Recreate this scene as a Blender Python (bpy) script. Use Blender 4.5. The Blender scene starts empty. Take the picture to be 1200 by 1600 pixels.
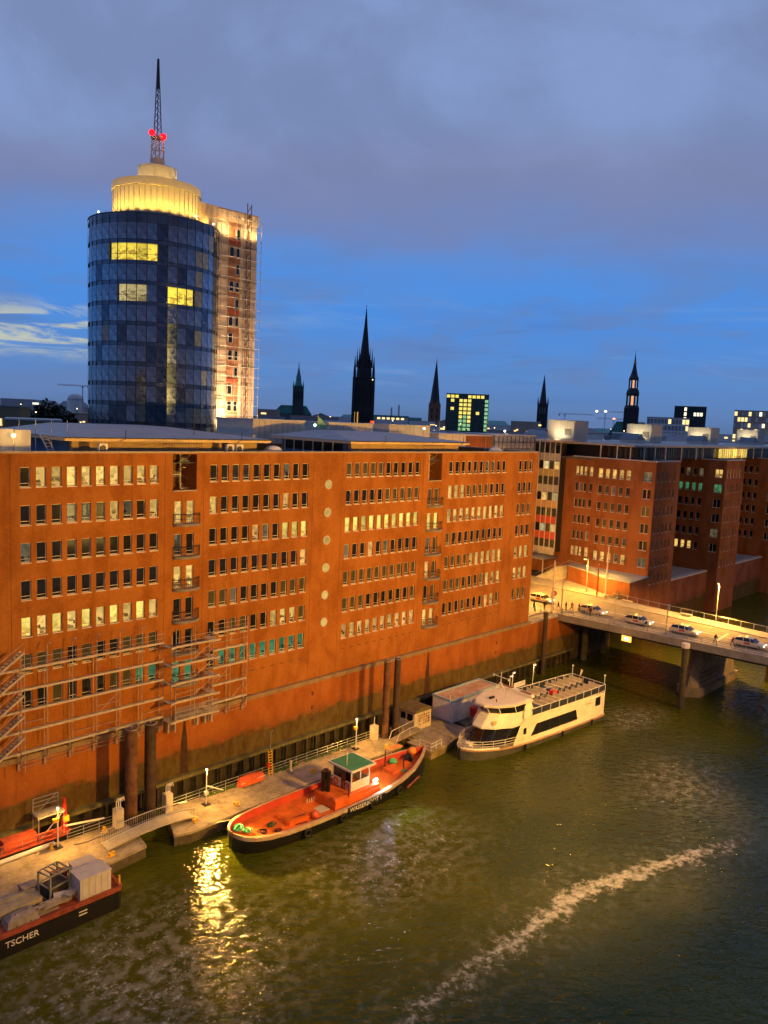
import bpy, bmesh, math, random
from mathutils import Vector, Matrix
RND = random.Random(11)
sc = bpy.context.scene
COL = sc.collection
PI = math.pi
rad = math.radians

# ------------------------------------------------------------------ camera
cam_d = bpy.data.cameras.new('camera')
cam = bpy.data.objects.new('camera', cam_d)
COL.objects.link(cam)
cr, cu, cf = (0.69981, -0.71309, 0.04202), (0.05365, 0.11112, 0.99236), (0.71231, 0.69221, -0.11601)
cam.matrix_world = Matrix(((cr[0], cu[0], -cf[0], 0), (cr[1], cu[1], -cf[1], 0), (cr[2], cu[2], -cf[2], 42.5), (0, 0, 0, 1)))
cam_d.sensor_fit = 'HORIZONTAL'
cam_d.sensor_width = 36
cam_d.lens = 36 * 1247 / 1200
cam_d.clip_end = 20000
cam_d.clip_start = 0.2
sc.camera = cam

# ------------------------------------------------------------------ sky
world = bpy.data.worlds.new('World')
sc.world = world
world.use_nodes = True
wn, wl = world.node_tree.nodes, world.node_tree.links
wn.clear()


class NT:
    """small helper to wire shader nodes"""
    def __init__(s, nt): s.n, s.l = nt.nodes, nt.links
    def node(s, t, **kw):
        n = s.n.new(t)
        for k, v in kw.items(): setattr(n, k, v)
        return n
    def put(s, sock, v):
        if isinstance(v, bpy.types.NodeSocket): s.l.new(v, sock)
        elif v is not None: sock.default_value = v
    def math(s, op, a, b=None, c=None, clamp=False):
        n = s.node('ShaderNodeMath', operation=op, use_clamp=clamp)
        s.put(n.inputs[0], a); s.put(n.inputs[1], b); s.put(n.inputs[2], c)
        return n.outputs[0]
    def ss(s, v, a, b, o0=0.0, o1=1.0, kind='SMOOTHSTEP'):
        n = s.node('ShaderNodeMapRange', interpolation_type=kind)
        s.put(n.inputs[0], v); s.put(n.inputs[1], a); s.put(n.inputs[2], b); s.put(n.inputs[3], o0); s.put(n.inputs[4], o1)
        return n.outputs[0]
    def mix(s, f, a, b, mode='MIX'):
        n = s.node('ShaderNodeMix', data_type='RGBA', blend_type=mode)
        s.put(n.inputs[0], f)
        s.put(n.inputs[6], a if isinstance(a, bpy.types.NodeSocket) else (*a, 1))
        s.put(n.inputs[7], b if isinstance(b, bpy.types.NodeSocket) else (*b, 1))
        return n.outputs[2]
    def noise(s, vec, scale, detail=4, rough=.55, dist=0):
        n = s.node('ShaderNodeTexNoise')
        s.put(n.inputs['Vector'], vec)
        n.inputs['Scale'].default_value = scale
        n.inputs['Detail'].default_value = detail
        n.inputs['Roughness'].default_value = rough
        n.inputs['Distortion'].default_value = dist
        return n.outputs['Fac']
    def scale(s, vec, sx, sy, sz):
        n = s.node('ShaderNodeVectorMath', operation='MULTIPLY')
        s.put(n.inputs[0], vec); n.inputs[1].default_value = (sx, sy, sz)
        return n.outputs[0]
    def xyz(s, vec):
        n = s.node('ShaderNodeSeparateXYZ'); s.put(n.inputs[0], vec)
        return n.outputs
    def comb(s, x, y, z):
        n = s.node('ShaderNodeCombineXYZ')
        s.put(n.inputs[0], x); s.put(n.inputs[1], y); s.put(n.inputs[2], z)
        return n.outputs[0]


w = NT(world.node_tree)
wv = w.node('ShaderNodeTexCoord').outputs['Generated']
wx, wy, wz = w.xyz(wv)
ramp = w.node('ShaderNodeValToRGB')
w.put(ramp.inputs[0], wz)
els = ramp.color_ramp.elements
els[0].position = 0.0; els[0].color = (.10, .18, .36, 1)
els[1].position = 1.0; els[1].color = (.12, .18, .42, 1)
for p_, c_ in ((.02, (.115, .225, .48)), (.06, (.105, .26, .61)), (.12, (.078, .27, .74)), (.19, (.088, .28, .74)), (.30, (.17, .30, .62)), (.5, (.17, .28, .56))):
    e = els.new(p_); e.color = (*c_, 1)
n1 = w.noise(w.scale(wv, 1, 1, 2.2), 2.6, 5, .55, .3)
n2 = w.noise(w.scale(wv, 1, 1, 1.6), 4.2, 6, .55, .5)
zc = w.math('ADD', wz, w.math('MULTIPLY', w.math('SUBTRACT', n1, .5), .20))
cm = w.ss(zc, .145, .265)
ccol = w.mix(w.ss(n2, .35, .68), (.19, .25, .455), (.24, .335, .61))
ccol = w.mix(w.ss(w.math('SUBTRACT', zc, w.math('MULTIPLY', n2, .05)), .29, .17), ccol, (.205, .205, .345))
sky = w.mix(w.math('MULTIPLY', cm, .92), ramp.outputs[0], ccol)
# thin streaks of cloud low over the horizon
mo = w.noise(w.scale(wv, 1, 1, 3.5), 5.5, 6, .6, .4)
lowm = w.math('MULTIPLY', w.ss(mo, .44, .66), w.ss(wz, .30, .10))
sky = w.mix(w.math('MULTIPLY', lowm, .62), sky, (.135, .22, .46))
st = w.noise(w.scale(wv, 1, 1, 9), 3.4, 7, .6, .6)
band = w.math('MULTIPLY', w.ss(wz, .015, .05), w.ss(wz, .17, .10))
sm = w.math('MULTIPLY', band, w.ss(st, .54, .72))
sky = w.mix(w.math('MULTIPLY', sm, .6), sky, (.20, .35, .66))
sd = w.math('MULTIPLY', band, w.ss(st, .47, .30))
sky = w.mix(w.math('MULTIPLY', sd, .45), sky, (.075, .17, .44))
# afterglow behind broken cloud, to the west
az0 = rad(22.5)
dt = w.math('ADD', w.math('MULTIPLY', wx, math.sin(az0)), w.math('MULTIPLY', wy, math.cos(az0)))
gl = w.math('MULTIPLY', w.ss(dt, .980, .9995), w.math('MULTIPLY', w.ss(wz, .045, .075), w.ss(wz, .125, .095)))
st2 = w.noise(w.scale(wv, 1, 1, 5), 11, 6, .6, .8)
sky = w.mix(w.math('MULTIPLY', gl, w.ss(st2, .47, .62)), sky, (.54, .57, .47))
sky = w.mix(w.ss(wz, .0, -.02), sky, (.045, .06, .09))
# dusk: the sky dims away from the side where the sun went down
sky = w.mix(1.0, sky, w.mix(w.ss(dt, -.9, .55), (.38, .38, .41), (1, 1, 1)), 'MULTIPLY')
bg = w.node('ShaderNodeBackground'); w.put(bg.inputs[0], sky); bg.inputs[1].default_value = 1.0
out = w.node('ShaderNodeOutputWorld'); wl.new(bg.outputs[0], out.inputs[0])

# faint directional dusk light from the afterglow
sun_d = bpy.data.lights.new('sun', 'SUN'); sun_d.energy = 0.06; sun_d.angle = rad(25); sun_d.color = (.85, .9, 1)
sun = bpy.data.objects.new('sun', sun_d); COL.objects.link(sun)
sun.rotation_euler = Vector((-math.sin(az0) * .95, -math.cos(az0) * .95, -.3)).to_track_quat('-Z', 'Y').to_euler()

sc.view_settings.view_transform = 'Standard'
sc.view_settings.look = 'None'
sc.view_settings.exposure = 0.0
sc.view_settings.gamma = 1.0
sc.view_settings.use_curve_mapping = False

SODIUM = (1.0, .50, .10)


def lamp(name, kind, loc, power, color, parent=None, radius=.1, aim=None, cone=90, blend=.5):
    d = bpy.data.lights.new(name, kind); d.energy = power; d.color = color
    d.shadow_soft_size = radius
    o = bpy.data.objects.new(name, d); COL.objects.link(o); o.location = loc
    if kind == 'SPOT':
        d.spot_size = rad(cone); d.spot_blend = blend
        o.rotation_euler = (Vector(aim) - Vector(loc)).to_track_quat('-Z', 'Y').to_euler()
    if parent:
        o.location = Vector(loc) - Vector(ORG.get(parent.name, (0, 0, 0)))
        o.parent = parent
    return o


# ------------------------------------------------------------------ materials
MATS = {}


def mat(name, col, rough=.7, var=.18, scale=1.5, metal=0, emit=None, es=0, bump=0, bscale=8, spec=.4, coat=0, two=None):
    if name in MATS: return MATS[name]
    m = bpy.data.materials.new(name); m.use_nodes = True
    MATS[name] = m
    q = NT(m.node_tree)
    b = m.node_tree.nodes['Principled BSDF']
    b.inputs['Roughness'].default_value = rough
    b.inputs['Metallic'].default_value = metal
    b.inputs['Specular IOR Level'].default_value = spec
    b.inputs['Coat Weight'].default_value = coat
    tc = q.node('ShaderNodeTexCoord').outputs['Object']
    if var > 0:
        f = q.noise(tc, scale, 6, .65)
        f2 = q.noise(tc, scale * 7, 3, .6)
        f = q.math('ADD', q.math('MULTIPLY', f, .7), q.math('MULTIPLY', f2, .3))
        lo = tuple(c * (1 - var) for c in col); hi = tuple(min(1, c * (1 + var)) for c in col)
        if two: hi = two
        q.put(b.inputs['Base Color'], q.mix(q.ss(f, .32, .68), lo, hi))
        q.put(b.inputs['Roughness'], q.ss(f2, .3, .7, max(.02, rough - .1), min(1, rough + .1)))
    else:
        b.inputs['Base Color'].default_value = (*col, 1)
    if bump:
        bn = q.node('ShaderNodeBump'); bn.inputs['Strength'].default_value = bump; bn.inputs['Distance'].default_value = .02
        q.put(bn.inputs['Height'], q.noise(tc, bscale, 4)); q.put(b.inputs['Normal'], bn.outputs[0])
    if emit:
        b.inputs['Emission Color'].default_value = (*emit, 1); b.inputs['Emission Strength'].default_value = es
    return m


def brick_mat(name, c1, c2, mortar, algae=None):
    m = bpy.data.materials.new(name); m.use_nodes = True; MATS[name] = m
    q = NT(m.node_tree); b = m.node_tree.nodes['Principled BSDF']
    b.inputs['Roughness'].default_value = .85; b.inputs['Specular IOR Level'].default_value = .2
    g = q.node('ShaderNodeNewGeometry').outputs['Position']
    x, y, z = q.xyz(g)
    uv = q.comb(q.math('ADD', x, y), z, 0.0)
    bt = q.node('ShaderNodeTexBrick'); q.put(bt.inputs['Vector'], uv)
    bt.inputs['Color1'].default_value = (*c1, 1); bt.inputs['Color2'].default_value = (*c2, 1); bt.inputs['Mortar'].default_value = (*mortar, 1)
    bt.inputs['Scale'].default_value = 1; bt.inputs['Brick Width'].default_value = .25; bt.inputs['Row Height'].default_value = .083
    bt.inputs['Mortar Size'].default_value = .008; bt.inputs['Bias'].default_value = 0
    big = q.noise(q.scale(g, .35, .35, .18), 1.0, 6, .6, .3)
    fine = q.noise(g, 3.2, 3, .7)
    col = q.mix(q.ss(big, .38, .66), bt.outputs['Color'], tuple(c * .74 for c in c1))
    col = q.mix(q.math('MULTIPLY', q.ss(fine, .48, .74), .22), col, (min(1, c2[0] * 1.5), c2[1] * 1.5, c2[2] * 1.7))
    # rain streaks
    st = q.noise(q.comb(q.math('MULTIPLY', q.math('ADD', x, y), 1.3), q.math('MULTIPLY', z, .07), 0.0), 1.0, 5, .65)
    col = q.mix(q.math('MULTIPLY', q.ss(st, .52, .72), .46), col, tuple(c * .5 for c in c1))
    if algae:
        nz = q.math('ADD', z, q.math('MULTIPLY', q.math('SUBTRACT', q.noise(q.scale(g, .5, .5, .9), 1.0, 6, .65), .5), 3.0))
        a = q.ss(nz, algae[0] + .35, algae[0] - .45)
        ac = q.mix(q.ss(q.noise(q.scale(g, 1.2, 1.2, .5), 1.0, 6, .7), .36, .64), (.035, .04, .008), (.105, .11, .028))
        col = q.mix(q.math('MULTIPLY', a, .95), col, ac)
        wet = q.ss(nz, algae[0] + 1.6, algae[0] + .3)
        col = q.mix(q.math('MULTIPLY', wet, .32), col, (.16, .06, .025))
        lime = q.math('MULTIPLY', q.ss(q.noise(q.scale(g, .8, .8, 2.5), 1.2, 5, .7), .66, .74), q.ss(z, 9, 6.5))
        col = q.mix(q.math('MULTIPLY', lime, .5), col, (.55, .42, .3))
    q.put(b.inputs['Base Color'], col)
    bn = q.node('ShaderNodeBump'); bn.inputs['Strength'].default_value = .35; bn.inputs['Distance'].default_value = .02
    q.put(bn.inputs['Height'], q.math('ADD', fine, bt.outputs['Fac'])); q.put(b.inputs['Normal'], bn.outputs[0])
    return m


def pane_mat(name, tint=(.012, .014, .018), rough=.03, var=.5):
    m = mat(name, tint, rough, var, 3, spec=.7)
    return m


def clear_pane(name):
    m = bpy.data.materials.new(name); m.use_nodes = True; MATS[name] = m
    q = NT(m.node_tree); m.node_tree.nodes.clear()
    lw = q.node('ShaderNodeLayerWeight'); fac = q.math('ADD', q.math('MULTIPLY', q.math('POWER', lw.outputs['Facing'], 4.0), .6), .04)
    t = q.node('ShaderNodeBsdfTransparent'); t.inputs[0].default_value = (.93, .95, .93, 1)
    g = q.node('ShaderNodeBsdfGlossy'); g.inputs['Roughness'].default_value = .02
    mx = q.node('ShaderNodeMixShader')
    q.put(mx.inputs[0], fac); q.put(mx.inputs[1], t.outputs[0]); q.put(mx.inputs[2], g.outputs[0])
    o = q.node('ShaderNodeOutputMaterial'); q.put(o.inputs[0], mx.outputs[0])
    return m


def room_mat(name, col, dark, strength, cl=.5):
    """lit room: glowing walls with shelves, desks and blinds as darker shapes"""
    m = bpy.data.materials.new(name); m.use_nodes = True; MATS[name] = m
    q = NT(m.node_tree); m.node_tree.nodes.clear()
    tc = q.node('ShaderNodeTexCoord').outputs['Object']
    rnd = q.node('ShaderNodeObjectInfo').outputs['Random']
    off = q.comb(q.math('MULTIPLY', rnd, 37.0), q.math('MULTIPLY', rnd, 91.0), q.math('MULTIPLY', rnd, 53.0))
    va = q.node('ShaderNodeVectorMath', operation='ADD'); q.put(va.inputs[0], tc); q.put(va.inputs[1], off)
    vo = q.node('ShaderNodeTexVoronoi', distance='CHEBYCHEV'); q.put(vo.inputs['Vector'], q.scale(va.outputs[0], 2.2, 1.5, 2.6)); vo.inputs['Scale'].default_value = 1
    s = q.xyz(vo.outputs['Color'])
    z = q.xyz(tc)[2]
    low = q.ss(z, 1.0, .35)
    mk = q.math('MULTIPLY', q.ss(s[0], .55, .6), q.math('ADD', q.math('MULTIPLY', low, .75), .25))
    mk = q.math('MULTIPLY', mk, cl * 1.6, clamp=True)
    c = q.mix(mk, col, dark)
    c = q.mix(q.ss(q.noise(va.outputs[0], 1.2, 2), .3, .7, 0, .45), c, tuple(k * .55 for k in col))
    e = q.node('ShaderNodeEmission'); q.put(e.inputs[0], c)
    q.put(e.inputs[1], q.math('MULTIPLY', q.math('ADD', q.math('MULTIPLY', rnd, .7), .6), strength))
    o = q.node('ShaderNodeOutputMaterial'); q.put(o.inputs[0], e.outputs[0])
    return m


def emit_mat(name, col, s):
    if name in MATS: return MATS[name]
    m = bpy.data.materials.new(name); m.use_nodes = True; MATS[name] = m
    q = NT(m.node_tree); m.node_tree.nodes.clear()
    e = q.node('ShaderNodeEmission'); e.inputs[0].default_value = (*col, 1); e.inputs[1].default_value = s
    o = q.node('ShaderNodeOutputMaterial'); q.put(o.inputs[0], e.outputs[0])
    return m


BRICK = brick_mat('orange_brick', (.345, .115, .016), (.40, .145, .022), (.31, .145, .04))
BRICKQ = brick_mat('quay_brick', (.345, .10, .016), (.385, .12, .02), (.30, .14, .04), algae=(5.2,))
BRICK2 = brick_mat('red_brick', (.30, .10, .03), (.35, .125, .04), (.28, .15, .08))
BRICK2Q = brick_mat('red_quay_brick', (.26, .085, .045), (.31, .11, .06), (.25, .15, .1), algae=(4.0,))
WHITE = mat('white_paint', (.72, .71, .68), .45, .12)
FRAME = mat('pale_window_frame', (.62, .58, .52), .5, .06)
CONC = mat('concrete', (.40, .385, .35), .85, .25, .6, bump=.3)
DECKC = mat('pontoon_concrete', (.31, .27, .19), .85, .45, .45, bump=.35, bscale=5)
STEEL = mat('galvanised_steel', (.42, .43, .43), .45, .2, 2, metal=.6)
DARKM = mat('dark_metal', (.03, .032, .035), .5, .3)
BLACK = mat('black_paint', (.012, .012, .013), .4, .3)
RUST = mat('rusty_pile_steel', (.13, .06, .03), .8, .6, .8, bump=.5)
ROOF = mat('lead_grey_roof', (.40, .37, .38), .6, .12, .5)
FASC = mat('cream_fascia', (.66, .52, .33), .6, .1)
STUCCO = mat('ochre_render', (.36, .27, .15), .85, .18)
BEIGE = mat('beige_render', (.50, .46, .40), .8, .12, .3)
GREYW = mat('pale_grey_cladding', (.52, .53, .53), .7, .08, .3)
BLUEW = mat('blue_cladding', (.06, .13, .24), .6, .15)
ORANGE = mat('orange_boat_paint', (.60, .125, .015), .55, .32, .55, bump=.2)
ORANGE2 = mat('orange_red_plastic', (.62, .11, .03), .5, .2)
YELLOW = mat('yellow_paint', (.75, .45, .03), .5, .15)
GREEN = mat('green_roof_paint', (.06, .28, .14), .55, .2, .8)
GROPE = mat('green_rope', (.05, .38, .2), .8, .3, 6)
WOODD = mat('dark_wet_timber', (.035, .03, .02), .8, .4, 2, bump=.4)
WOOD = mat('weathered_planks', (.30, .25, .17), .85, .3, 1.2, bump=.3)
ALGC = mat('algae_concrete', (.12, .11, .045), .9, .45, .8, bump=.4)
RED = mat('red_plastic', (.55, .03, .02), .45, .15)
TYRE = mat('tyre_rubber', (.014, .014, .014), .75, .3)
SKIN = mat('skin', (.5, .3, .2), .6, .05)
P_DARK = pane_mat('dark_window_glass')
P_BLIND = mat('window_with_blind', (.065, .068, .042), .25, .4, 1.4, spec=.6)
P_BLUE = mat('window_with_blue_blind', (.12, .16, .28), .3, .2, 1.4, spec=.6)
P_CLEAR = clear_pane('clear_window_glass')
R_LIT = room_mat('lit_room', (1.0, .60, .16), (.12, .045, .01), 1.2, .95)
R_BRIGHT = room_mat('bright_room', (1.0, .72, .15), (.6, .30, .04), 1.45, .6)
R_WARM = room_mat('warm_dim_room', (1, .50, .14), (.10, .04, .015), 1.2, .9)
R_DIM = room_mat('dim_room', (.30, .24, .13), (.01, .01, .01), .55, 1.0)
R_GREEN = room_mat('green_lit_room', (.10, .42, .20), (.01, .03, .02), .65, .9)
R_TOWER = room_mat('yellow_office', (1.0, .72, .07), (.45, .24, .02), 1.5, .6)
R_PALE = room_mat('pale_office', (.85, .66, .28), (.3, .2, .08), .8, .6)

# ------------------------------------------------------------------ mesh tools
ORG = {}


class B:
    def __init__(s): s.v, s.f, s.m = [], [], []
    def add(s, vs, fs, mi=0):
        n = len(s.v); s.v += [tuple(p) for p in vs]
        for f in fs: s.f.append([n + i for i in f]); s.m.append(mi)
        return s
    def box(s, x0, y0, z0, x1, y1, z1, mi=0):
        return s.add([(x0, y0, z0), (x1, y0, z0), (x1, y1, z0), (x0, y1, z0), (x0, y0, z1), (x1, y0, z1), (x1, y1, z1), (x0, y1, z1)],
                     [(0, 3, 2, 1), (4, 5, 6, 7), (0, 1, 5, 4), (1, 2, 6, 5), (2, 3, 7, 6), (3, 0, 4, 7)], mi)
    def obox(s, c, sz, rz=0, rx=0, ry=0, mi=0):
        M = Matrix.Translation(c) @ Matrix.Rotation(rz, 4, 'Z') @ Matrix.Rotation(ry, 4, 'Y') @ Matrix.Rotation(rx, 4, 'X')
        h = [k / 2 for k in sz]; t = B().box(-h[0], -h[1], -h[2], h[0], h[1], h[2])
        return s.add([M @ Vector(p) for p in t.v], t.f, mi)
    def beam(s, a, b, w_, h=None, mi=0):
        a, b = Vector(a), Vector(b); d = b - a; h = h or w_
        q = d.to_track_quat('X', 'Z'); t = B().box(0, -w_ / 2, -h / 2, d.length, w_ / 2, h / 2)
        return s.add([a + q @ Vector(p) for p in t.v], t.f, mi)
    def cone(s, a, b, r0, r1=None, n=10, mi=0, caps=True):
        a, b = Vector(a), Vector(b); r1 = r0 if r1 is None else r1
        q = (b - a).to_track_quat('Z', 'X'); vs = []
        for c, r in ((a, r0), (b, r1)):
            for i in range(n): vs.append(c + q @ Vector((r * math.cos(2 * PI * i / n), r * math.sin(2 * PI * i / n), 0)))
        fs = [(i, (i + 1) % n, n + (i + 1) % n, n + i) for i in range(n)]
        if caps: fs += [tuple(range(n - 1, -1, -1)), tuple(range(n, 2 * n))]
        return s.add(vs, fs, mi)
    def tube(s, pts, r, n=5, mi=0):
        for a, b in zip(pts, pts[1:]): s.cone(a, b, r, r, n, mi)
        return s
    def lathe(s, prof, n=16, c=(0, 0), mi=0, a0=0.0, square=False):
        vs = []
        for r, z in prof:
            for i in range(n):
                a = a0 + 2 * PI * i / n; vs.append((c[0] + r * math.cos(a), c[1] + r * math.sin(a), z))
        fs = []
        for k in range(len(prof) - 1):
            for i in range(n): fs.append((k * n + i, k * n + (i + 1) % n, (k + 1) * n + (i + 1) % n, (k + 1) * n + i))
        fs += [tuple(range(n - 1, -1, -1)), tuple(range((len(prof) - 1) * n, len(prof) * n))]
        return s.add(vs, fs, mi)
    def prism(s, poly, z0, z1, mi=0):
        n = len(poly); vs = [(x, y, z0) for x, y in poly] + [(x, y, z1) for x, y in poly]
        return s.add(vs, [tuple(range(n - 1, -1, -1)), tuple(range(n, 2 * n))] + [(i, (i + 1) % n, n + (i + 1) % n, n + i) for i in range(n)], mi)
    def prismy(s, poly, y0, y1, mi=0):
        n = len(poly); vs = [(x, y0, z) for x, z in poly] + [(x, y1, z) for x, z in poly]
        return s.add(vs, [tuple(range(n)), tuple(range(2 * n - 1, n - 1, -1))] + [(i, n + i, n + (i + 1) % n, (i + 1) % n) for i in range(n)], mi)
    def loft(s, rings, closed=True, caps=True, mi=0):
        n = len(rings[0]); vs = [p for r in rings for p in r]; fs = []
        for k in range(len(rings) - 1):
            for i in range(n if closed else n - 1):
                j = (i + 1) % n; fs.append((k * n + i, k * n + j, (k + 1) * n + j, (k + 1) * n + i))
        if caps: fs += [tuple(range(n - 1, -1, -1)), tuple(range((len(rings) - 1) * n, len(rings) * n))]
        return s.add(vs, fs, mi)
    def torus(s, c, R_, r, axis='Y', n=14, m=6, mi=0):
        vs, fs = [], []
        for i in range(n):
            a = 2 * PI * i / n
            for j in range(m):
                b = 2 * PI * j / m; rr = R_ + r * math.cos(b); h = r * math.sin(b)
                p = (rr * math.cos(a), h, rr * math.sin(a)) if axis == 'Y' else ((h, rr * math.cos(a), rr * math.sin(a)) if axis == 'X' else (rr * math.cos(a), rr * math.sin(a), h))
                vs.append((c[0] + p[0], c[1] + p[1], c[2] + p[2]))
        for i in range(n):
            for j in range(m): fs.append((i * m + j, ((i + 1) % n) * m + j, ((i + 1) % n) * m + (j + 1) % m, i * m + (j + 1) % m))
        return s.add(vs, fs, mi)
    def ball(s, c, r, n=10, m=6, sz=1.0, mi=0):
        return s.lathe([(max(.001, r * math.sin(PI * k / m)), c[2] - r * sz * math.cos(PI * k / m)) for k in range(m + 1)], n, (c[0], c[1]), mi)
    def mesh(s, name, mats, smooth=False, org=(0, 0, 0), recalc=True):
        me = bpy.data.meshes.new(name)
        me.from_pydata([(x - org[0], y - org[1], z - org[2]) for x, y, z in s.v], [], s.f)
        mats = mats if isinstance(mats, (list, tuple)) else [mats]
        for m_ in mats: me.materials.append(m_)
        if len(mats) > 1: me.polygons.foreach_set('material_index', s.m)
        if recalc:
            bm = bmesh.new(); bm.from_mesh(me); bmesh.ops.recalc_face_normals(bm, faces=bm.faces); bm.to_mesh(me); bm.free()
        if smooth:
            me.polygons.foreach_set('use_smooth', [True] * len(me.polygons))
            me.set_sharp_from_angle(angle=rad(40))
        return me
    def build(s, name, mats, parent=None, smooth=False):
        """vertices are in world coordinates, or in the parent's own frame when its origin is 0"""
        org = ORG.get(parent.name, (0, 0, 0)) if parent else (0, 0, 0)
        o = bpy.data.objects.new(name, s.mesh(name, mats, smooth, org)); COL.objects.link(o)
        if parent: o.parent = parent
        ORG[o.name] = org
        return o


def put(name, me, parent=None, loc=(0, 0, 0), rz=0.0, scale=None):
    """an object that shares mesh data; loc in world coordinates of an unrotated parent"""
    o = bpy.data.objects.new(name, me); COL.objects.link(o)
    org = ORG.get(parent.name, (0, 0, 0)) if parent else (0, 0, 0)
    o.location = (loc[0] - org[0], loc[1] - org[1], loc[2] - org[2]); o.rotation_euler = (0, 0, rz)
    if scale: o.scale = scale
    if parent: o.parent = parent
    return o


def sub(name, me, parent, loc=(0, 0, 0), rz=0.0):
    o = bpy.data.objects.new(name, me); COL.objects.link(o); o.parent = parent; o.location = loc; o.rotation_euler = (0, 0, rz)
    return o


def tag(o, label, cat, group=None, kind=None):
    if label: o['label'] = label
    if cat: o['category'] = cat
    if group: o['group'] = group
    if kind: o['kind'] = kind
    return o


def thing(name, label, cat, loc=(0, 0, 0), rz=0.0, group=None, local=False):
    """an empty at the base; local=True: children are given in its own frame"""
    o = bpy.data.objects.new(name, None); COL.objects.link(o)
    o.empty_display_size = .3
    o.location = loc; o.rotation_euler = (0, 0, rz)
    ORG[o.name] = (0, 0, 0) if local else tuple(loc)
    return tag(o, label, cat, group)


def copy_tree(o, parent=None):
    c = o.copy(); COL.objects.link(c); c.parent = parent
    for ch in list(o.children): copy_tree(ch, c)
    return c


def struct(name, b, m, smooth=False):
    o = b.build(name, m, None, smooth); o['kind'] = 'structure'
    return o


def text_mesh(body, size, m, ext=.01, align='LEFT'):
    c = bpy.data.curves.new('lettering', 'FONT'); c.body = body; c.size = size; c.extrude = ext; c.align_x = align
    o = bpy.data.objects.new('lettering', c); COL.objects.link(o)
    dg = bpy.context.evaluated_depsgraph_get()
    me = bpy.data.meshes.new_from_object(o.evaluated_get(dg))
    bpy.data.objects.remove(o); bpy.data.curves.remove(c)
    me.materials.clear(); me.materials.append(m)
    return me


def place_text(name, me, parent, loc, xdir, updir):
    x = Vector(xdir).normalized(); u = Vector(updir).normalized(); n = x.cross(u).normalized(); u = n.cross(x)
    M = Matrix((x, u, n)).transposed().to_4x4(); M.translation = Vector(loc) - Vector(ORG.get(parent.name, (0, 0, 0)))
    o = bpy.data.objects.new(name, me); COL.objects.link(o); o.parent = parent; o.matrix_local = M
    return o


# window kit: origin at bottom centre of the opening on the facade plane, facing -y
def window_kit(w_, h, depth=.22, transom=True, split=False, fw=.07):
    fr = B()
    y0, y1 = depth - .06, depth + .03
    fr.box(-w_ / 2, y0, 0, -w_ / 2 + fw, y1, h); fr.box(w_ / 2 - fw, y0, 0, w_ / 2, y1, h)
    fr.box(-w_ / 2 + fw, y0, 0, w_ / 2 - fw, y1, fw); fr.box(-w_ / 2 + fw, y0, h - fw, w_ / 2 - fw, y1, h)
    if transom: fr.box(-w_ / 2 + fw, y0 + .01, h * .17, w_ / 2 - fw, y1 - .01, h * .17 + .05)
    if split: fr.box(-.06, y0 + .005, fw, .06, y1 - .005, h - fw)
    k = {'frame': fr.mesh('window_frame', FRAME)}
    k['sill'] = B().box(-w_ / 2 - .04, -.07, -.09, w_ / 2 + .04, depth - .06, -.005).mesh('sill', FRAME)
    pb = lambda: B().box(-w_ / 2 + fw - .01, depth - .02, fw - .01, w_ / 2 - fw + .01, depth, h - fw + .01)
    for c_, m_ in (('D', P_DARK), ('G', P_BLIND), ('U', P_BLUE), ('C', P_CLEAR)): k[c_] = pb().mesh('pane', m_)
    for c_, m_ in (('L', R_LIT), ('B', R_BRIGHT), ('W', R_WARM), ('P', R_DIM), ('g', R_GREEN)):
        e = .25; y2 = depth + .05; y3 = depth + .75
        b = B(); a0, a1, z0, z1 = -w_ / 2 - e, w_ / 2 + e, -.1, h + .1
        b.add([(a0, y2, z0), (a1, y2, z0), (a1, y2, z1), (a0, y2, z1), (a0, y3, z0), (a1, y3, z0), (a1, y3, z1), (a0, y3, z1)],
              [(4, 5, 6, 7), (0, 1, 5, 4), (1, 2, 6, 5), (2, 3, 7, 6), (3, 0, 4, 7)])
        k[c_] = b.mesh('room', m_, recalc=False)
    return k


def put_window(k, parent, loc, state, rz=0.0, sill=True):
    o = put('window', k['frame'], parent, loc, rz)
    if sill: sub('sill', k['sill'], o)
    if state in 'DGU': sub('pane', k[state], o)
    else:
        sub('pane', k['C'], o); sub('room', k[state], o)
    return o


def wall_with_holes(b, u0, u1, z0, z1, holes, P, depth=.25, mi=0):
    """vertical wall sheet with recessed openings; P(u,z,d) gives the 3d point, d inward"""
    us = sorted({u0, u1, *[h[0] for h in holes], *[h[1] for h in holes]})
    zs = sorted({z0, z1, *[h[2] for h in holes], *[h[3] for h in holes]})
    us = [u for u in us if u0 <= u <= u1]; zs = [z for z in zs if z0 <= z <= z1]
    def inside(u, z): return any(h[0] < u < h[1] and h[2] < z < h[3] for h in holes)
    for a, c in zip(zs, zs[1:]):
        run = None
        for p, q in zip(us, us[1:]):
            if inside((p + q) / 2, (a + c) / 2):
                if run is not None: b.add([P(run, a, 0), P(p, a, 0), P(p, c, 0), P(run, c, 0)], [(0, 1, 2, 3)], mi); run = None
            elif run is None: run = p
        if run is not None: b.add([P(run, a, 0), P(us[-1], a, 0), P(us[-1], c, 0), P(run, c, 0)], [(0, 1, 2, 3)], mi)
    for h in holes:
        d = h[4] if len(h) > 4 else depth
        a, c, e, f = h[:4]
        for (p, q) in (((a, e), (c, e)), ((c, e), (c, f)), ((c, f), (a, f)), ((a, f), (a, e))):
            b.add([P(*p, 0), P(*q, 0), P(*q, d), P(*p, d)], [(0, 1, 2, 3)], mi)

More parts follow.
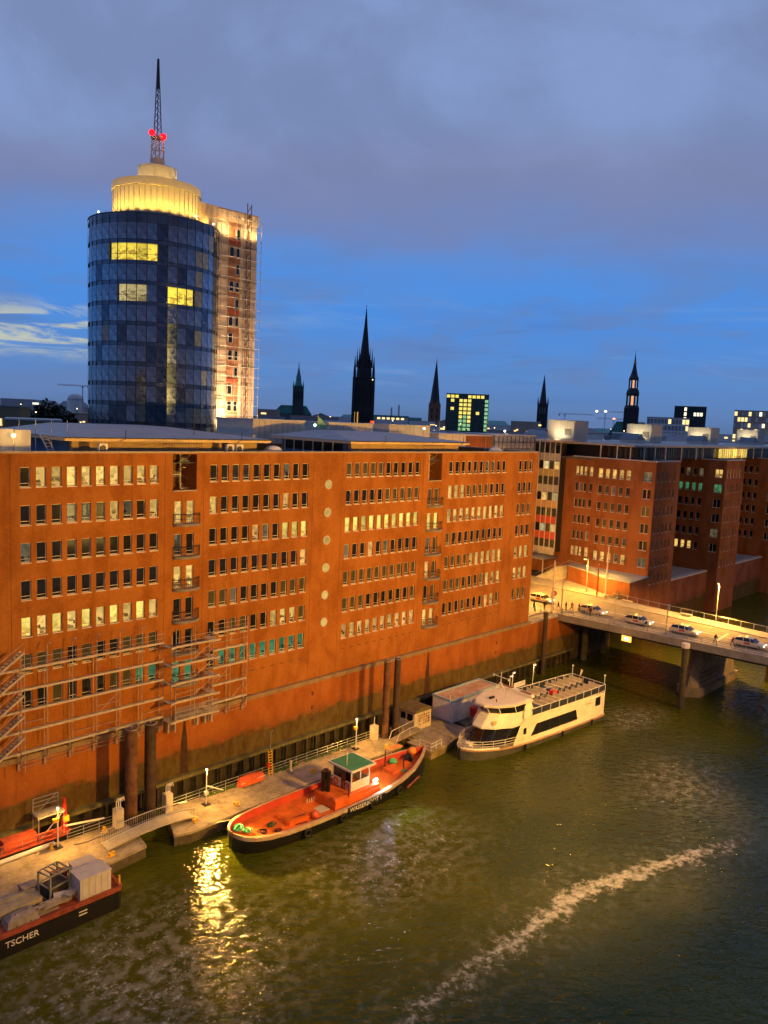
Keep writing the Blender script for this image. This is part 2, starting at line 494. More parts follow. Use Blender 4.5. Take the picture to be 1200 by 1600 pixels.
# ================================================================== SETTING
# water: murky canal with ripples, foam flecks and the wake of a passed boat
def water_material():
    m = bpy.data.materials.new('canal_water'); m.use_nodes = True
    q = NT(m.node_tree); b = m.node_tree.nodes['Principled BSDF']
    g = q.node('ShaderNodeNewGeometry').outputs['Position']
    x, y, z = q.xyz(g)
    murk = q.noise(g, .06, 4, .5)
    base = q.mix(q.ss(murk, .35, .65), (.040, .052, .003), (.064, .074, .004))
    # wake
    n_big = q.noise(g, .45, 4, .6); n_sm = q.noise(g, 2.6, 5, .68); n_mid = q.noise(g, .95, 5, .62)
    yw = q.math('SUBTRACT', 34.1, q.math('MULTIPLY', q.math('MAXIMUM', q.math('SUBTRACT', x, 63.5), 0.0), .31))
    d = q.math('ABSOLUTE', q.math('ADD', q.math('SUBTRACT', y, yw), q.math('MULTIPLY', q.math('SUBTRACT', n_big, .5), 3.4)))
    wid = q.ss(x, 38, 74, 3.0, 2.3, 'LINEAR')
    line = q.math('SUBTRACT', 1.0, q.math('DIVIDE', d, wid), clamp=True)
    lace = q.noise(g, 1.25, 9, .74, .35)
    amp = q.math('MULTIPLY', q.ss(x, 34, 68, .62, 1.0), q.ss(x, 92, 74, .35, 1.0))
    thr = q.math('SUBTRACT', .76, q.math('MULTIPLY', q.math('MULTIPLY', q.math('POWER', line, .8), amp), q.math('ADD', .27, q.math('MULTIPLY', n_mid, .36))))
    wk = q.math('MULTIPLY', q.math('MULTIPLY', q.ss(q.math('SUBTRACT', lace, thr), -.03, .24), q.ss(n_sm, .30, .62, .45, 1.0)), q.math('MULTIPLY', q.ss(line, 0, .35), q.ss(x, 92, 82, 0, .9)))
    halo = q.math('MULTIPLY', q.math('MULTIPLY', q.math('SUBTRACT', 1.0, q.math('DIVIDE', d, 6.0), clamp=True), q.ss(n_mid, .46, .68)), .12)
    # flecks of foam swirling off the wake, left foreground
    def blob(cx, cy, rx, ry):
        a = q.math('DIVIDE', q.math('SUBTRACT', x, cx), rx); c = q.math('DIVIDE', q.math('SUBTRACT', y, cy), ry)
        return q.math('SUBTRACT', 1.0, q.math('SQRT', q.math('ADD', q.math('MULTIPLY', a, a), q.math('MULTIPLY', c, c))), clamp=True)
    reg = q.math('MAXIMUM', blob(28, 50, 18, 14), q.math('MULTIPLY', blob(54, 50, 16, 10), .7))
    reg = q.math('MAXIMUM', reg, q.math('MULTIPLY', blob(93, 38, 13, 8), .7))
    reg = q.math('MAXIMUM', reg, q.math('MULTIPLY', blob(109, 52, 9, 5), .8))
    fl = q.math('MULTIPLY', q.ss(q.math('ADD', q.math('ADD', q.math('MULTIPLY', n_sm, .7), q.math('MULTIPLY', n_mid, .3)), q.math('MULTIPLY', reg, .10)), .56, .70), q.ss(reg, 0, .4))
    fl = q.math('MULTIPLY', q.math('MULTIPLY', fl, q.ss(n_big, .38, .58)), .55)
    swirl = q.math('MULTIPLY', q.math('MULTIPLY', reg, q.ss(n_mid, .42, .62)), .26)
    foam = q.math('MAXIMUM', q.math('MAXIMUM', wk, halo), q.math('MAXIMUM', fl, swirl))
    foam = q.math('MINIMUM', foam, 1.0)
    q.put(b.inputs['Base Color'], q.mix(foam, base, (.66, .66, .58)))
    q.put(b.inputs['Roughness'], q.ss(foam, 0, .6, .035, .6))
    b.inputs['IOR'].default_value = 1.33; b.inputs['Specular IOR Level'].default_value = .34
    ru = q.math('ADD', q.math('MULTIPLY', x, .62), q.math('MULTIPLY', y, .78)); rv = q.math('SUBTRACT', q.math('MULTIPLY', x, .78), q.math('MULTIPLY', y, .62))
    r1 = q.noise(q.comb(ru, q.math('MULTIPLY', rv, .55), 0.0), .9, 2, .5, .3)
    r2 = q.noise(q.comb(ru, q.math('MULTIPLY', rv, .42), 3.0), 2.0, 2, .5, .3)
    r3 = q.noise(q.comb(q.math('MULTIPLY', ru, .9), rv, 7.0), 4.2, 2, .5, .2)
    rip = q.math('ADD', q.math('MULTIPLY', r1, 1.0), q.math('ADD', q.math('MULTIPLY', r2, .85), q.math('MULTIPLY', r3, .22)))
    rip = q.math('ADD', rip, q.math('MULTIPLY', reg, q.math('MULTIPLY', n_mid, .9)))
    rip = q.math('ADD', rip, q.math('MULTIPLY', foam, .25))
    calm = q.math('MULTIPLY', q.ss(x, 60, 46), q.ss(y, 50, 58))
    rip = q.math('MULTIPLY', rip, q.math('SUBTRACT', 1.0, q.math('MULTIPLY', calm, .25)))
    bn = q.node('ShaderNodeBump'); bn.inputs['Strength'].default_value = 1.0; bn.inputs['Distance'].default_value = .20
    q.put(bn.inputs['Height'], rip); q.put(b.inputs['Normal'], bn.outputs[0])
    return m


struct('water', B().add([(-400, -200, 0), (1500, -200, 0), (1500, 400, 0), (-400, 400, 0)], [(0, 1, 2, 3)]), water_material())
GROUND = mat('city_ground', (.06, .06, .06), .9, .3, .05)
ASPH = mat('asphalt', (.19, .165, .125), .85, .25, .8, bump=.2)
PAVE = mat('paving', (.30, .275, .235), .85, .2, 1.2)
# land north of the canal, reaching the horizon, with its edge at the quay walls
struct('ground', B().add([(-400, 76, 9.3), (152, 76, 9.3), (152, 96, 9.3), (6000, 96, 9.3), (6000, 9000, 9.3), (-6000, 9000, 9.3), (-6000, 76, 9.3)], [(0, 1, 2, 3, 4, 5, 6)]), GROUND)
struct('near_quay', B().box(-300, -60, -2, 420, 3.5, 9.2), CONC)

# ================================================================== MAIN BRICK BUILDING
FY = 73.95
ROWT = [36.76 - 3.5 * j for j in range(7)]
BL0 = [28.6, 48.8, 69.05, 89.3]
SP = 13.0 / 9
WW, WH = .93, 1.84
KW = window_kit(WW, WH)
KD = window_kit(.92, 2.32, transom=True)
STATES = [
    ["DLLLLLLLLL", "DDDPPDLPDL", "PDDDDDDDDD", "DDDDDDDDDD", "BLBLBLBLBL", "GGGDGDDGGG", "DDGDDDGGgg"],
    ["DDDDDDDPDD", "LDDDDDDWDD", "DDDDWPDBBB", "DDDDDDDDDW", "GGUDDDDGGG", "DDGGDDLLLG", "Dggggggggg"],
    ["GGGGGDDDDD", "DDDDDGGGGG", "BBBBBBBBBB", "UDDWDPDDDD", "GGGGGGGGGG", "GGGDDDDDDG", "WLWWWWLWWW"],
    ["DDDDDDPPDD", "LLLGGGGDDD", "LLLLLLLLLL", "GDDDDDDDDD", "GGGGLLLLLL", "GGGDDDPLLL", "DDDGDDDWLG"],
    ["DDP", "DDD", "GGG", "DDD", "LLL", "LLL", "GGG"]]
mb = thing('brick_office_building', 'long orange brick office block with seven rows of windows along the canal', 'building', (10, FY, 9.3))
holes = []
wins = []
for bi, b0 in enumerate(BL0 + [106.8]):
    for j in range(7):
        for c in range(len(STATES[bi][j])):
            x0 = b0 + c * SP
            if bi == 4: x0 = 106.8 + c * 1.44
            z0 = ROWT[j] - WH
            holes.append((x0, x0 + WW, z0, z0 + WH, .30)); wins.append((KW, x0 + WW / 2, z0, STATES[bi][j][c]))
DOORST = [["LL", "PD", "LL", "DD", "DD", "gg"], ["GG", "BB", "PG", "WG", "DG", "LL"]]
STK = [(44.45, 45.92), (84.9, 86.4)]
for si, xs in enumerate(STK):
    holes.append((44.2 + si * 40.55, 47.1 + si * 40.5, 34.1, 37.9, 3.0))
    for j in range(6):
        z0 = 32.93 - 3.5 * j - 2.32
        for k in range(2):
            holes.append((xs[k], xs[k] + .92, z0, z0 + 2.32, .30)); wins.append((KD, xs[k] + .46, z0, DOORST[si][j][k]))
bw = B()
wall_with_holes(bw, 8, 112.15, 9.6, 38.0, holes, lambda u, z, d: (u, FY + d, z))
# side and back faces, recess backs
bw.add([(112.15, FY, 9.6), (112.15, 98, 9.6), (112.15, 98, 38.0), (112.15, FY, 38.0)], [(0, 1, 2, 3)])
bw.add([(8, FY, 9.6), (8, 98, 9.6), (8, 98, 38.0), (8, FY, 38.0)], [(0, 1, 2, 3)])
bw.add([(8, 98, 9.6), (112.15, 98, 9.6), (112.15, 98, 38.0), (8, 98, 38.0)], [(0, 1, 2, 3)])
wall = bw.build('wall', BRICK, mb)
for k, x, z, s in wins: put_window(k, mb, (x, FY, z), s, 0, True)
# soldier course lintel band line over and under each row (slightly proud strips)
for bi, b0 in enumerate(BL0):
    bb = B()
    bb.box(b0 - .35, FY - .035, ROWT[0] + .06, b0 + 13.0 + WW + .35, FY - .002, ROWT[0] + .2)
    bb.box(b0 - .35, FY - .035, ROWT[0] - WH - .30, b0 + 13.0 + WW + .35, FY - .002, ROWT[0] - WH - .17)
    bb.build('string_course', BRICK, mb)
for x in (27.7, 43.3, 48.0, 63.5, 68.3, 83.7, 88.5, 105.5):
    B().box(x - .025, FY - .006, 9.6, x + .025, FY - .002, 37.99).build('expansion_joint', mat('joint_brown', (.14, .045, .012), .9, .3), mb)  # thin dark brown strips mark the vertical joints
# small vent slots under the last row
vent_me = B().box(-.3, -.012, 0, .3, .05, .16).mesh('vent', mat('dark_vent', (.16, .07, .03), .8, .2))
for b0, n in ((48.8, 10), (69.05, 10), (89.3, 10), (106.8, 3)):
    for c in range(n): put('vent', vent_me, mb, (b0 + c * SP + WW / 2, FY, ROWT[6] - WH - 1.5))
# parapet coping, kept clear of the stair recesses
cop = B()
cop.box(7.9, FY - .08, 38.0, 112.25, FY + .4, 38.2); cop.box(111.8, FY + .4, 38.0, 112.25, 98, 38.2)
cop.build('coping', mat('coping_metal', (.34, .27, .20), .55, .2), mb)
rf = B(); rf.box(8.2, FY + .42, 36.9, 111.75, 97.8, 37.0)
rf.build('roof', mat('roof_felt', (.10, .095, .085), .9, .3, .3), mb)
# round lit portholes in the middle of the facade
ring = B().torus((0, -.06, 0), .52, .07, 'Y', 20, 6).mesh('round_window', FRAME, True)
disc = B().cone((0, -.02, 0), (0, -.06, 0), .48, .48, 20).mesh('pane', room_mat('porthole_glow', (1, .70, .17), (.8, .45, .08), .85, .3))
for j in range(6):
    o = put('round_window', ring, mb, (65.95, FY, 34.1 - 3.5 * j)); sub('pane', disc, o)
# stair recesses: spiral stair behind a pole, dark lining and a slim door
for si in range(2):
    xa, xb = 44.2 + si * 40.55, 47.1 + si * 40.5
    st = B(); cx, cy = (xa + xb) / 2 + .35, FY + 1.5
    st.cone((cx, cy, 34.1), (cx, cy, 37.9), .07, .07, 8)
    for k in range(18):
        a = k * .42; r = 1.0
        st.obox((cx + math.cos(a) * .52, cy + math.sin(a) * .52, 34.15 + k * .21), (1.0, .28, .04), a)
    st.tube([(cx + math.cos(k * .21) * 1.02, cy + math.sin(k * .21) * 1.02, 35.05 + k * .105) for k in range(34)], .035, 5)
    st.build('spiral_stair', STEEL, mb)
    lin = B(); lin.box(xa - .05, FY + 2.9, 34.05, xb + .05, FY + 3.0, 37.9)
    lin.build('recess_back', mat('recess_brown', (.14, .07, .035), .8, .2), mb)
    B().box(xa, FY - .1, 33.98, xb, FY + 2.9, 34.09).build('recess_floor', CONC, mb)
    o = put_window(KD, mb, (xa + .75, FY + 2.66, 34.15), 'LG'[si], 0, False)
    g = B()
    for k in range(15):
        g.tube([(xa - .9 + k * .33, FY + .4, 38.0), (xa - .9 + k * .33, FY + .4, 39.0)], .015, 4)
    g.tube([(xa - .95, FY + .4, 39.0), (xa + 3.8, FY + .4, 39.0)], .03, 4); g.tube([(xa - .95, FY + .4, 38.55), (xa + 3.8, FY + .4, 38.55)], .02, 4)
    g.build('roof_railing', DARKM, mb)
# curved balconies with bar railings
BALM = mat('balcony_slab', (.24, .21, .18), .8, .2)
def arc(r, n, a0=PI, a1=2 * PI): return [(r * math.cos(a0 + (a1 - a0) * i / n), r * .62 * math.sin(a0 + (a1 - a0) * i / n)) for i in range(n + 1)]
slab = B().prism(arc(1.62, 14), -.30, 0).mesh('balcony', BALM, True)
rl = B()
pts = arc(1.58, 20)
rl.tube([(x, y, 1.0) for x, y in pts], .045, 5); rl.tube([(x, y, .5) for x, y in pts], .02, 4)
for x, y in pts: rl.tube([(x, y, 0), (x, y, 1.0)], .018, 4)
rail_me = rl.mesh('railing', DARKM)
for si, xs in enumerate(STK):
    for j in range(6):
        o = put('balcony', slab, mb, (xs[0] + 1.45, FY - .01, 30.58 - 3.5 * j)); sub('railing', rail_me, o)


# ------------------------------------------------------------------ roof structures on the main building
def penthouse(label, x0, x1, y0, y1, ov=1.2):
    t = thing('rooftop_pavilion', label, 'pavilion', ((x0 + x1) / 2, (y0 + y1) / 2, 37.0))
    B().box(x0 + ov, y0 + ov, 37.0, x1 - ov, y1 - ov, 39.0).build('wall', [STUCCO], t)
    B().box(x0 + ov - .02, y0 + ov + .5, 37.0, x0 + ov - .002, y1 - ov - .3, 38.95).build('side_cladding', BLUEW, t)
    f = B(); f.box(x0, y0, 39.02, x1, y1, 39.34); f.build('fascia', FASC, t)
    r = B(); m = 5.0; yc = (y0 + y1) / 2
    base = [(x0 - .08, y0 - .08), (x1 + .08, y0 - .08), (x1 + .08, y1 + .08), (x0 - .08, y1 + .08)]
    top = [(x0 + 5, y0 + 9), (x1 - 9, y0 + 9), (x1 - 9, y1 - 4), (x0 + 5, y1 - 4)]
    r.loft([[(x, y, 39.345) for x, y in base], [(x, y, 39.42) for x, y in base], [(x, y, 40.45) for x, y in top]])
    r.build('roof', ROOF, t)
    gt = B(); gt.tube([(x0, y0 - .12, 39.36), (x1, y0 - .12, 39.36)], .07, 6); gt.build('gutter', DARKM, t)
    return t


ph1 = penthouse('rooftop pavilion with long lead-grey low roof on the left half of the brick block', 34.2, 59.4, 77.2, 96.5)
ph2 = penthouse('rooftop pavilion with lead-grey low roof on the right half of the brick block', 72.6, 97.8, 77.2, 94.5)
for k in range(6):
    o = B().box(73.70, 80.0 + k * 2.1, 37.7, 73.775, 81.8 + k * 2.1, 38.9).build('side_window', P_DARK, ph2)
    B().box(73.66, 81.82 + k * 2.1, 37.4, 73.775, 82.06 + k * 2.1, 38.98).build('window_post', FASC, ph2)
for p_, xs in ((ph1, (40.5, 55)), (ph2, (79, 96))):
    for x in xs:
        B().tube([(x, 77.0, 39.3), (x, 77.0, 40.2)], .04, 5).tube([(x, 77.0, 39.3), (x - .7, 76.9, 39.0)], .03, 5).build('vent_pipe', DARKM, p_)


def ac_unit(x, y, label):
    t = thing('air_conditioner', label, 'air conditioner', (x, y, 37.0), 0, 'rooftop air conditioners')
    B().box(x - .45, y - .2, 37.9, x + .45, y + .2, 38.85).build('casing', WHITE, t)
    B().torus((x - .08, y - .205, 38.38), .3, .03, 'Y', 16, 5).cone((x - .08, y - .2, 38.38), (x - .08, y - .215, 38.38), .27, .27, 16).build('fan_grille', DARKM, t)
    B().tube([(x - .4, y, 37), (x - .4, y, 37.9)], .03, 4).tube([(x + .4, y, 37), (x + .4, y, 37.9)], .03, 4).build('stand', STEEL, t)


ac_unit(37.6, 76.2, 'white air conditioner alone behind the parapet, near the roof ladder')
ac_unit(52.8, 76.2, 'left one of two small air conditioners right of the left stair recess')
ac_unit(54.1, 76.2, 'right one of two small air conditioners right of the left stair recess')


def dome(x, label):
    t = thing('dome_skylight', label, 'skylight', (x, 77, 37.0), 0, 'dome skylights')
    B().lathe([(1.15, 37.0), (1.15, 38.1)], 20, (x, 77)).build('kerb', GREYW, t)
    B().lathe([(1.1, 38.1), (1.0, 38.35), (.7, 38.6), (.3, 38.7), (.01, 38.72)], 20, (x, 77)).build('dome', mat('milky_acrylic', (.75, .68, .55), .3, .05), t, True)


dome(59.6, 'milky dome skylight between the two rooftop pavilions'); dome(104.4, 'milky dome skylight near the right end of the brick roof')
# left roof plant: panel screens, lamp, ladder
t = thing('roof_screen', 'white panel screen on the roof at the left edge', 'screen', (30, 80, 37))
for k in range(3): B().box(27.2 + k * 1.62, 79.9, 37.0, 28.75 + k * 1.62, 80.0, 40.05 - .05 * k).build('panel', GREYW, t)
for k in range(5): B().tube([(29.5 + k * 1.6, 80.5, 37), (29.5 + k * 1.6, 80.5, 41.0)], .04, 5).build('post', STEEL, t)
t = thing('roof_ladder', 'pale steel ladder leaning on the left rooftop pavilion', 'ladder', (33.4, 78.8, 37))
for s in (0, .6): B().tube([(33.5 + s, 78.2, 37.0), (32.6 + s, 79.3, 39.6)], .045, 5).build('side_rail', STEEL, t)
for k in range(8): B().tube([(33.5 - .9 * k / 8, 78.2 + 1.1 * k / 8, 37.1 + k * .325), (34.1 - .9 * k / 8, 78.2 + 1.1 * k / 8, 37.1 + k * .325)], .03, 5).build('rung', STEEL, t)
t = thing('roof_lamp', 'warm glowing globe lamp beside the white roof screen', 'lamp', (30.15, 79.4, 37))
B().tube([(30.15, 79.4, 37), (30.15, 79.4, 39.2)], .05, 6).build('pole', STEEL, t)
B().ball((30.15, 79.4, 39.4), .22).build('globe', emit_mat('warm_globe', (1, .62, .18), 6), t, True)
lamp('globe_light', 'POINT', (30.15, 79.1, 39.4), 60, (1, .6, .2), t, .2)
t = thing('roof_mast', 'thin dark lightning mast on the left rooftop pavilion', 'mast', (50.5, 80, 39.5))
B().cone((50.5, 80, 39.4), (50.5, 80, 43.0), .05, .03, 6).cone((50.5, 80, 39.4), (50.5, 80, 39.6), .3, .2, 8).build('pole', DARKM, t)
for x, y, h, nm in ((92.5, 79, 3.4, 'slim pale flagpole standing near the right rooftop pavilion'), (104.9, 79.5, 4.2, 'pale flagpole at the right end of the brick roof')):
    t = thing('flagpole', nm, 'flagpole', (x, y, 37.0)); B().cone((x, y, 37), (x, y, 37 + h + 2), .06, .035, 6).build('pole', STEEL, t)
    B().lathe([(.14, 37), (.14, 37.3)], 8, (x, y)).build('base', STEEL, t)
t = thing('roof_railing', 'thin pale railing along the right end of the brick roof', 'railing', (106, 76, 37))
B().tube([(101, 75.2, 38.9), (111.5, 75.2, 38.9)], .03, 4).build('top_rail', STEEL, t)
B().tube([(101, 75.2, 38.5), (111.5, 75.2, 38.5)], .02, 4).build('mid_rail', STEEL, t)
for k in range(8): B().tube([(101 + k * 1.5, 75.2, 37), (101 + k * 1.5, 75.2, 38.9)], .025, 4).build('post', STEEL, t)

# ------------------------------------------------------------------ quay wall below the building
qw = thing('quay_wall', 'tall brick quay wall with green algae foot under the long brick block', 'wall', (8, FY, 0))
qb = B(); qb.box(8, FY - .12, 2.6, 126.5, FY + 2, 9.0); qb.build('brickwork', BRICKQ, qw)
B().box(8, FY - .32, 9.02, 112.6, FY + 1.9, 9.32).box(8, FY - .42, 9.32, 112.6, FY + 1.9, 9.58).build('ledge', mat('ledge_stone', (.24, .17, .10), .85, .25, 1), qw)
B().box(112.62, FY - .2, 9.02, 126.5, FY + 2, 9.35).build('coping', CONC, qw)
B().box(8, FY - .75, 2.2, 126.5, FY + 1.8, 2.58).build('foot_ledge', ALGC, qw)
B().box(8, FY + .3, -2, 126.5, FY + 1.6, 2.19).build('foot_wall', WOODD, qw)
tp = B().box(-.16, -.16, -2, .16, .16, 2.19).mesh('fender_timber', WOODD)
for k in range(74): put('fender_timber', tp, qw, (9 + k * 1.6, FY - .35, 0))
# dark scupper stains with an outlet mouth
for x in (45.9, 86.5):
    B().prismy([(x - .55, 2.6), (x + .62, 2.6), (x + .5, 4.6), (x + .42, 6.2), (x + .2, 8.0), (x + .12, 8.9), (x - .12, 8.9), (x - .18, 7.7), (x - .42, 6.0), (x - .46, 4.4)], FY - .128, FY - .122).build('water_stain', mat('wet_stain', (.05, .022, .012), .6, .4, 2), qw)
for x, z in ((64.4, 7.4), (64.4, 5.6), (64.5, 4.0), (103.3, 7.2), (103.2, 5.6)):
    B().box(x - .16, FY - .17, z, x + .16, FY - .121, z + .42).tube([(x - .1, FY - .2, z + .05), (x - .1, FY - .2, z + .4)], .03, 4).build('mooring_ring_niche', mat('niche_iron', (.12, .04, .02), .8, .3), qw)

# ------------------------------------------------------------------ scaffold hanging on the facade
sf = thing('facade_scaffold', 'steel scaffold with plank decks hung on the lower left facade', 'scaffold', (40, 72.9, 9.6))
SC = mat('scaffold_tube', (.40, .36, .31), .5, .2, 2)
PLK = mat('scaffold_plank', (.46, .39, .31), .8, .3, 1.5)
LV = [18.15, 16.15, 14.15, 12.15, 10.1]
def post(x, y, z0, z1): B().tube([(x, y, z0), (x, y, z1)], .035, 5).build('standard', SC, sf)
def rail(a, b, r=.022): B().tube([a, b], r, 4).build('guard_rail', SC, sf)
def deck(x0, x1, y0, y1, z): 
    for k in range(3):
        ya = y0 + (y1 - y0) * k / 3
        B().box(x0 + .03, ya + .012, z - .05, x1 - .03, ya + (y1 - y0) / 3 - .012, z).build('plank', PLK, sf)
    B().box(x0 + .02, y0 - .05, z - .06, x1 - .02, y0, z + .16).build('toe_board', PLK, sf)
XA = [28.1 + 2.44 * k for k in range(7)]
XC = [48.9, 51.2, 53.5]
for xs in (XA, XC):
    for x in xs:
        for y in (72.95, 73.7): post(x, y, 8.9, 19.4 if y < 73.3 else 18.2)
        B().beam((x, 73.8, 9.9), (x, 72.7, 9.9), .08).beam((x, 73.78, 8.6), (x, 73.0, 9.85), .07).box(x - .12, 73.62, 8.2, x + .12, 73.93, 10.0).build('bracket', mat('bracket_steel', (.30, .22, .16), .7, .3), sf)
    for z in LV:
        for a, c in zip(xs, xs[1:]):
            deck(a, c, 72.95, 73.65, z)
            if z > 17:
                rail((a, 72.93, z + 1.0), (c, 72.93, z + 1.0), .03); rail((a, 72.93, z + .5), (c, 72.93, z + .5))
            elif RND.random() < .45: rail((a, 72.93, z + .9), (c, 72.93, z + .9))
            if z < 11: rail((a, 72.9, 9.2), (c, 72.9, 9.2)); rail((a, 72.9, 8.8), (c, 72.9, 8.8))
for (a, c, z) in ((XA[3], XA[4], 12.15), (XC[1], XC[2], 10.1), (XC[1], XC[2], 14.15), (XC[0], XC[1], 12.15)):
    B().tube([(a, 72.9, z), (c, 72.9, z + 2)], .028, 5).build('brace', SC, sf)
# bay around the balconies
XB = [43.3, 45.6, 47.9]
for x in XB:
    for y in (71.4, 72.2): post(x, y, 8.7, 20.0 if y < 72 else 19)
for z in [17.9, 15.9, 13.9, 11.9, 9.8]:
    for a, c in zip(XB, XB[1:]): deck(a, c, 71.42, 72.15, z)
    deck(42.75, 43.28, 71.42, 73.6, z - .06); deck(47.95, 48.8, 71.42, 73.6, z - .06)
    rail((43.3, 71.4, z + 1), (47.9, 71.4, z + 1)); rail((43.3, 71.4, z + .5), (47.9, 71.4, z + .5))
for k in range(14): rail((43.3, 71.38, 9.9 + k * .11), (48.6, 71.38, 9.9 + k * .11), .018)
for z in (9.8, 11.9, 13.9, 15.9): B().tube([(XB[0] + 1.3, 71.36, z), (XB[2], 71.36, z + 2)], .03, 5).build('brace', SC, sf)
for x in (43.6, 44.4, 47.2, 48.2, 49.0): B().box(x - .09, 73.2, 8.0, x + .09, 73.8, 9.7).build('bracket', SC, sf)
# stair flights at the left end
for i, z in enumerate(LV[:5]):
    for y in (71.9, 72.6):
        B().beam((25.2, y, z - .1), (28.0, y, z + 1.9), .06, .2).build('stair_stringer', SC, sf)
    for k in range(9): B().box(25.2 + k * .31, 71.93, z + k * .222, 25.45 + k * .31, 72.57, z + .03 + k * .222).build('tread', SC, sf)
    rail((25.2, 71.9, z + .9), (28.0, 71.9, z + 2.8), .03)
    deck(24.2, 28.0, 72.95, 73.6, z)
for x in (25.2, 28.0):
    for y in (71.85,): post(x, y, 8.6, 20.5)
sw_me = B().tube([(0, 0, 0), (0, 0, .9), (.18, -.1, 1.05)], .03, 5).ball((.22, -.12, 1.02), .09, 8, 4).mesh('work_lamp', STEEL)
for k in range(1, 6): put('work_lamp', sw_me, sf, (XA[k], 72.95, 19.3))

# ================================================================== RIGHT BRICK WINGS
KN = window_kit(.95, 1.9)
KB = window_kit(1.75, 1.95, split=True, transom=False)
KS = window_kit(.72, 1.9, transom=False)
RT = [34.0 - 3.53 * j for j in range(6)]


def wing(x0, label, s_side, s_big, s_front, full=True):
    """brick wing: long side faces west, gable end faces the canal"""
    y0, y1, ym, x1 = 73.0, 87.0, 112.0, x0 + 11.2
    t = thing('brick_wing', label, 'building', (x0, y0, 9.3), 0, 'brick wings along the right canal bank')
    b = B(); hw, ww = [], []
    for j, z in enumerate(RT):
        for c in range(5):
            yc = 85.2 - c * 1.6; hw.append((yc - .475, yc + .475, z - 1.9, z, .28)); ww.append((KN, yc, z - 1.9, s_side[j][c]))
        hw.append((73.75, 75.5, z - 1.95, z, .28)); ww.append((KB, 74.625, z - 1.95, s_big[j]))
    wall_with_holes(b, y0, y1, 0, 36.1, hw, lambda u, z, d: (x0 + d, u, z))
    hf, wf = [], []
    for j, z in enumerate(RT + [12.8]):
        for c in range(5):
            xc = x0 + 1.25 + c * 1.85; hf.append((xc - .36, xc + .36, z - 1.9, z, .28)); wf.append((KS, xc, z - 1.9, s_front[min(j, 5)][c]))
    wall_with_holes(b, x0, x1, 0, 36.1, hf, lambda u, z, d: (u, y0 + d, z))
    b.add([(x1, y0, 0), (x1, y1, 0), (x1, y1, 36.1), (x1, y0, 36.1)], [(0, 1, 2, 3)])
    # set back link
    xr = x0 + 2.0
    hr, wr = [], []
    for j, z in enumerate(RT):
        for c, (yc, kk) in enumerate(((92.0, KS), (91.0, KS), (90.0, KS), (88.5, KN))):
            w_ = .36 if kk is KS else .475
            hr.append((yc - w_, yc + w_, z - 1.9, z, .28)); wr.append((kk, yc, z - 1.9, (s_side[j][c + 1] if j else 'L')))
    wall_with_holes(b, y1, ym, 9, 36.1, hr, lambda u, z, d: (xr + d, u, z))
    b.add([(x0, y1, 0), (xr, y1, 0), (xr, y1, 36.1), (x0, y1, 36.1)], [(0, 1, 2, 3)])
    b.build('wall', BRICK2, t)
    B().box(x0 + .05, y0 + .05, 35.6, x1 - .05, y1 + 10, 36.0).build('roof', mat('roof_felt', (.1, .1, .1)), t)
    B().box(x0 - .1, y0 - .1, 36.1, x1 + .1, y0 + .3, 36.32).box(x0 - .1, y0 + .3, 36.1, x0 + .3, y1 + 5, 36.32).box(x1 - .3, y0 + .3, 36.1, x1 + .1, y1 + 5, 36.32).build('coping', mat('pale_coping', (.5, .5, .5), .5, .1), t)
    for k, yc, z, s in ww + wr: put_window(k, t, (x0 if (k, yc, z, s) in ww else xr, yc, z), s, -PI / 2)
    for k, xc, z, s in wf: put_window(k, t, (xc, y0, z), s, 0)
    # stepped corner block with one tall window per floor
    B().box(x1, 75.2, 0, x1 + 3.2, 90, 35.2).build('corner_block', BRICK2, t)
    for j, z in enumerate(RT):
        o = put_window(KB, t, (x1 + 1.7, 75.2 - .26, z - 1.95), s_big[(j + 2) % 6], 0)
    return t


wing(153.0, 'nearest brick wing with a row of warm lit top windows, right after the bridge',
     ["LLLLL", "DDUDD", "DDDDD", "DGDDD", "DDDDP", "LLLPL"], "PDGDDP", ["GGGGG", "DDDDD", "DDDDD", "DDDDD", "DDDDD", "DDDDD"])
wing(189.0, 'second brick wing behind the first, with green lit windows in its second row',
     ["DDPGP", "ggggg", "DDDDD", "DDDDD", "DDDDD", "LLLLD"], "LgDDPD", ["LLWLL", "DDDDD", "DDDDD", "DDDDD", "GGGGG", "DDDDD"])
wing(225.0, 'third brick wing cut by the right edge of the picture',
     ["GGDDG", "DDDDD", "DDDDD", "DDDDD", "DDDDD", "DDDDD"], "GDDDDD", ["DDDDD", "DDDDD", "DDDDD", "DDDDD", "DDDDD", "DDDDD"])
# quay plinth in front of the wings
t = thing('quay_plinth', 'dark brick quay plinth in the water below the brick wings', 'wall', (153, 74, 0))
B().box(149.5, 75.3, -2, 300, 95, 9.6).build('brickwork', BRICK2Q, t)
for xa in (167.5, 203.5): B().box(xa, 75.1, 9.6, xa + 21, 76.3, 9.95).build('coping', mat('pale_coping', (.5, .5, .5)), t)
for xa in (167.6, 203.6): B().box(xa, 76.4, 9.6, xa + 20, 95, 9.8).build('yard_paving', mat('yard_grey', (.34, .36, .38), .8, .15), t)
for xa in (167.5, 203.5):
    B().box(xa, 95.0, 9.8, xa + 21.4, 96, 36).build('yard_back_wall', BRICK2, t)
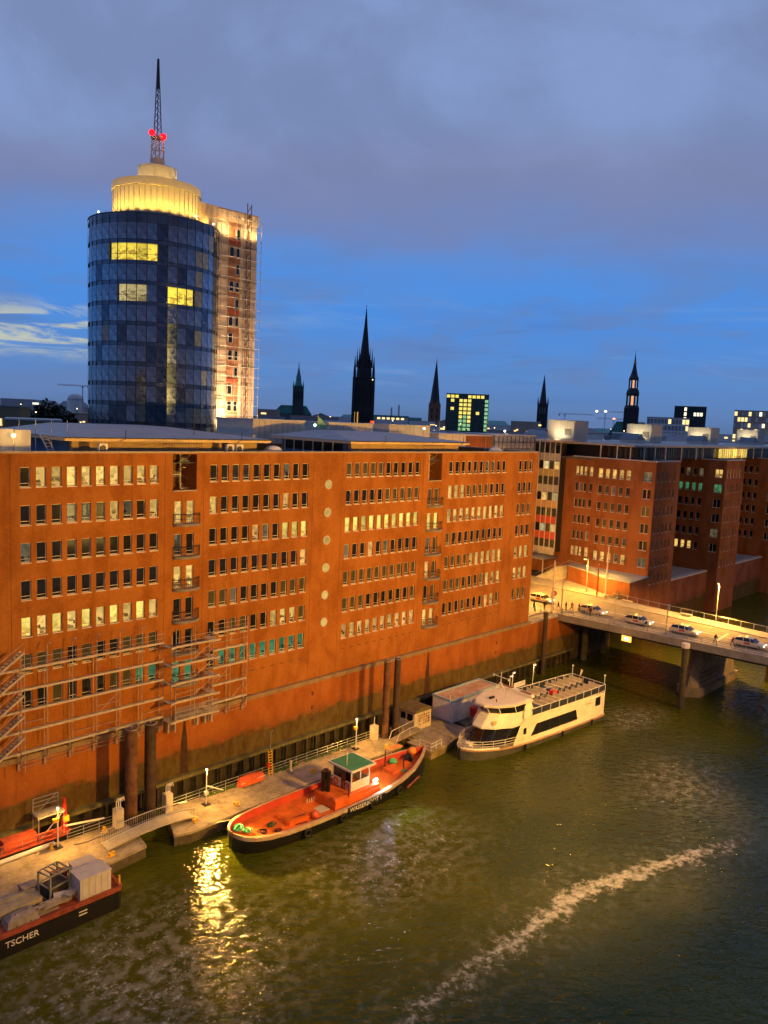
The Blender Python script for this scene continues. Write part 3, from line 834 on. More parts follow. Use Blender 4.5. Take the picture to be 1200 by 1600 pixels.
# glazed bay with yellow and red panels
t = thing('glazed_bay', 'glazed stair bay with cream mullions and yellow and red panels beside the street', 'bay', (153.5, 98, 14.5))
bx, ya, yb = 152.6, 95.0, 101.8
B().box(bx + .3, ya + .05, 14.5, 155, yb, 38.9).build('core', mat('bay_core', (.05, .045, .04), .6, .1), t)
cols = [(.50, .46, .38), (.55, .42, .16), (.5, .46, .4), (.62, .40, .18), (.62, .09, .05), (.62, .10, .05), (.55, .5, .42)]
zt = 38.9
for j in range(7):
    z1 = 38.3 - j * 3.5; z0 = z1 - 1.55
    for c in range(5):
        y0_ = ya + .12 + c * 1.36
        B().box(bx + .1, y0_ + .06, z0 - .25, bx + .29, y0_ + 1.30, z1 - .1).build('pane', [P_DARK, R_PALE, P_BLIND, R_LIT][(j * 3 + c * 2 + j * c) % 4], t)
        B().box(bx + .02, y0_ + .06, z0 - 1.9, bx + .2, y0_ + 1.30, z0 - .25).build('panel', mat('bay_panel_%d' % j, cols[j], .55, .12), t)
for c in range(6): B().box(bx - .12, ya + c * 1.36, 14.6, bx + .12, ya + c * 1.36 + .14, 38.9).build('mullion', mat('cream_mullion', (.62, .58, .5), .5, .05), t)
B().box(bx - .1, ya - .1, 38.9, 155.3, yb + .1, 39.4).build('cap', BEIGE, t)
# recessed white and dark penthouse storey over the wings
t = thing('recessed_top_storey', 'flat white-edged top storey with dark glass and slim white columns over the wings', 'storey', (153, 85, 36.2))
B().box(156.5, 79.0, 36.05, 300, 110, 38.85).build('glass_wall', mat('dark_strip_glass', (.02, .022, .025), .15, .3, 2), t)
B().box(152.9, 78.0, 38.86, 300, 110, 39.25).box(152.7, 87, 38.9, 156, 94.8, 39.3).build('roof_slab', mat('slab_white', (.40, .38, .35), .6, .15), t)
wc = mat('white_column', (.66, .64, .6), .5, .05)
for x, y in [(153.4, 79), (153.4, 82), (153.4, 85.8), (158.2, 78.3), (163, 78.3), (168, 78.3), (176, 78.3), (184, 78.3), (189.4, 79), (189.4, 83), (194.5, 78.3), (201, 78.3), (212, 78.3), (220, 78.3), (226, 78.3)]:
    B().cone((x, y, 36.05), (x, y, 38.86), .13, .13, 8).build('column', wc, t)
for i, x in enumerate([157.5, 158.6, 160, 166, 167.2, 168.4, 169.6, 170.8, 172, 173.2, 174.4, 175.6, 178, 181, 184.5, 186, 188]):
    B().box(x, 78.93, 36.5, x + .55, 78.99, 38.5).build('blind', P_BLIND, t)
for i in range(5): B().box(156.42, 80 + i * 1.3, 36.5, 156.49, 80.6 + i * 1.3, 38.5).build('blind', P_BLIND, t)
# lit curved lounge at the far right of the top storey
bl = B()
t = thing('lit_roof_lounge', 'bright yellow lit glass lounge in the top storey at the right', 'lounge', (206, 78.5, 36.2))
for k in range(13):
    a0 = k * 1.35
    B().box(197.5 + a0, 78.2, 36.4, 198.7 + a0, 78.5, 38.6).build('pane', [R_BRIGHT, R_LIT][k in (8, 9)], t)
    B().box(198.72 + a0, 78.1, 36.3, 198.84 + a0, 78.6, 38.7).build('mullion', FASC, t)
B().box(197.2, 77.9, 38.62, 215.6, 78.9, 38.84).build('head_beam', FASC, t)
lamp('lounge_light', 'POINT', (205, 76.6, 37.6), 120, (1, .6, .15), t, .3)
# plant boxes on the wing roofs
for i in range(4):
    x = 153 + 36.3 * i
    t = thing('roof_plant_box', ['largest beige plant box, left of four on the wing roofs', 'beige plant box second from the left on the wing roofs, under the lantern spire', 'beige plant box third from the left on the wing roofs', 'rightmost beige plant box on the wing roofs, at the picture edge'][i], 'plant box', (x, 92.3, 39.3), 0, 'beige plant boxes on the wing roofs')
    b = B(); b.box(x, 92.3, 39.3, x + 5.8, 99, 43.7); b.build('walls', BEIGE, t)
    B().box(x - .06, 92.24, 43.7, x + 5.86, 99.06, 43.85).build('cap', mat('cap_sheet', (.45, .42, .36), .6, .1), t)
    for k in range(1, 4): B().box(x - .02, 92.3 + k * 1.7, 39.4, x - .004, 92.34 + k * 1.7, 43.6).build('panel_joint', mat('joint_dark', (.2, .18, .15)), t)
    B().box(x - .08, 93.0, 40.6, x - .002, 94.6, 42.0).build('louvre', mat('louvre_dark', (.12, .11, .1), .6, .2), t)
    B().box(x - 1.6, 91.4, 39.3, x - .1, 98, 39.7).build('duct', GREYW, t)
    lamp('plant_light', 'SPOT', (x - 3.0, 95.5, 39.6), 1500, (1, .82, .45), t, .2, (x, 95.5, 42.5), 110, .8)
    g = thing('roof_gable', ['small blue-grey gabled skylight left of the second plant box', 'small blue-grey gabled skylight left of the third plant box', 'small blue-grey gabled skylight left of the fourth plant box', 'small blue-grey gabled skylight behind the last plant box'][i], 'skylight', (x + 22, 90, 39.3))
    B().box(x + 20, 88, 39.26, x + 24, 92, 40.2).build('kerb', GREYW, g)
    B().prismy([(x + 19.8, 40.2), (x + 24.2, 40.2), (x + 22, 41.5)], 87.8, 92.2).build('roof', mat('blue_glass_roof', (.08, .13, .2), .3, .2), g)

# ================================================================== STREET AND BRIDGE
# terrace with brick front, stair and railing before the first wing
t = thing('entrance_terrace', 'brick terrace with paved top in front of the first brick wing', 'terrace', (146, 72, 9.3))
B().prism([(144.2, 72.2), (152.9, 72.9), (152.9, 90), (150.5, 90), (148.0, 84), (144.2, 78)], 4.0, 12.6).build('brickwork', BRICK2, t)
B().prism([(144.0, 72.0), (153.0, 72.7), (152.98, 90.2), (150.3, 90.2), (147.8, 84.1), (144.0, 78.1)], 12.6, 12.8).build('paving', mat('yard_grey', (.34, .36, .38)), t)
for k in range(12): B().box(147.0, 90.4 + k * .45, 9.3, 151.5, 90.85 + k * .45, 12.6 - k * .27).build('step', CONC, t)
rr = [(144.1, 72.2, 12.8), (144.1, 78, 12.8), (147.9, 84, 12.8), (150.4, 90, 12.8)]
for a, c in zip(rr, rr[1:]):
    for h in (1.0, .5): B().tube([(a[0], a[1], 12.8 + h), (c[0], c[1], 12.8 + h)], .035, 4).build('rail', STEEL, t)
    for k in range(5):
        f = k / 5; p = (a[0] + (c[0] - a[0]) * f, a[1] + (c[1] - a[1]) * f); B().tube([(p[0], p[1], 12.8), (p[0], p[1], 13.8)], .03, 4).build('post', STEEL, t)
for s in (0, 1.4): B().tube([(147.2 + s * 3, 90.4, 13.5), (147.2 + s * 3, 96, 10.3)], .045, 4).build('stair_rail', STEEL, t)
t = thing('footbridge_deck', 'steel gallery with railing under the glazed bay', 'gallery', (150, 97, 13))
B().box(148.5, 95, 13.2, 154, 102, 13.5).build('deck', STEEL, t)
for k in range(8): B().tube([(148.5, 95 + k, 13.5), (148.5, 95 + k, 14.6)], .03, 4).build('post', STEEL, t)
B().tube([(148.5, 95, 14.6), (148.5, 102, 14.6)], .04, 4).build('rail', STEEL, t)
for y in (95.3, 101.5): B().cone((148.8, y, 9.3), (148.8, y, 13.2), .15, .15, 8).build('leg', CONC, t)

# road over bridge and up the street: along +y
def bxn(y): return 124.1 - (y - 39.2) * 0.0767   # near edge of the bridge
def bxf(y): return 139.1 + (y - 44.35) * 0.08
br = thing('road_bridge', 'concrete road bridge with steel girders and railings across the canal', 'bridge', (131, 50, 0))
Y0, Y1 = -6.0, 74.2
dk = B(); dk.prism([(bxn(Y0), Y0), (bxf(Y0), Y0), (bxf(Y1), Y1), (bxn(Y1), Y1)], 8.75, 9.40); dk.build('deck', CONC, br)
B().prism([(bxn(Y0) - .25, Y0), (bxn(Y0) + .35, Y0), (bxn(Y1) + .35, Y1), (bxn(Y1) - .25, Y1)], 8.35, 9.55).build('edge_beam', mat('edge_beam_grey', (.30, .29, .26), .8, .25, .5), br)
B().prism([(bxf(Y0) - .35, Y0), (bxf(Y0) + .25, Y0), (bxf(Y1) + .25, Y1), (bxf(Y1) - .35, Y1)], 8.35, 9.55).build('edge_beam', mat('edge_beam_grey', (.3, .29, .26)), br)
for f in (.12, .31, .5, .69, .88):
    B().prism([(bxn(Y0) + 15 * f, Y0), (bxn(Y0) + 15 * f + .4, Y0), (bxn(Y1) + 17 * f + .4, Y1), (bxn(Y1) + 17 * f, Y1)], 7.5, 8.74).build('girder', BLACK, br)
# pavements and kerbs, road surface (3 sheets)
def strip(f0, f1, z0, z1, y0=Y0, y1=Y1):
    L = lambda y, f: bxn(y) + (bxf(y) - bxn(y)) * f
    return B().prism([(L(y0, f0), y0), (L(y0, f1), y0), (L(y1, f1), y1), (L(y1, f0), y1)], z0, z1)
strip(.025, .155, 9.41, 9.55).build('pavement', PAVE, br)
strip(.78, .975, 9.41, 9.55).build('pavement', PAVE, br)
strip(.157, .778, 9.41, 9.43).build('carriageway', ASPH, br)
WP = mat('road_paint', (.7, .68, .6), .7, .15)
strip(.46, .468, 9.434, 9.438).build('lane_line', WP, br)
B().add([(126.9, 48.0, 9.436), (133.5, 48.6, 9.436), (133.5, 49.0, 9.436), (126.9, 48.4, 9.436)], [(0, 1, 2, 3)]).build('expansion_joint', mat('joint_pale', (.5, .45, .35)), br)
# railings
for side, fx in ((0, bxn), (1, bxf)):
    off = .05 if side == 0 else -.05
    for h in (1.05, .78, .5, .22): B().tube([(fx(Y0) + off, Y0, 9.55 + h), (fx(Y1) + off, Y1, 9.55 + h)], .04 if h > 1 else .02, 5).build('rail', STEEL if h > 1 else DARKM, br)
    pm = B().box(-.04, -.04, 0, .04, .04, 1.05).mesh('rail_post', STEEL)
    for k in range(37): put('rail_post', pm, br, (fx(Y0 + k * 2.2) + off, Y0 + k * 2.2, 9.55))
# pier with wide footing and end piles
pr = B()
pr.loft([[(125.4, 49.4, -2), (141.4, 49.4, -2), (141.4, 53.2, -2), (125.4, 53.2, -2), (123.8, 51.3, -2)],
         [(125.4, 49.4, 1.4), (141.4, 49.4, 1.4), (141.4, 53.2, 1.4), (125.4, 53.2, 1.4), (123.8, 51.3, 1.4)]])
pr.build('pier_footing', mat('pier_concrete', (.23, .20, .14), .9, .4, .5, bump=.4), br)
pr = B()
pr.loft([[(126.1, 49.9, 1.4), (141, 49.9, 1.4), (141, 52.7, 1.4), (126.1, 52.7, 1.4), (124.9, 51.3, 1.4)],
         [(127.0, 50.2, 4.2), (140.5, 50.2, 4.2), (140.5, 52.4, 4.2), (127.0, 52.4, 4.2), (126.0, 51.3, 4.2)],
         [(127.6, 50.3, 7.6), (140.2, 50.3, 7.6), (140.2, 52.3, 7.6), (127.6, 52.3, 7.6), (126.9, 51.3, 7.6)]])
pr.build('pier', MATS['pier_concrete'], br)
for z in (2.1, 2.9, 3.6): B().loft([[(126.0 + .3 * (z - 1.4), 49.82, z), (133, 49.86, z), (133, 52.8, z), (126.0 + .3 * (z - 1.4), 52.8, z)], [(126.0 + .3 * (z - 1.4), 49.82, z + .08), (133, 49.86, z + .08), (133, 52.8, z + .08), (126.0 + .3 * (z - 1.4), 52.8, z + .08)]]).build('pier_band', ALGC, br)
for x, y in ((129, 72.6), (133, 30), (128.5, 31.5), (136, 72.6)): B().cone((x, y, -2), (x, y, 7.6), .55, .55, 12).build('column', ALGC, br)
B().box(121.5, 74.2, -2, 141.5, 76, 8.7).build('abutment', BRICKQ, br)
# lit orange signal box on the edge beam
sg = thing('signal_box', 'glowing orange navigation signal box under the bridge edge', 'signal', (122.6, 61.0, 7.4))
B().box(122.0, 60.0, 7.2, 122.5, 61.9, 8.35).build('casing', DARKM, sg)
B().box(121.93, 60.1, 7.3, 121.99, 61.8, 8.25).build('light_panel', emit_mat('signal_orange', (1, .30, .04), 4), sg)
B().box(121.90, 60.5, 7.55, 121.925, 61.3, 8.0).build('bright_bar', emit_mat('signal_pale', (1, .75, .3), 7), sg)
lamp('signal_light', 'POINT', (121.4, 60.9, 7.7), 55, (1, .35, .06), sg, .3)
# mooring dolphin before the bridge
t = thing('white_capped_pile', 'tall dark mooring pile with white cap standing before the bridge pier', 'pile', (118.4, 49.4, 0))
B().cone((118.2, 49.3, -2), (118.4, 49.4, 9.6), .5, .48, 12).build('shaft', mat('wet_pile', (.075, .062, .04), .7, .5, .7), t, True)
B().cone((118.4, 49.4, 9.6), (118.4, 49.4, 10.3), .62, .6, 12).build('cap', WHITE, t)
t = thing('white_capped_pile', 'mooring pile with white cap on the far side of the bridge', 'pile', (143.5, 45.2, 0))
B().cone((143.5, 45.2, -2), (143.5, 45.2, 11.6), .5, .48, 12).build('shaft', MATS['wet_pile'], t, True)
B().cone((143.5, 45.2, 11.6), (143.5, 45.2, 12.3), .6, .58, 12).build('cap', WHITE, t)

# street north of the bridge
struct('street', B().add([(113, 74.2, 9.42), (143.8, 74.2, 9.42), (151.5, 112, 9.42), (170, 260, 9.42), (150, 260, 9.42), (113, 112, 9.42)], [(0, 1, 2, 3, 4, 5)]), ASPH)
struct('pavement', B().add([(113, 76, 9.30), (123, 76, 9.30), (123, 112, 9.30), (113, 112, 9.30), (113, 76, 9.55), (123, 76, 9.55), (123, 112, 9.55), (113, 112, 9.55)], [(4, 5, 6, 7), (0, 1, 5, 4), (1, 2, 6, 5), (3, 0, 4, 7)]), PAVE)
struct('pavement', B().prism([(140.5, 76), (143.9, 76), (150.3, 90.2), (146.9, 97), (140.5, 97)], 9.30, 9.55), PAVE)
struct('far_road', B().add([(300, 140, 9.45), (320, 140, 9.45), (330, 500, 9.45), (310, 500, 9.45)], [(0, 1, 2, 3)]), ASPH)


def street_lamp(x, y, h, label, power=900, arm=(0, 1.0), lit=True, col=(1, .45, .06), kind='SPOT'):
    t = thing('street_lamp', label, 'street lamp', (x, y, 9.5))
    B().cone((x, y, 9.5), (x, y, 9.5 + h), .09, .055, 8).build('pole', STEEL, t)
    B().cone((x, y, 9.5), (x, y, 10.3), .14, .12, 8).build('base', STEEL, t)
    ax, ay = x + arm[0], y + arm[1]
    B().tube([(x, y, 9.5 + h), (ax, ay, 9.65 + h)], .04, 5).build('arm', STEEL, t)
    B().obox((ax, ay, 9.66 + h), (.75, .35, .16), math.atan2(arm[1], arm[0])).build('head', STEEL, t)
    if lit:
        B().obox((ax, ay, 9.55 + h), (.6, .28, .05), math.atan2(arm[1], arm[0])).build('lens', emit_mat('sodium_lens', (1, .66, .22), 14), t)
        lamp('street_light', kind, (ax, ay, 9.3 + h), power, col, t, .18, (ax, ay, 0), 165, .4)
    return t


street_lamp(141.6, 54.1, 6.6, 'lit double street lamp on the far side of the bridge over dark water', 30000, (-.9, -.2))
street_lamp(123.9, 55.2, 4.6, 'dark slender lamp post on the near bridge pavement by the third taxi', 0, (.5, .1), False)
street_lamp(122.8, 63.8, 4.4, 'dark slender lamp post on the near bridge pavement by the orange signal', 0, (.4, .1), False)
street_lamp(122.2, 73.8, 5.6, 'dark lamp post at the street corner beside the people', 0, (.4, .1), False)
street_lamp(125.0, 84.0, 8.5, 'lit street lamp in the side street behind the brick corner', 24000, (1.2, 0), kind='POINT')
street_lamp(127.0, 103.0, 8.5, 'lit street lamp further up the side street', 36000, (1.2, 0), kind='POINT')
street_lamp(143.0, 27.0, 6.6, 'lit street lamp on the bridge beyond the right picture edge', 30000, (-.9, -.2))
street_lamp(142.2, 80.5, 6.8, 'lit lamp at the foot of the brick terrace', 16000, (-1.2, 0))
# tall pale flag posts at the bridge head
for x, y, h, lb in ((121.0, 75.0, 9.5, 'tall pale post at the bridge head beside the brick corner'), (141.0, 75.6, 10.2, 'tall pale post before the brick terrace'), (140.2, 77.0, 6.5, 'short dark-red post beside the tall pale post')):
    t = thing('flag_post', lb, 'post', (x, y, 9.4))
    B().cone((x, y, 9.4), (x, y, 9.4 + h), .16, .13, 8).build('shaft', mat('pinkish_white', (.66, .55, .5), .5, .1) if h > 8 else mat('oxide_red', (.25, .05, .03)), t)
    B().cone((x, y, 9.4), (x, y, 9.8), .3, .26, 8).build('base', CONC, t)
    B().cone((x, y, 9.4 + h), (x, y, 9.55 + h), .17, .05, 8).build('cap', STEEL, t)
t = thing('traffic_sign', 'round red traffic sign on a post at the street corner', 'sign', (124.6, 77.0, 9.5))
B().cone((124.6, 77, 9.5), (124.6, 77, 12.6), .05, .05, 6).build('post', STEEL, t)
B().cone((124.58, 76.95, 12.2), (124.53, 76.88, 12.2), .5, .5, 18).build('disc', RED, t)
B().cone((124.53, 76.88, 12.2), (124.525, 76.872, 12.2), .33, .33, 18).build('face', mat('sign_red_white', (.7, .3, .25), .5, .05), t)
for i, y in enumerate((70.5, 58.5)):
    t = thing('bench_box', ['low concrete bench box by the far bridge railing', 'low concrete bench box further right by the far bridge railing'][i], 'box', (bxf(y) - 1, y, 9.55))
    B().box(bxf(y) - 1.4, y - 1, 9.72, bxf(y) - .7, y + 1, 10.0).build('seat', CONC, t); B().box(bxf(y) - 1.3, y - .8, 9.55, bxf(y) - .8, y - .5, 9.72).box(bxf(y) - 1.3, y + .5, 9.55, bxf(y) - .8, y + .8, 9.72).build('foot', CONC, t)
# shrub heap in front of the terrace
t = thing('hedge', 'straggly pale hedge at the foot of the tall post', 'hedge', (142.4, 74.4, 9.5))
hb = B()
for k in range(260):
    c = (142.3 + RND.gauss(0, .9), 73.4 + RND.gauss(0, .8), 9.6 + abs(RND.gauss(0, .7)))
    s_ = RND.uniform(.12, .24); a = RND.uniform(0, 6.28); e = Vector((math.cos(a), math.sin(a), RND.uniform(-.5, .8))) * s_; f_ = Vector((-math.sin(a), math.cos(a), RND.uniform(-.6, .6))) * s_ * .6
    c = Vector(c); hb.add([c - e, c + f_, c + e, c - f_], [(0, 1, 2, 3)])
hb.build('leaves', mat('dry_leaf', (.16, .13, .06), .8, .4, 3), t)
B().tube([(142.3, 73.4, 9.5), (142.1, 73.3, 10.6)], .05, 5).tube([(142.6, 73.8, 9.5), (142.9, 73.9, 10.4)], .04, 5).build('stem', WOODD, t)


# ------------------------------------------------------------------ taxis (local frame: +x forward)
def make_taxi():
    t = thing('taxi', 'x', 'taxi', local=True, group='taxis queueing on the bridge')
    body = mat('taxi_cream', (.62, .58, .46), .3, .04, coat=.4)
    def ring(x, hw, z0, z1, n=10):
        pts = []
        prof = [(-.92, 0), (-1, .25), (-1, .6), (-.94, .9), (-.8, 1.0), (.8, 1.0), (.94, .9), (1, .6), (1, .25), (.92, 0)]
        for u, v in prof: pts.append((x, u * hw, z0 + (z1 - z0) * v))
        return pts
    b = B().loft([ring(-2.35, .72, .42, .78), ring(-2.28, .86, .32, .95), ring(-1.6, .91, .25, 1.0), ring(-.6, .92, .24, .98), ring(.6, .92, .24, .96), ring(1.2, .91, .25, .93), ring(1.9, .88, .28, .84), ring(2.25, .80, .33, .74), ring(2.36, .66, .40, .64)])
    b.build('body', body, t, True)
    def cr(x, hb, ht, z0, z1): return [(x, -hb, z0), (x, -ht, z1), (x, ht, z1), (x, hb, z0)]
    c = B().loft([[(-2.15, -.80, .98), (-1.75, -.62, 1.36), (-1.75, .62, 1.36), (-2.15, .80, .98)], cr(-1.1, .84, .64, .97, 1.46), cr(-.2, .84, .65, .96, 1.48), [(1.25, -.80, .93), (.55, -.62, 1.42), (.55, .62, 1.42), (1.25, .80, .93)]])
    c.build('cabin', mat('taxi_glass', (.015, .017, .02), .05, .2, spec=.7), t, False)
    r = B().loft([[(-1.78, -.61, 1.345), (-1.78, .61, 1.345), (-1.72, .58, 1.40), (-1.72, -.58, 1.40)], [(-.6, -.66, 1.465), (-.6, .66, 1.465), (-.6, .6, 1.52), (-.6, -.6, 1.52)], [(.58, -.63, 1.41), (.58, .63, 1.41), (.52, .58, 1.46), (.52, -.58, 1.46)]])
    r.build('roof', body, t, True)
    for sy in (-1, 1):
        p = B()
        for xa, xb in ((-.75, -.82), (.30, .12)): p.beam((xa, sy * .845, .96), (xb, sy * .66, 1.46), .07, .05)
        p.build('pillar', body, t)
        B().box(-.62, sy * .915 - .01, .55, .25, sy * .915 + .012, .86).build('door_advert', mat('advert_red', (.5, .06, .05), .4, .3, 3), t)
        for x in (-1.42, 1.42):
            w_ = B().cone((x, sy * .90, .33), (x, sy * .70, .33), .33, .33, 16).build('wheel', TYRE, t, True)
            B().cone((x, sy * .912, .33), (x, sy * .89, .33), .2, .2, 12).build('rim', STEEL, w_)
        B().obox((2.24, sy * .62, .66), (.16, .32, .13), sy * -.3).build('headlight', emit_mat('headlight', (1, .93, .8), 9), t)
        B().obox((-2.30, sy * .66, .80), (.10, .28, .15), 0).build('taillight', emit_mat('taillight', (1, .05, .03), 2.0), t)
        B().obox((.95, sy * .98, 1.02), (.16, .2, .12)).build('mirror', body, t)
    B().box(-.55, -.30, 1.53, -.35, .30, 1.68).build('roof_sign', emit_mat('taxi_sign', (1, .62, .08), 3.2), t)
    B().box(2.33, -.3, .40, 2.40, .3, .50).build('number_plate', WHITE, t)
    return t


tx0 = make_taxi()
TAX = [(126.9, 70.2, 9.44, -86.5, 'cream taxi nearest the brick corner, first of the bridge queue'), (126.7, 61.4, 9.44, -84.5, 'cream taxi behind the orange signal box, second on the bridge'),
       (127.0, 53.4, 9.44, -85.0, 'cream taxi above the white-capped pile, third on the bridge'), (127.9, 43.4, 9.44, -84.0, 'cream taxi at the right picture edge on the bridge'),
       (127.2, 81.2, 9.44, -88, 'cream taxi half hidden behind the brick corner in the street')]
for i, (x, y, z, a, lb) in enumerate(TAX):
    o = tx0 if i == 0 else copy_tree(tx0)
    o.location = (x, y, z); o.rotation_euler = (0, 0, rad(a)); o['label'] = lb


# ------------------------------------------------------------------ people
def person_mesh(pose, coat, legs_m):
    """one continuous skinned body; materials by height"""
    st, arm = pose
    V = [(0, 0, .95), (0, .0, 1.15), (0, 0, 1.42), (0, .01, 1.52), (0, .02, 1.60), (0, .03, 1.73),
         (.10, 0, .90), (.11, st * .28, .50), (.11, st * .30 - .04, .08), (.11, st * .30 + .12, .04),
         (-.10, 0, .90), (-.11, -st * .22, .50), (-.11, -st * .42, .10), (-.11, -st * .42 + .13, .04),
         (.19, 0, 1.40), (.25, -arm * .12, 1.14), (.24, -arm * .02 + .1, .90), (.24, .12 - arm * .02, .80),
         (-.19, 0, 1.40), (-.25, arm * .12, 1.14), (-.24, arm * .18 + .06, .90), (-.24, arm * .2 + .08, .80)]
    E = [(0, 1), (1, 2), (2, 3), (3, 4), (4, 5), (0, 6), (6, 7), (7, 8), (8, 9), (0, 10), (10, 11), (11, 12), (12, 13), (2, 14), (14, 15), (15, 16), (16, 17), (2, 18), (18, 19), (19, 20), (20, 21)]
    Rr = [.15, .15, .16, .06, .085, .09, .09, .065, .05, .035, .09, .065, .05, .035, .07, .055, .045, .04, .07, .055, .045, .04]
    me = bpy.data.meshes.new('person'); me.from_pydata(V, E, [])
    o = bpy.data.objects.new('tmp', me); COL.objects.link(o)
    o.modifiers.new('skin', 'SKIN'); s2 = o.modifiers.new('sub', 'SUBSURF'); s2.levels = 1
    for i, r in enumerate(Rr): me.skin_vertices[0].data[i].radius = (r, r * .8 if i in (0, 1, 2) else r)
    me.skin_vertices[0].data[0].use_root = True
    dg = bpy.context.evaluated_depsgraph_get()
    out_ = bpy.data.meshes.new_from_object(o.evaluated_get(dg)); bpy.data.objects.remove(o)
    for m_ in (legs_m, coat, SKIN, mat('dark_hair', (.03, .02, .015), .6, .2), BLACK): out_.materials.append(m_)
    for p in out_.polygons:
        z = p.center.z; ax = abs(p.center.x)
        p.material_index = 4 if z < .1 else (2 if (ax > .2 and z < .86) else (0 if z < .88 else (1 if z < 1.5 else (3 if z > 1.69 or (z > 1.58 and p.center.y < -.01) else 2))))
    out_.polygons.foreach_set('use_smooth', [True] * len(out_.polygons))
    return out_


cdark = mat('dark_jacket', (.02, .02, .025), .8, .2); cnavy = mat('navy_coat', (.02, .025, .05), .8, .2); cgrey = mat('grey_coat', (.12, .12, .12), .8, .2)
jeans = mat('dark_trousers', (.02, .02, .03), .85, .2); pale = mat('pale_trousers', (.3, .27, .22), .8, .1); cred = mat('red_jacket', (.25, .03, .02), .8, .1)
pm1 = person_mesh((.25, .6), cdark, jeans); pm2 = person_mesh((1.0, 1.0), cred, jeans); pm3 = person_mesh((.5, .4), cnavy, jeans); pm4 = person_mesh((1.1, 1.0), cdark, pale)
for me_, x, y, a, lb in ((pm1, 124.6, 74.3, 20, 'person in dark clothes standing leftmost at the bridge corner'), (pm2, 125.2, 73.5, 190, 'person in dark red jacket walking by the bridge corner'),
                         (pm3, 125.5, 71.9 + .3, 200, 'person in navy coat standing nearest the first taxi'), (pm3, 122.4, 75.8, 80, 'person in dark coat at the bridge head railing, by the tall post'),
                         (pm4, 124.6, 47.4, 175, 'person in dark top walking on the near bridge pavement between two taxis'), (pm4, 123.8, 58.6, 5, 'person in pale trousers by the railing next to the second taxi'),
                         (pm2, 125.3, 45.0, 10, 'person beside the rightmost taxi on the near pavement'),
                         (pm1, 121.7, 77.0, 150, 'person in dark clothes behind the tall post at the bridge head'), (pm4, 123.4, 75.2, 240, 'person in pale trousers in the middle of the group at the bridge corner'),
                         (pm3, 120.8, 78.6, 30, 'person in navy coat beside the bicycles at the brick corner'), (pm1, 124.2, 69.2, 170, 'person in dark clothes on the pavement level with the first taxi')):
    o = put('person', me_, None, (x, y, 9.555), rad(a)); tag(o, lb, 'person', 'people on the bridge')
# parked bicycles at the corner
def bicycle(x, y, a, lb):
    t = thing('bicycle', lb, 'bicycle', (x, y, 9.555), rad(a), 'bicycles at the corner', local=True)
    for s in (-.52, .52): B().torus((s, 0, .34), .32, .022, 'Y', 18, 5).build('wheel', TYRE, t)
    B().tube([(-.52, 0, .34), (-.1, 0, .30), (.35, 0, .75), (-.2, 0, .80), (-.1, 0, .30)], .02, 5).tube([(-.52, 0, .34), (-.2, 0, .8), (-.22, 0, .95)], .018, 5).tube([(.52, 0, .34), (.33, 0, .98)], .02, 5).build('frame', DARKM, t)
    B().obox((-.23, 0, .97), (.26, .14, .06)).build('saddle', BLACK, t); B().tube([(.25, -.28, 1.0), (.36, 0, 1.0), (.25, .28, 1.0)], .015, 5).build('handlebar', STEEL, t)
bicycle(120.0, 76.6, 30, 'dark bicycle leaning at the bridge head by the brick corner')
bicycle(119.2, 77.3, 40, 'dark bicycle standing behind the first one at the brick corner')

# ================================================================== PONTOONS
def pontoon(label, poly, z=1.2, seams=()):
    c = (sum(p[0] for p in poly) / len(poly), sum(p[1] for p in poly) / len(poly))
    t = thing('pontoon', label, 'pontoon', (c[0], c[1], 0))
    B().prism(poly, -.7, z - .25).build('float', mat('wet_float', (.09, .075, .05), .7, .4), t)
    B().prism([(c[0] + (x - c[0]) * 1.004, c[1] + (y - c[1]) * 1.015) for x, y in poly], z - .25, z).build('deck', DECKC, t)
    for x in seams: B().box(x - .02, 65.3, z + .001, x + .02, 70.0, z + .006).build('deck_joint', mat('joint_dirt', (.16, .13, .09)), t)
    return t


pa = pontoon('long floating concrete pontoon with railing beside the orange work boat', [(39.6, 65.2), (41.2, 64.7), (72.4, 65.5), (73.0, 69.9), (41.6, 70.3)], 1.2, (46, 50.5, 55, 59.5, 64, 68.5))
pb_ = pontoon('wide floating concrete pontoon at the left behind the loaded barge', [(5, 65.0), (31.5, 64.7), (36.6, 65.3), (37.2, 68.8), (37.0, 71.0), (26, 71.2), (5, 71.4)], 1.2)
for x in (10, 14): pass
def railing(name, label, pts, h=1.05, n=2, step=2.0, m=STEEL, parent=None, part=False):
    t = parent if part else thing(name, label, 'railing', pts[0])
    for a, c in zip(pts, pts[1:]):
        A, C_ = Vector(a), Vector(c); L = (C_ - A).length; k = max(1, round(L / step))
        for r in range(n): 
            z = h * (1 - r / n); B().tube([A + Vector((0, 0, z)), C_ + Vector((0, 0, z))], .03, 5).build('rail', m, t)
        for i in range(k + 1):
            p = A + (C_ - A) * i / k; B().tube([p, p + Vector((0, 0, h))], .03, 5).build('post', m, t)
    return t
railing('railing', 'long steel railing along the wall side of the long pontoon', [(42.2, 70.0, 1.2), (71.8, 69.65, 1.2)], 1.05, 3, 1.65)
railing('railing', 'short steel railing on the left pontoon by the white cabinet', [(31.5, 70.9, 1.2), (36.2, 70.8, 1.2)], 1.0, 3, 1.6)
t = thing('weed_strip', 'green weeds growing under the pontoon railing', 'weeds', (60, 69.9, 1.2)); t['kind'] = 'stuff'
wb = B()
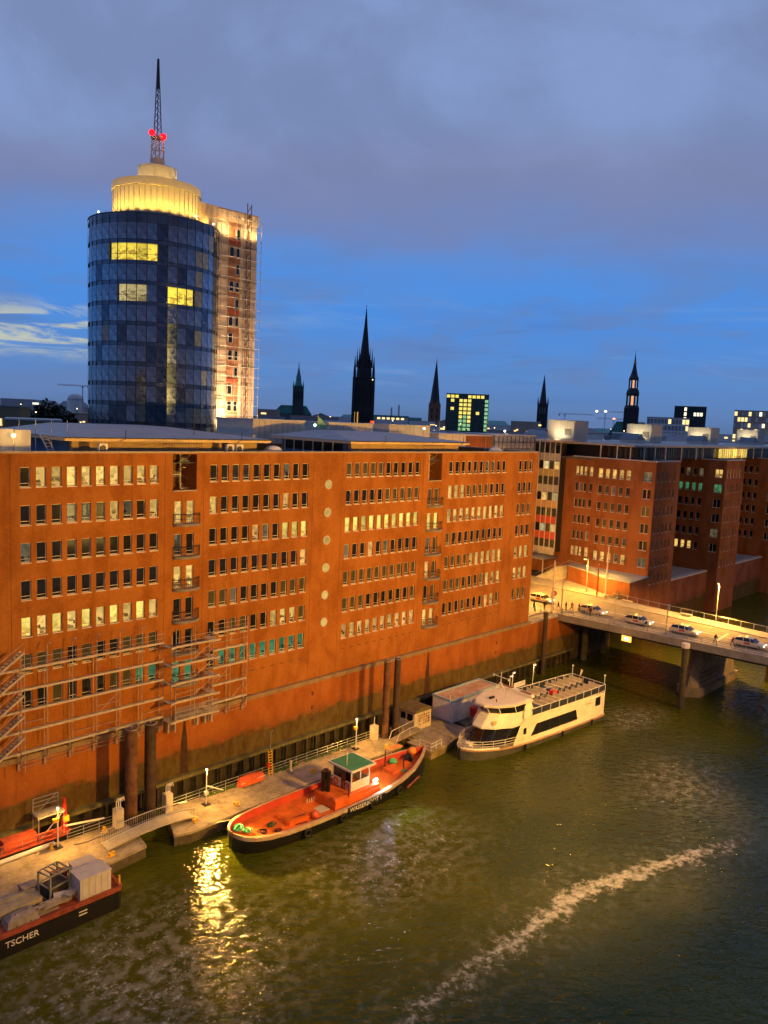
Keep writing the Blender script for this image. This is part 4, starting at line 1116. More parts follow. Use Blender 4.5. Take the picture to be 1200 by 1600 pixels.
for k in range(900):
    x = RND.choice((RND.uniform(46, 50), RND.uniform(55.5, 59), RND.uniform(60, 68.5))); y = 69.95 - .011 * (x - 42) + RND.gauss(0, .13); h = RND.uniform(.1, .35); a = RND.uniform(0, 6.28)
    wb.add([(x - .05 * math.cos(a), y - .05 * math.sin(a), 1.2), (x + .05 * math.cos(a), y + .05 * math.sin(a), 1.2), (x + RND.gauss(0, .08), y + RND.gauss(0, .08), 1.2 + h)], [(0, 1, 2)])
wb.build('weeds', mat('weed_green', (.09, .17, .03), .8, .4, 3), t)['kind'] = 'stuff'

# mooring piles
for x, y, r, h, lb in ((37.9, 70.6, .62, 10.8, 'thick rusty mooring pile left of a pair by the gangway'), (40.15, 70.9, .6, 10.7, 'dark mooring pile right of a pair by the gangway'),
                       (72.7, 68.8, .46, 11.5, 'rusty mooring pile left of a pair at the pontoon end'), (74.4, 68.6, .44, 11.5, 'dark rusty mooring pile right of a pair at the pontoon end'),
                       (115.4, 72.6, .42, 11.0, 'tall dark pile against the wall near the bridge')):
    t = thing('mooring_pile', lb, 'pile', (x, y, 0), 0, 'mooring piles')
    B().cone((x, y, -2), (x, y, h), r, r * .97, 18).build('shaft', mat('pile_dark', (.06, .038, .025), .75, .5, .8, bump=.4) if 'dark' in lb else RUST, t, True)
    B().torus((x, y, h), r * .95, .04, 'Z', 18, 5).cone((x, y, h), (x, y, h + .35), .05, .04, 6).build('top_ring', STEEL, t)
    B().torus((x, y, 1.35), r + .1, .07, 'Z', 18, 5).build('guide_collar', DARKM, t)


def pontoon_lamp(x, y, lb, box=False):
    t = thing('pontoon_lamp', lb, 'lamp post', (x, y, 1.2), 0, 'pontoon lamp posts')
    B().cone((x, y, 1.2), (x, y, 5.0), .07, .06, 8).build('pole', WHITE, t)
    B().box(x - .35, y - .35, 1.2, x + .35, y + .35, 1.3).build('base', DARKM, t)
    if not box:
        B().beam((x, y, 3.3), (x + 1.5, y - .9, 2.7), .12, .1).build('arm', WHITE, t)
        B().obox((x - .02, y, 2.5), (.4, .3, .35)).build('junction_box', WHITE, t)
    else: B().obox((x - .2, y - .05, 4.0), (.5, .3, .35)).build('junction_box', YELLOW, t)
    B().cone((x, y, 5.0), (x, y, 5.14), .09, .11, 10).build('lens', emit_mat('pontoon_lens', (1, .66, .25), 12), t)
    lamp('pontoon_light', 'SPOT', (x, y - .15, 5.3), 2600 if not box else 2400, (1, .47, .085), t, .16, (x, y - .6, 0), 150, .5)
    if not box: lamp('added_glitter_spot', 'SPOT', (x + .1, y - .3, 5.1), 44000, (1, .50, .09), t, .3, (x - 2.5, y - 12, 0), 52, .8)  # extra spot added to the post so the lamp glitters on the water


pontoon_lamp(45.3, 68.4, 'white lamp post with slanted arm on the long pontoon left of the orange boat')
pontoon_lamp(30.3, 70.3, 'thin white lamp post on the left pontoon beside the red raft', True)
pontoon_lamp(67.3, 68.6, 'white lamp post with yellow box at the right end of the long pontoon', True)
# yellow mooring bitts
def bitt(x, y, lb, z=1.2):
    t = thing('mooring_bitt', lb, 'bollard', (x, y, z), rad(RND.uniform(0, 180)), 'yellow mooring bitts', local=True)
    B().box(-.35, -.2, 0, .35, .2, .08).build('base', YELLOW, t)
    for s in (-.2, .2): B().lathe([(.1, .08), (.1, .3), (.17, .32), (.17, .38), (.02, .42)], 10, (s, 0)).build('horn', YELLOW, t, True)
for x, y, lb in ((47.6, 66.2, 'yellow mooring bitt by the stern of the orange boat'), (59.0, 67.0, 'yellow mooring bitt mid pontoon behind the black funnel'), (70.6, 66.4, 'yellow mooring bitt at the right pontoon end'),
                 (33.3, 65.7, 'yellow mooring bitt at the foot of the gangway'), (34.9, 70.2, 'yellow mooring bitt by the left white cabinet'), (31.9, 65.2, 'yellow mooring bitt at the corner behind the barge'),
                 (42.5, 66.1, 'dark-footed yellow bitt at the left pontoon end'), (29.8, 70.6, 'yellow mooring bitt beside the red pontoon crane')): bitt(x, y, lb)
# orange upturned rescue boat on the pontoon
t = thing('rescue_dinghy', 'orange covered rescue dinghy lying by the pontoon railing', 'dinghy', (51.7, 69.3, 1.2), rad(-1), local=True)
rg = []
for s, w_, h in ((-1.65, .12, .3), (-1.5, .45, .7), (-1.1, .58, .85), (0, .62, .9), (1.0, .58, .85), (1.5, .48, .78), (1.68, .35, .6)):
    rg.append([(s, -w_, .25), (s, -w_ * .85, .25 + h * .75), (s, -w_ * .4, .25 + h), (s, w_ * .4, .25 + h), (s, w_ * .85, .25 + h * .75), (s, w_, .25), (s, w_ * .5, .05), (s, -w_ * .5, .05)])
B().loft(rg).build('hull', ORANGE2, t, True)
B().tube([(-1.6, -.5, .6), (1.6, -.52, .75)], .03, 5).build('grab_line', WHITE, t)
for s in (-1, 1): B().box(s - .1, -.6, 0, s + .1, .6, .12).build('cradle', STEEL, t)
# yellow ladder frame and posts
t = thing('yellow_ladder', 'upright yellow access ladder at the pontoon railing', 'ladder', (54.6, 69.5, 1.2))
for s in (0, .5): B().tube([(54.4 + s, 69.5, 1.2), (54.4 + s, 69.7, 4.2)], .06, 6).build('side_rail', YELLOW, t)
for k in range(9): B().tube([(54.4, 69.5 + k * .022, 1.45 + k * .32), (54.9, 69.5 + k * .022, 1.45 + k * .32)], .04, 5).build('rung', YELLOW, t)
B().obox((54.25, 69.45, 2.6), (.3, .25, .5)).build('life_buoy_box', RED, t)
B().tube([(54.7, 69.7, 4.2), (54.7, 69.7, 6.4), (54.95, 69.6, 6.5)], .04, 6).build('gooseneck', STEEL, t)
t = thing('bollard_post', 'short pale post on the pontoon right of the yellow ladder', 'post', (57.1, 68.9, 1.2))
B().cone((57.1, 68.9, 1.2), (57.1, 68.9, 2.4), .14, .14, 10).cone((57.1, 68.9, 2.4), (57.1, 68.9, 2.5), .18, .16, 10).build('shaft', BEIGE, t); B().box(56.85, 68.65, 1.2, 57.35, 69.15, 1.26).build('base', STEEL, t)
def cabinet(x, y, lb, pipes=True):
    t = thing('supply_cabinet', lb, 'cabinet', (x, y, 1.2), 0, 'supply cabinets')
    B().box(x - .4, y - .4, 1.2, x + .4, y + .4, 3.1).build('body', mat('cabinet_cream', (.6, .55, .45), .5, .1), t)
    B().box(x - .3, y - .43, 1.5, x + .3, y - .402, 2.9).build('door', mat('cabinet_cream', (.6, .55, .45)), t)
    if pipes:
        for k in range(3): B().tube([(x - .25 + k * .22, y - .1, 3.1), (x - .25 + k * .22, y - .1, 3.9), (x - .1 + k * .22, y - .1, 4.15), (x + .12 + k * .2, y - .1, 4.1), (x + .18 + k * .2, y - .1, 3.8)], .06, 6).build('hose', WHITE, t)
    else: B().tube([(x, y, 3.1), (x, y, 4.2)], .05, 6).build('aerial', WHITE, t)
cabinet(36.3, 70.2, 'cream supply cabinet with curved white hoses on the left pontoon'); cabinet(41.6, 69.9, 'cream supply cabinet with curved hose by the dark pile'); cabinet(71.2, 69.3, 'plain cream cabinet at the right end of the long pontoon', False)
# gangway between the pontoons
t = thing('gangway', 'arched aluminium gangway with barred railings linking the two pontoons', 'gangway', (38, 67.3, 1.3))
gp = [(33.4, 1.32), (34.8, 1.5), (36.5, 1.68), (38.5, 1.76), (40.3, 1.7), (41.8, 1.55), (42.8, 1.35)]
for (xa, za), (xb, zb) in zip(gp, gp[1:]):
    B().loft([[(xa, 66.5, za), (xa, 68.1, za), (xa, 68.1, za + .12), (xa, 66.5, za + .12)], [(xb, 66.5, zb), (xb, 68.1, zb), (xb, 68.1, zb + .12), (xb, 66.5, zb + .12)]]).build('deck_plate', mat('alu_deck', (.45, .42, .36), .6, .2), t)
GA = mat('alu_rail', (.55, .52, .46), .4, .1, metal=.4)
for y in (66.5, 68.1):
    B().tube([(x, y, z + 1.1) for x, z in gp], .045, 5).build('hand_rail', GA, t)
    B().tube([(x, y, z + .3) for x, z in gp], .03, 5).build('lower_rail', GA, t)
    for k in range(40):
        x = 33.5 + k * .235
        for (xa, za), (xb, zb) in zip(gp, gp[1:]):
            if xa <= x < xb: z = za + (zb - za) * (x - xa) / (xb - xa)
        B().tube([(x, y, z + .1), (x, y, z + 1.1)], .016, 4).build('baluster', GA, t)
# gangway from pontoon to the right dock
t = thing('gangplank', 'short gangplank from the pontoon end to the wooden dock', 'gangplank', (75, 67.3, 1.3))
B().loft([[(72.2, 66.4, 1.3), (72.2, 67.7, 1.3), (72.2, 67.7, 1.4), (72.2, 66.4, 1.4)], [(77.9, 66.9, 1.5), (77.9, 68.1, 1.5), (77.9, 68.1, 1.6), (77.9, 66.9, 1.6)]]).build('deck_plate', WOOD, t)
for y0_, y1_ in ((66.4, 66.9), (67.7, 68.1)):
    B().tube([(72.4, y0_, 1.4), (72.9, y0_, 2.4), (75.5, (y0_ + y1_) / 2, 2.5), (77.7, y1_, 2.6), (77.7, y1_, 1.6)], .04, 5).tube([(75.2, (y0_ + y1_) / 2, 1.5), (75.2, (y0_ + y1_) / 2, 2.5)], .03, 5).build('hand_rail', WHITE, t)
# orange pontoon end block
t = thing('pontoon_end_fender', 'orange-stained fender block at the right pontoon end', 'fender', (72.0, 65.9, 1.2))
B().box(70.2, 65.3, 1.205, 72.5, 66.3, 1.26).build('pad', mat('orange_stain', (.5, .22, .08), .8, .3), t); B().box(72.55, 65.5, -.3, 72.8, 69.6, 1.15).build('fender_beam', WOODD, t)

# ------------------------------------------------------------------ right wooden dock with kiosk and container
t = thing('wooden_dock', 'weathered plank dock with timber skirt in front of the kiosk', 'dock', (80, 66, 0))
dp = [(74.3, 64.4), (74.2, 62.0), (76.9, 62.2), (85.5, 64.4), (96.5, 64.8), (96.8, 71.0), (76.0, 71.0), (75.2, 66.3)]
B().prism(dp, -.8, .85).build('skirt', mat('skirt_timber', (.22, .17, .09), .85, .4, 1.5), t)
for k in range(28):
    x = 74.3 + k * .8; ya = 62.2 + max(0, (x - 76.9)) * .255 if x < 85.5 else 64.6
    if x > 84: continue
    yb2 = 66.3 if x < 75.4 else 71.0
    B().box(x, ya, .86, x + .77, yb2, 1.0 + .015 * (k % 3)).build('plank', WOOD, t)
B().box(84.0, 64.7, .86, 96.5, 70.9, 1.0).build('deck_sheet', mat('deck_dark', (.10, .085, .06), .8, .3), t)
for (a, c) in (((74.4, 64.2), (74.3, 62.2)), ((74.3, 62.2), (76.6, 62.4))):
    for h in (1.0, .55): B().tube([(*a, 1.0 + h), (*c, 1.0 + h)], .045, 5).build('rail', WHITE, t)
    for p in (a, c, ((a[0] + c[0]) / 2, (a[1] + c[1]) / 2)): B().tube([(*p, 1.0), (*p, 2.0)], .045, 5).build('post', WHITE, t)
t = thing('ticket_kiosk', 'small cream ticket kiosk with curved dark roof and notice board', 'kiosk', (78.8, 69.4, 1.0))
KC = mat('kiosk_cream', (.66, .58, .42), .55, .1)
B().box(77.5, 68.0, 1.0, 80.9, 70.8, 3.5).build('walls', KC, t)
rp = [(77.3, 3.5), (77.3, 3.62), (78.2, 3.95), (79.2, 4.08), (80.2, 3.95), (81.1, 3.62), (81.1, 3.5)]
B().prismy(rp, 67.8, 71.0).build('roof', mat('kiosk_roof', (.12, .10, .05), .7, .3), t, True)
B().box(77.46, 68.3, 2.3, 77.498, 69.3, 3.2).build('window', P_DARK, t); B().box(77.46, 69.6, 2.3, 77.498, 70.5, 3.2).build('window', P_DARK, t)
B().box(77.45, 69.5, 1.05, 77.496, 70.6, 2.2).build('door_panel', mat('kiosk_blue', (.4, .42, .45), .5, .1), t)
B().box(78.2, 67.93, 1.6, 80.6, 67.995, 3.3).build('notice_board', mat('notice_white', (.6, .52, .38), .6, .1), t)
for k in range(5):
    for j in range(4):
        if RND.random() < .8: B().box(78.35 + k * .45, 67.915, 1.75 + j * .38, 78.35 + k * .45 + RND.uniform(.2, .36), 67.928, 1.75 + j * .38 + RND.uniform(.12, .3)).build('notice', mat('notice_red_brown', (.22, .06, .04), .6, .3), t)
t = thing('white_container', 'white site container with blue roof edge and rusty roof behind the ferry', 'container', (89, 68.4, 1.0))
B().box(83.8, 66.6, 1.0, 94.4, 70.3, 4.05).build('walls', mat('container_white', (.74, .77, .82), .5, .12, .6), t)
B().box(84.1, 66.9, 4.06, 94.1, 70.0, 4.14).build('roof', mat('rusty_white_roof', (.62, .55, .45), .7, .1, .8, two=(.42, .18, .07)), t)
for (x0, y0_, x1, y1_) in ((83.7, 66.5, 94.5, 66.85), (83.7, 70.05, 94.5, 70.4), (83.7, 66.85, 84.05, 70.05), (94.15, 66.85, 94.5, 70.05)): B().box(x0, y0_, 3.95, x1, y1_, 4.25).build('roof_edge', mat('pale_blue_edge', (.35, .48, .55), .5, .1), t)
for k in range(22): B().box(84.2 + k * .47, 66.56, 1.1, 84.32 + k * .47, 66.598, 3.9).build('wall_rib', MATS['container_white'], t)
for k in range(2): B().box(83.74, 67.0 + k * 1.6, 1.15, 83.795, 68.5 + k * 1.6, 3.8).build('door', MATS['container_white'], t)
B().tube([(83.7, 67.0, 1.0), (83.7, 67.0, 4.9)], .06, 6).build('corner_pole', WHITE, t)
t = thing('red_hose_box', 'red hose box standing before the white container', 'box', (88, 66.0, 1.0))
B().box(87.4, 65.7, 1.3, 88.3, 66.3, 2.5).build('cabinet', RED, t); B().box(87.3, 65.65, 2.5, 88.4, 66.35, 2.6).build('lid', RED, t); B().box(87.5, 65.8, 1.0, 87.6, 66.2, 1.3).box(88.1, 65.8, 1.0, 88.2, 66.2, 1.3).build('leg', STEEL, t)
t = thing('dock_bench', 'white slatted bench on the dock behind the ferry', 'bench', (102, 68.5, 1.0))
B().box(99.5, 67.2, -.6, 106.5, 70.8, .95).build('landing_float', mat('skirt_timber', (.2, .16, .09)), t)
for k in range(3): B().box(101, 68.4, 1.75 + k * .28, 104, 68.46, 1.95 + k * .28).build('slat', WHITE, t)
for k in range(2): B().box(101, 67.9 + k * .25, 1.4, 104, 68.1 + k * .25, 1.46).build('slat', WHITE, t)
for x in (101.1, 103.9): B().box(x - .04, 67.9, .95, x + .04, 68.5, 1.4).build('leg', WHITE, t)
for x, y, h, lb in ((97.2, 66.2, 4.6, 'white lamp post on the dock behind the ferry wheelhouse'), (99.2, 68.0, 3.2, 'short white hooked post right of the container'), (103.0, 66.4, 4.6, 'white lamp post behind the ferry sun deck')):
    t = thing('dock_lamp', lb, 'lamp post', (x, y, 1.0)); B().tube([(x, y, .9), (x, y, 1 + h)], .05, 6).build('pole', WHITE, t); B().obox((x + .3, y, 1 + h), (.7, .2, .14)).build('head', WHITE, t)
    B().obox((x + .35, y, .9 + h), (.5, .16, .05)).build('lens', emit_mat('dock_lens', (1, .8, .5), 6), t); lamp('dock_light', 'SPOT', (x + .35, y - .1, .85 + h), 1300, (1, .62, .25), t, .15, (x - 2, y - 4, 0), 160, .5)


# ================================================================== BOATS
def interp(st, x):
    for a, c in zip(st, st[1:]):
        if a[0] <= x <= c[0]:
            f = (x - a[0]) / (c[0] - a[0]); return [a[i] + (c[i] - a[i]) * f for i in range(len(a))]
def strips(st, rows, cy=0):
    """rows: functions station -> (half breadth, z); builds both sides"""
    b = B()
    for s in (-1, 1):
        b.loft([[(q[0], cy + s * max(0.0, r(q)[0]), r(q)[1]) for r in rows] for q in st], closed=False, caps=False)
    return b


# --- orange work boat, x from stern to bow
ST = [(43.45, .05, 1.78), (43.6, .8, 1.77), (44.0, 1.55, 1.74), (44.8, 2.2, 1.70), (46.0, 2.7, 1.64), (48.0, 3.05, 1.56), (51, 3.28, 1.52), (55, 3.35, 1.48), (59, 3.3, 1.5), (62, 3.15, 1.6), (65, 2.8, 1.85), (67.5, 2.25, 2.15), (69.3, 1.55, 2.45), (70.6, .85, 2.7), (71.5, .3, 2.9), (71.75, .04, 2.95)]
CY = 61.0
wb_ = thing('work_boat', 'long orange-decked work boat with green-roofed wheelhouse moored at the pontoon', 'boat', (57.5, CY, 0))
strips(ST, [lambda q: (q[1] * 1.0, q[2] - .42), lambda q: (q[1] * .96, .35), lambda q: (q[1] * .9, -.2), lambda q: (q[1] * .5, -1.0)], CY).build('hull', BLACK, wb_, True)
strips(ST, [lambda q: (q[1] + .02, q[2] - .02), lambda q: (q[1] + .06, q[2] - .22), lambda q: (q[1] + .02, q[2] - .44)], CY).build('sheer_strake', mat('boat_offwhite', (.60, .55, .46), .55, .15, 1.1, two=(.40, .24, .13)), wb_, True)
strips(ST, [lambda q: (q[1] + .05, q[2]), lambda q: (q[1] - .28, q[2] + .01)], CY).build('gunwale', mat('gunwale_cream', (.62, .48, .34), .55, .15, 1.3, two=(.45, .20, .10)), wb_)
strips(ST, [lambda q: (q[1] - .26, q[2]), lambda q: (q[1] - .36, max(.75, q[2] - .75))], CY).build('bulwark', mat('red_bulwark', (.5, .06, .03), .5, .2), wb_, True)
strips(ST, [lambda q: (q[1] - .3, max(.76, q[2] - .74)), lambda q: (0, max(.80, q[2] - .70))], CY).build('deck', ORANGE, wb_, True)
B().cone((71.75, CY, 2.6), (71.9, CY, 3.4), .08, .05, 6).build('stem_post', ORANGE, wb_)
# trunk house
tr = B(); tr.loft([[(55.2, 59.0, .8), (62.2, 59.1, .8), (62.2, 62.7, .8), (55.2, 62.7, .8)], [(55.3, 59.1, 1.75), (62.0, 59.2, 1.75), (62.0, 62.6, 1.75), (55.3, 62.6, 1.75)], [(55.5, 59.35, 1.9), (61.8, 59.45, 1.9), (61.8, 62.4, 1.9), (55.5, 62.4, 1.9)]])
tr.build('deckhouse', ORANGE, wb_)
B().tube([(55.2, 58.97, 1.35), (62.2, 59.07, 1.35)], .05, 5).build('rubbing_moulding', ORANGE, wb_)
B().box(49.5, 59.6, .8, 53.4, 62.2, 1.15).build('hatch', ORANGE, wb_); B().box(49.7, 59.8, 1.15, 53.2, 62.0, 1.22).build('hatch_lid', ORANGE, wb_)
for x in (50.9, 52.1): B().box(x, 59.75, 1.225, x + .06, 62.05, 1.26).build('hatch_batten', ORANGE, wb_)
# wheelhouse
WX0, WX1, WY0, WY1 = 57.9, 60.7, 59.5, 62.5
wh = B()
for (xa, xb, ya, yb2) in ((WX0, WX1, WY0, WY0 + .06), (WX0, WX1, WY1 - .06, WY1), (WX0, WX0 + .06, WY0 + .06, WY1 - .06), (WX1 - .06, WX1, WY0 + .06, WY1 - .06)): wh.box(xa, ya, 1.9, xb, yb2, 2.9)
wh.build('wheelhouse', WHITE, wb_)
for x in (WX0, (WX0 + WX1) / 2 - .05, WX1 - .12):
    for y in (WY0, WY1 - .12): B().box(x, y, 2.9, x + .12, y + .12, 4.2).build('window_post', WHITE, wb_)
B().box(WX0 + .02, WY0 + .05, 2.9, WX1 - .02, WY0 + .07, 4.2).build('pane', P_CLEAR, wb_); B().box(WX1 - .07, WY0 + .13, 2.9, WX1 - .05, WY1 - .13, 4.2).build('pane', P_CLEAR, wb_)
B().box(WX0 + .05, WY0 + .13, 2.9, WX0 + .07, WY1 - .13, 4.2).build('pane', P_DARK, wb_); B().box(WX0 + .14, WY1 - .07, 2.9, WX1 - .14, WY1 - .05, 4.2).build('pane', P_CLEAR, wb_)
B().box(WX0 - .02, WY0 + .9, 1.9, WX0 + .04, WY0 + 1.6, 3.9).build('door', mat('brown_door', (.12, .05, .03), .6, .2), wb_)
B().box(WX0 + .4, WY0 + .8, 1.9, WX0 + 1.0, WY1 - .8, 3.1).build('console', mat('dark_brown', (.1, .05, .03)), wb_)
rfb = B().box(WX0 - .35, WY0 - .4, 4.2, WX1 + .6, WY1 + .4, 4.42).build('roof', WHITE, wb_)
B().box(WX0 - .2, WY0 - .25, 4.425, WX1 + .3, WY1 + .25, 4.46).build('roof_sheet', GREEN, rfb)
B().tube([(58.2, 60.6, 4.4), (58.2, 60.6, 6.2)], .03, 5).build('aerial', WHITE, rfb)
# funnels and stanchions
fb = B()
for x, y in ((56.15, 61.3), (56.3, 61.9), (55.8, 61.7)): fb.cone((x, y, .9), (x, y, 4.0), .24, .26, 10).cone((x, y, 4.0), (x, y, 4.15), .3, .3, 10)
fb.build('funnel', BLACK, wb_)
B().obox((55.9, 61.5, 2.9), (.5, .5, .9)).build('silencer', BLACK, wb_)
for x, y, h in ((57.3, 59.2, 3.2), (66.2, 62.4, 3.4), (67.3, 60.4, 2.6), (55.4, 59.8, 1.9)): B().cone((x, y, .9), (x, y, h), .1, .09, 8).build('stanchion', mat('dark_red_iron', (.12, .02, .015), .6, .2), wb_)
B().box(53.6, 59.6, .82, 55.0, 60.9, .88).build('deck_plate', BEIGE, wb_)
B().ball((52.6, 59.3, 1.15), .42, 12, 8).build('mooring_buoy', ORANGE2, wb_, True)
B().ball((70.1, 61.6, 2.5), .5, 12, 8).build('fender_ball', mat('orange_ball', (.75, .28, .04), .5, .15), wb_, True)
wd = B().lathe([(.45, 1.85), (.5, 2.1), (.35, 2.4), (.1, 2.5)], 12, (69.1, 61.4)); wd.torus((69.0, 61.0, 2.1), .35, .12, 'X', 12, 6); wd.build('anchor_winch', BLACK, wb_, True)
B().lathe([(.3, 1.5), (.5, 1.55), (.48, 1.75), (.25, 1.95), (.05, 1.98)], 12, (67.6, 62.4)).build('green_cowl', mat('green_cowl', (.1, .5, .18), .5, .2), wb_, True)
B().box(65.5, 60.4, 1.2, 67.2, 62.0, 1.6).build('fore_hatch', ORANGE, wb_); B().box(66.8, 59.9, 1.25, 67.4, 60.5, 1.45).build('green_tray', GREEN, wb_)
def coil(name, c, r, n, m_, squash=.6):
    b = B()
    for k in range(n): b.torus((c[0] + RND.gauss(0, .12), c[1] + RND.gauss(0, .08), c[2] + k * .05), r * RND.uniform(.7, 1.1), .045, 'Z', 14, 5)
    b.build(name, m_, wb_, True)
coil('rope_coil', (45.0, 62.0, 1.2), .45, 6, GROPE); coil('rope_coil', (45.5, 61.3, 1.15), .35, 5, GROPE); coil('rope_coil', (46.6, 60.1, 1.05), .4, 5, BLACK); coil('rope_coil', (48.2, 61.0, .9), .32, 4, mat('dark_green_rope', (.05, .1, .05), .9, .2)); coil('rope_coil', (48.0, 59.6, .9), .3, 4, mat('maroon_rope', (.12, .02, .02), .9, .2))
for k in range(4): B().tube([(53.9 + k * .32, 62.1, .9), (53.9 + k * .32, 62.1, 1.25), (54.08 + k * .32, 62.3, 1.25), (54.08 + k * .32, 62.3, .9)], .04, 5).build('hoop', WHITE, wb_)
B().tube([(50.4, 60.2, 1.28), (51.8, 59.9, 1.28)], .06, 5).tube([(50.2, 59.5, .85), (51.5, 59.2, .85)], .07, 5).build('boat_hook', mat('dark_red_iron', (.12, .02, .015)), wb_)
B().torus((57.85, 60.4, 2.4), .33, .08, 'X', 16, 6).build('life_ring', ORANGE2, wb_, True); B().torus((57.82, 61.9, 2.4), .33, .08, 'X', 16, 6).build('life_ring', ORANGE2, wb_, True)
for x, hb in ((50.2, 3.24), (55.0, 3.35), (59.5, 3.3), (64.0, 2.95)):
    B().torus((x, CY - hb - .2, .72), .36, .15, 'Y', 16, 7).build('tyre_fender', TYRE, wb_, True); B().tube([(x, CY - hb - .12, 1.05), (x, CY - hb + .1, 1.5)], .03, 4).build('fender_rope', BLACK, wb_)
B().tube([(65.5, CY - 2.95, .55), (68.4, CY - 2.15, .75)], .1, 6).build('rubbing_log', mat('dull_red', (.3, .08, .05), .7, .2), wb_)
B().box(55.7, CY - 3.46, .86, 61.3, CY - 3.425, 1.5).build('name_board', BLACK, wb_)
tm = text_mesh('WASSERBOOT 1', .66, WHITE, .02, 'LEFT')
place_text('lettering', tm, wb_, (55.95, CY - 3.475, .95), (1, 0, 0), (0, 0, 1))
B().box(61.3, 59.55, 1.95, 61.7, 59.75, 2.25).build('deck_lamp_housing', WHITE, wb_); B().ball((61.85, 59.5, 2.15), .13, 8, 6).build('deck_lamp', emit_mat('white_floodlamp', (.95, 1, 1), 160), wb_)
lamp('deck_light', 'POINT', (62.0, 59.25, 2.2), 160, (.85, .95, 1.0), wb_, .12)
lamp('added_deck_glitter_spot', 'SPOT', (62.0, 59.0, 2.3), 2600, (.85, .95, 1.0), wb_, .2, (61.5, 50, 0), 80, .8)  # second spot added at the deck lamp to strengthen its glitter on the water
for (a, c) in (((44.6, CY + 2.0, 1.9), (42.6, 66.1, 1.4)), ((48.2, CY + 3.0, 1.7), (47.6, 66.1, 1.4)), ((68.8, CY + 1.7, 2.3), (70.5, 66.3, 1.4))): B().tube([a, ((a[0] + c[0]) / 2, (a[1] + c[1]) / 2, min(a[2], c[2]) - .15), c], .035, 5).build('mooring_rope', BEIGE, wb_)

# --- white ferry (own frame, +x to the bow, +y to port = towards the viewer)
fy = thing('passenger_ferry', 'white passenger ferry with open sun deck benches moored at the dock', 'ferry', (91.0, 58.7, 0), rad(175.44), local=True)
FW = mat('ferry_white', (.80, .79, .73), .4, .14, .5)
FS = [(-13.8, 2.75, .98), (-13.2, 3.05, .98), (-8, 3.2, .98), (-2, 3.25, 1.0), (4, 3.22, 1.06), (7, 3.1, 1.16), (9.5, 2.75, 1.28), (11.5, 2.15, 1.38), (12.8, 1.45, 1.45), (13.5, .8, 1.5), (13.85, .25, 1.52), (13.92, .03, 1.52)]
strips(FS, [lambda q: (q[1] * .98, q[2] - .25), lambda q: (q[1] * .93, .2), lambda q: (q[1] * .88, -.3), lambda q: (q[1] * .4, -1.0)]).build('hull', mat('ferry_hull_grey', (.085, .088, .09), .5, .35, .8), fy, True)
strips(FS, [lambda q: (q[1] + .1, q[2]), lambda q: (q[1] + .12, q[2] - .14), lambda q: (q[1] + .02, q[2] - .28)]).build('rubbing_strake', mat('strake_pink', (.50, .30, .24), .6, .2), fy, True)
strips(FS, [lambda q: (q[1] + .1, q[2] + .01), lambda q: (0, q[2] + .02)]).build('main_deck', mat('ferry_deck', (.34, .31, .26), .7, .2), fy)
B().add([(-13.8, -2.75, .98), (-13.8, 2.75, .98), (-13.75, 2.5, -.6), (-13.75, -2.5, -.6)], [(0, 1, 2, 3)]).build('transom', mat('ferry_hull_grey', (.16, .165, .17)), fy)
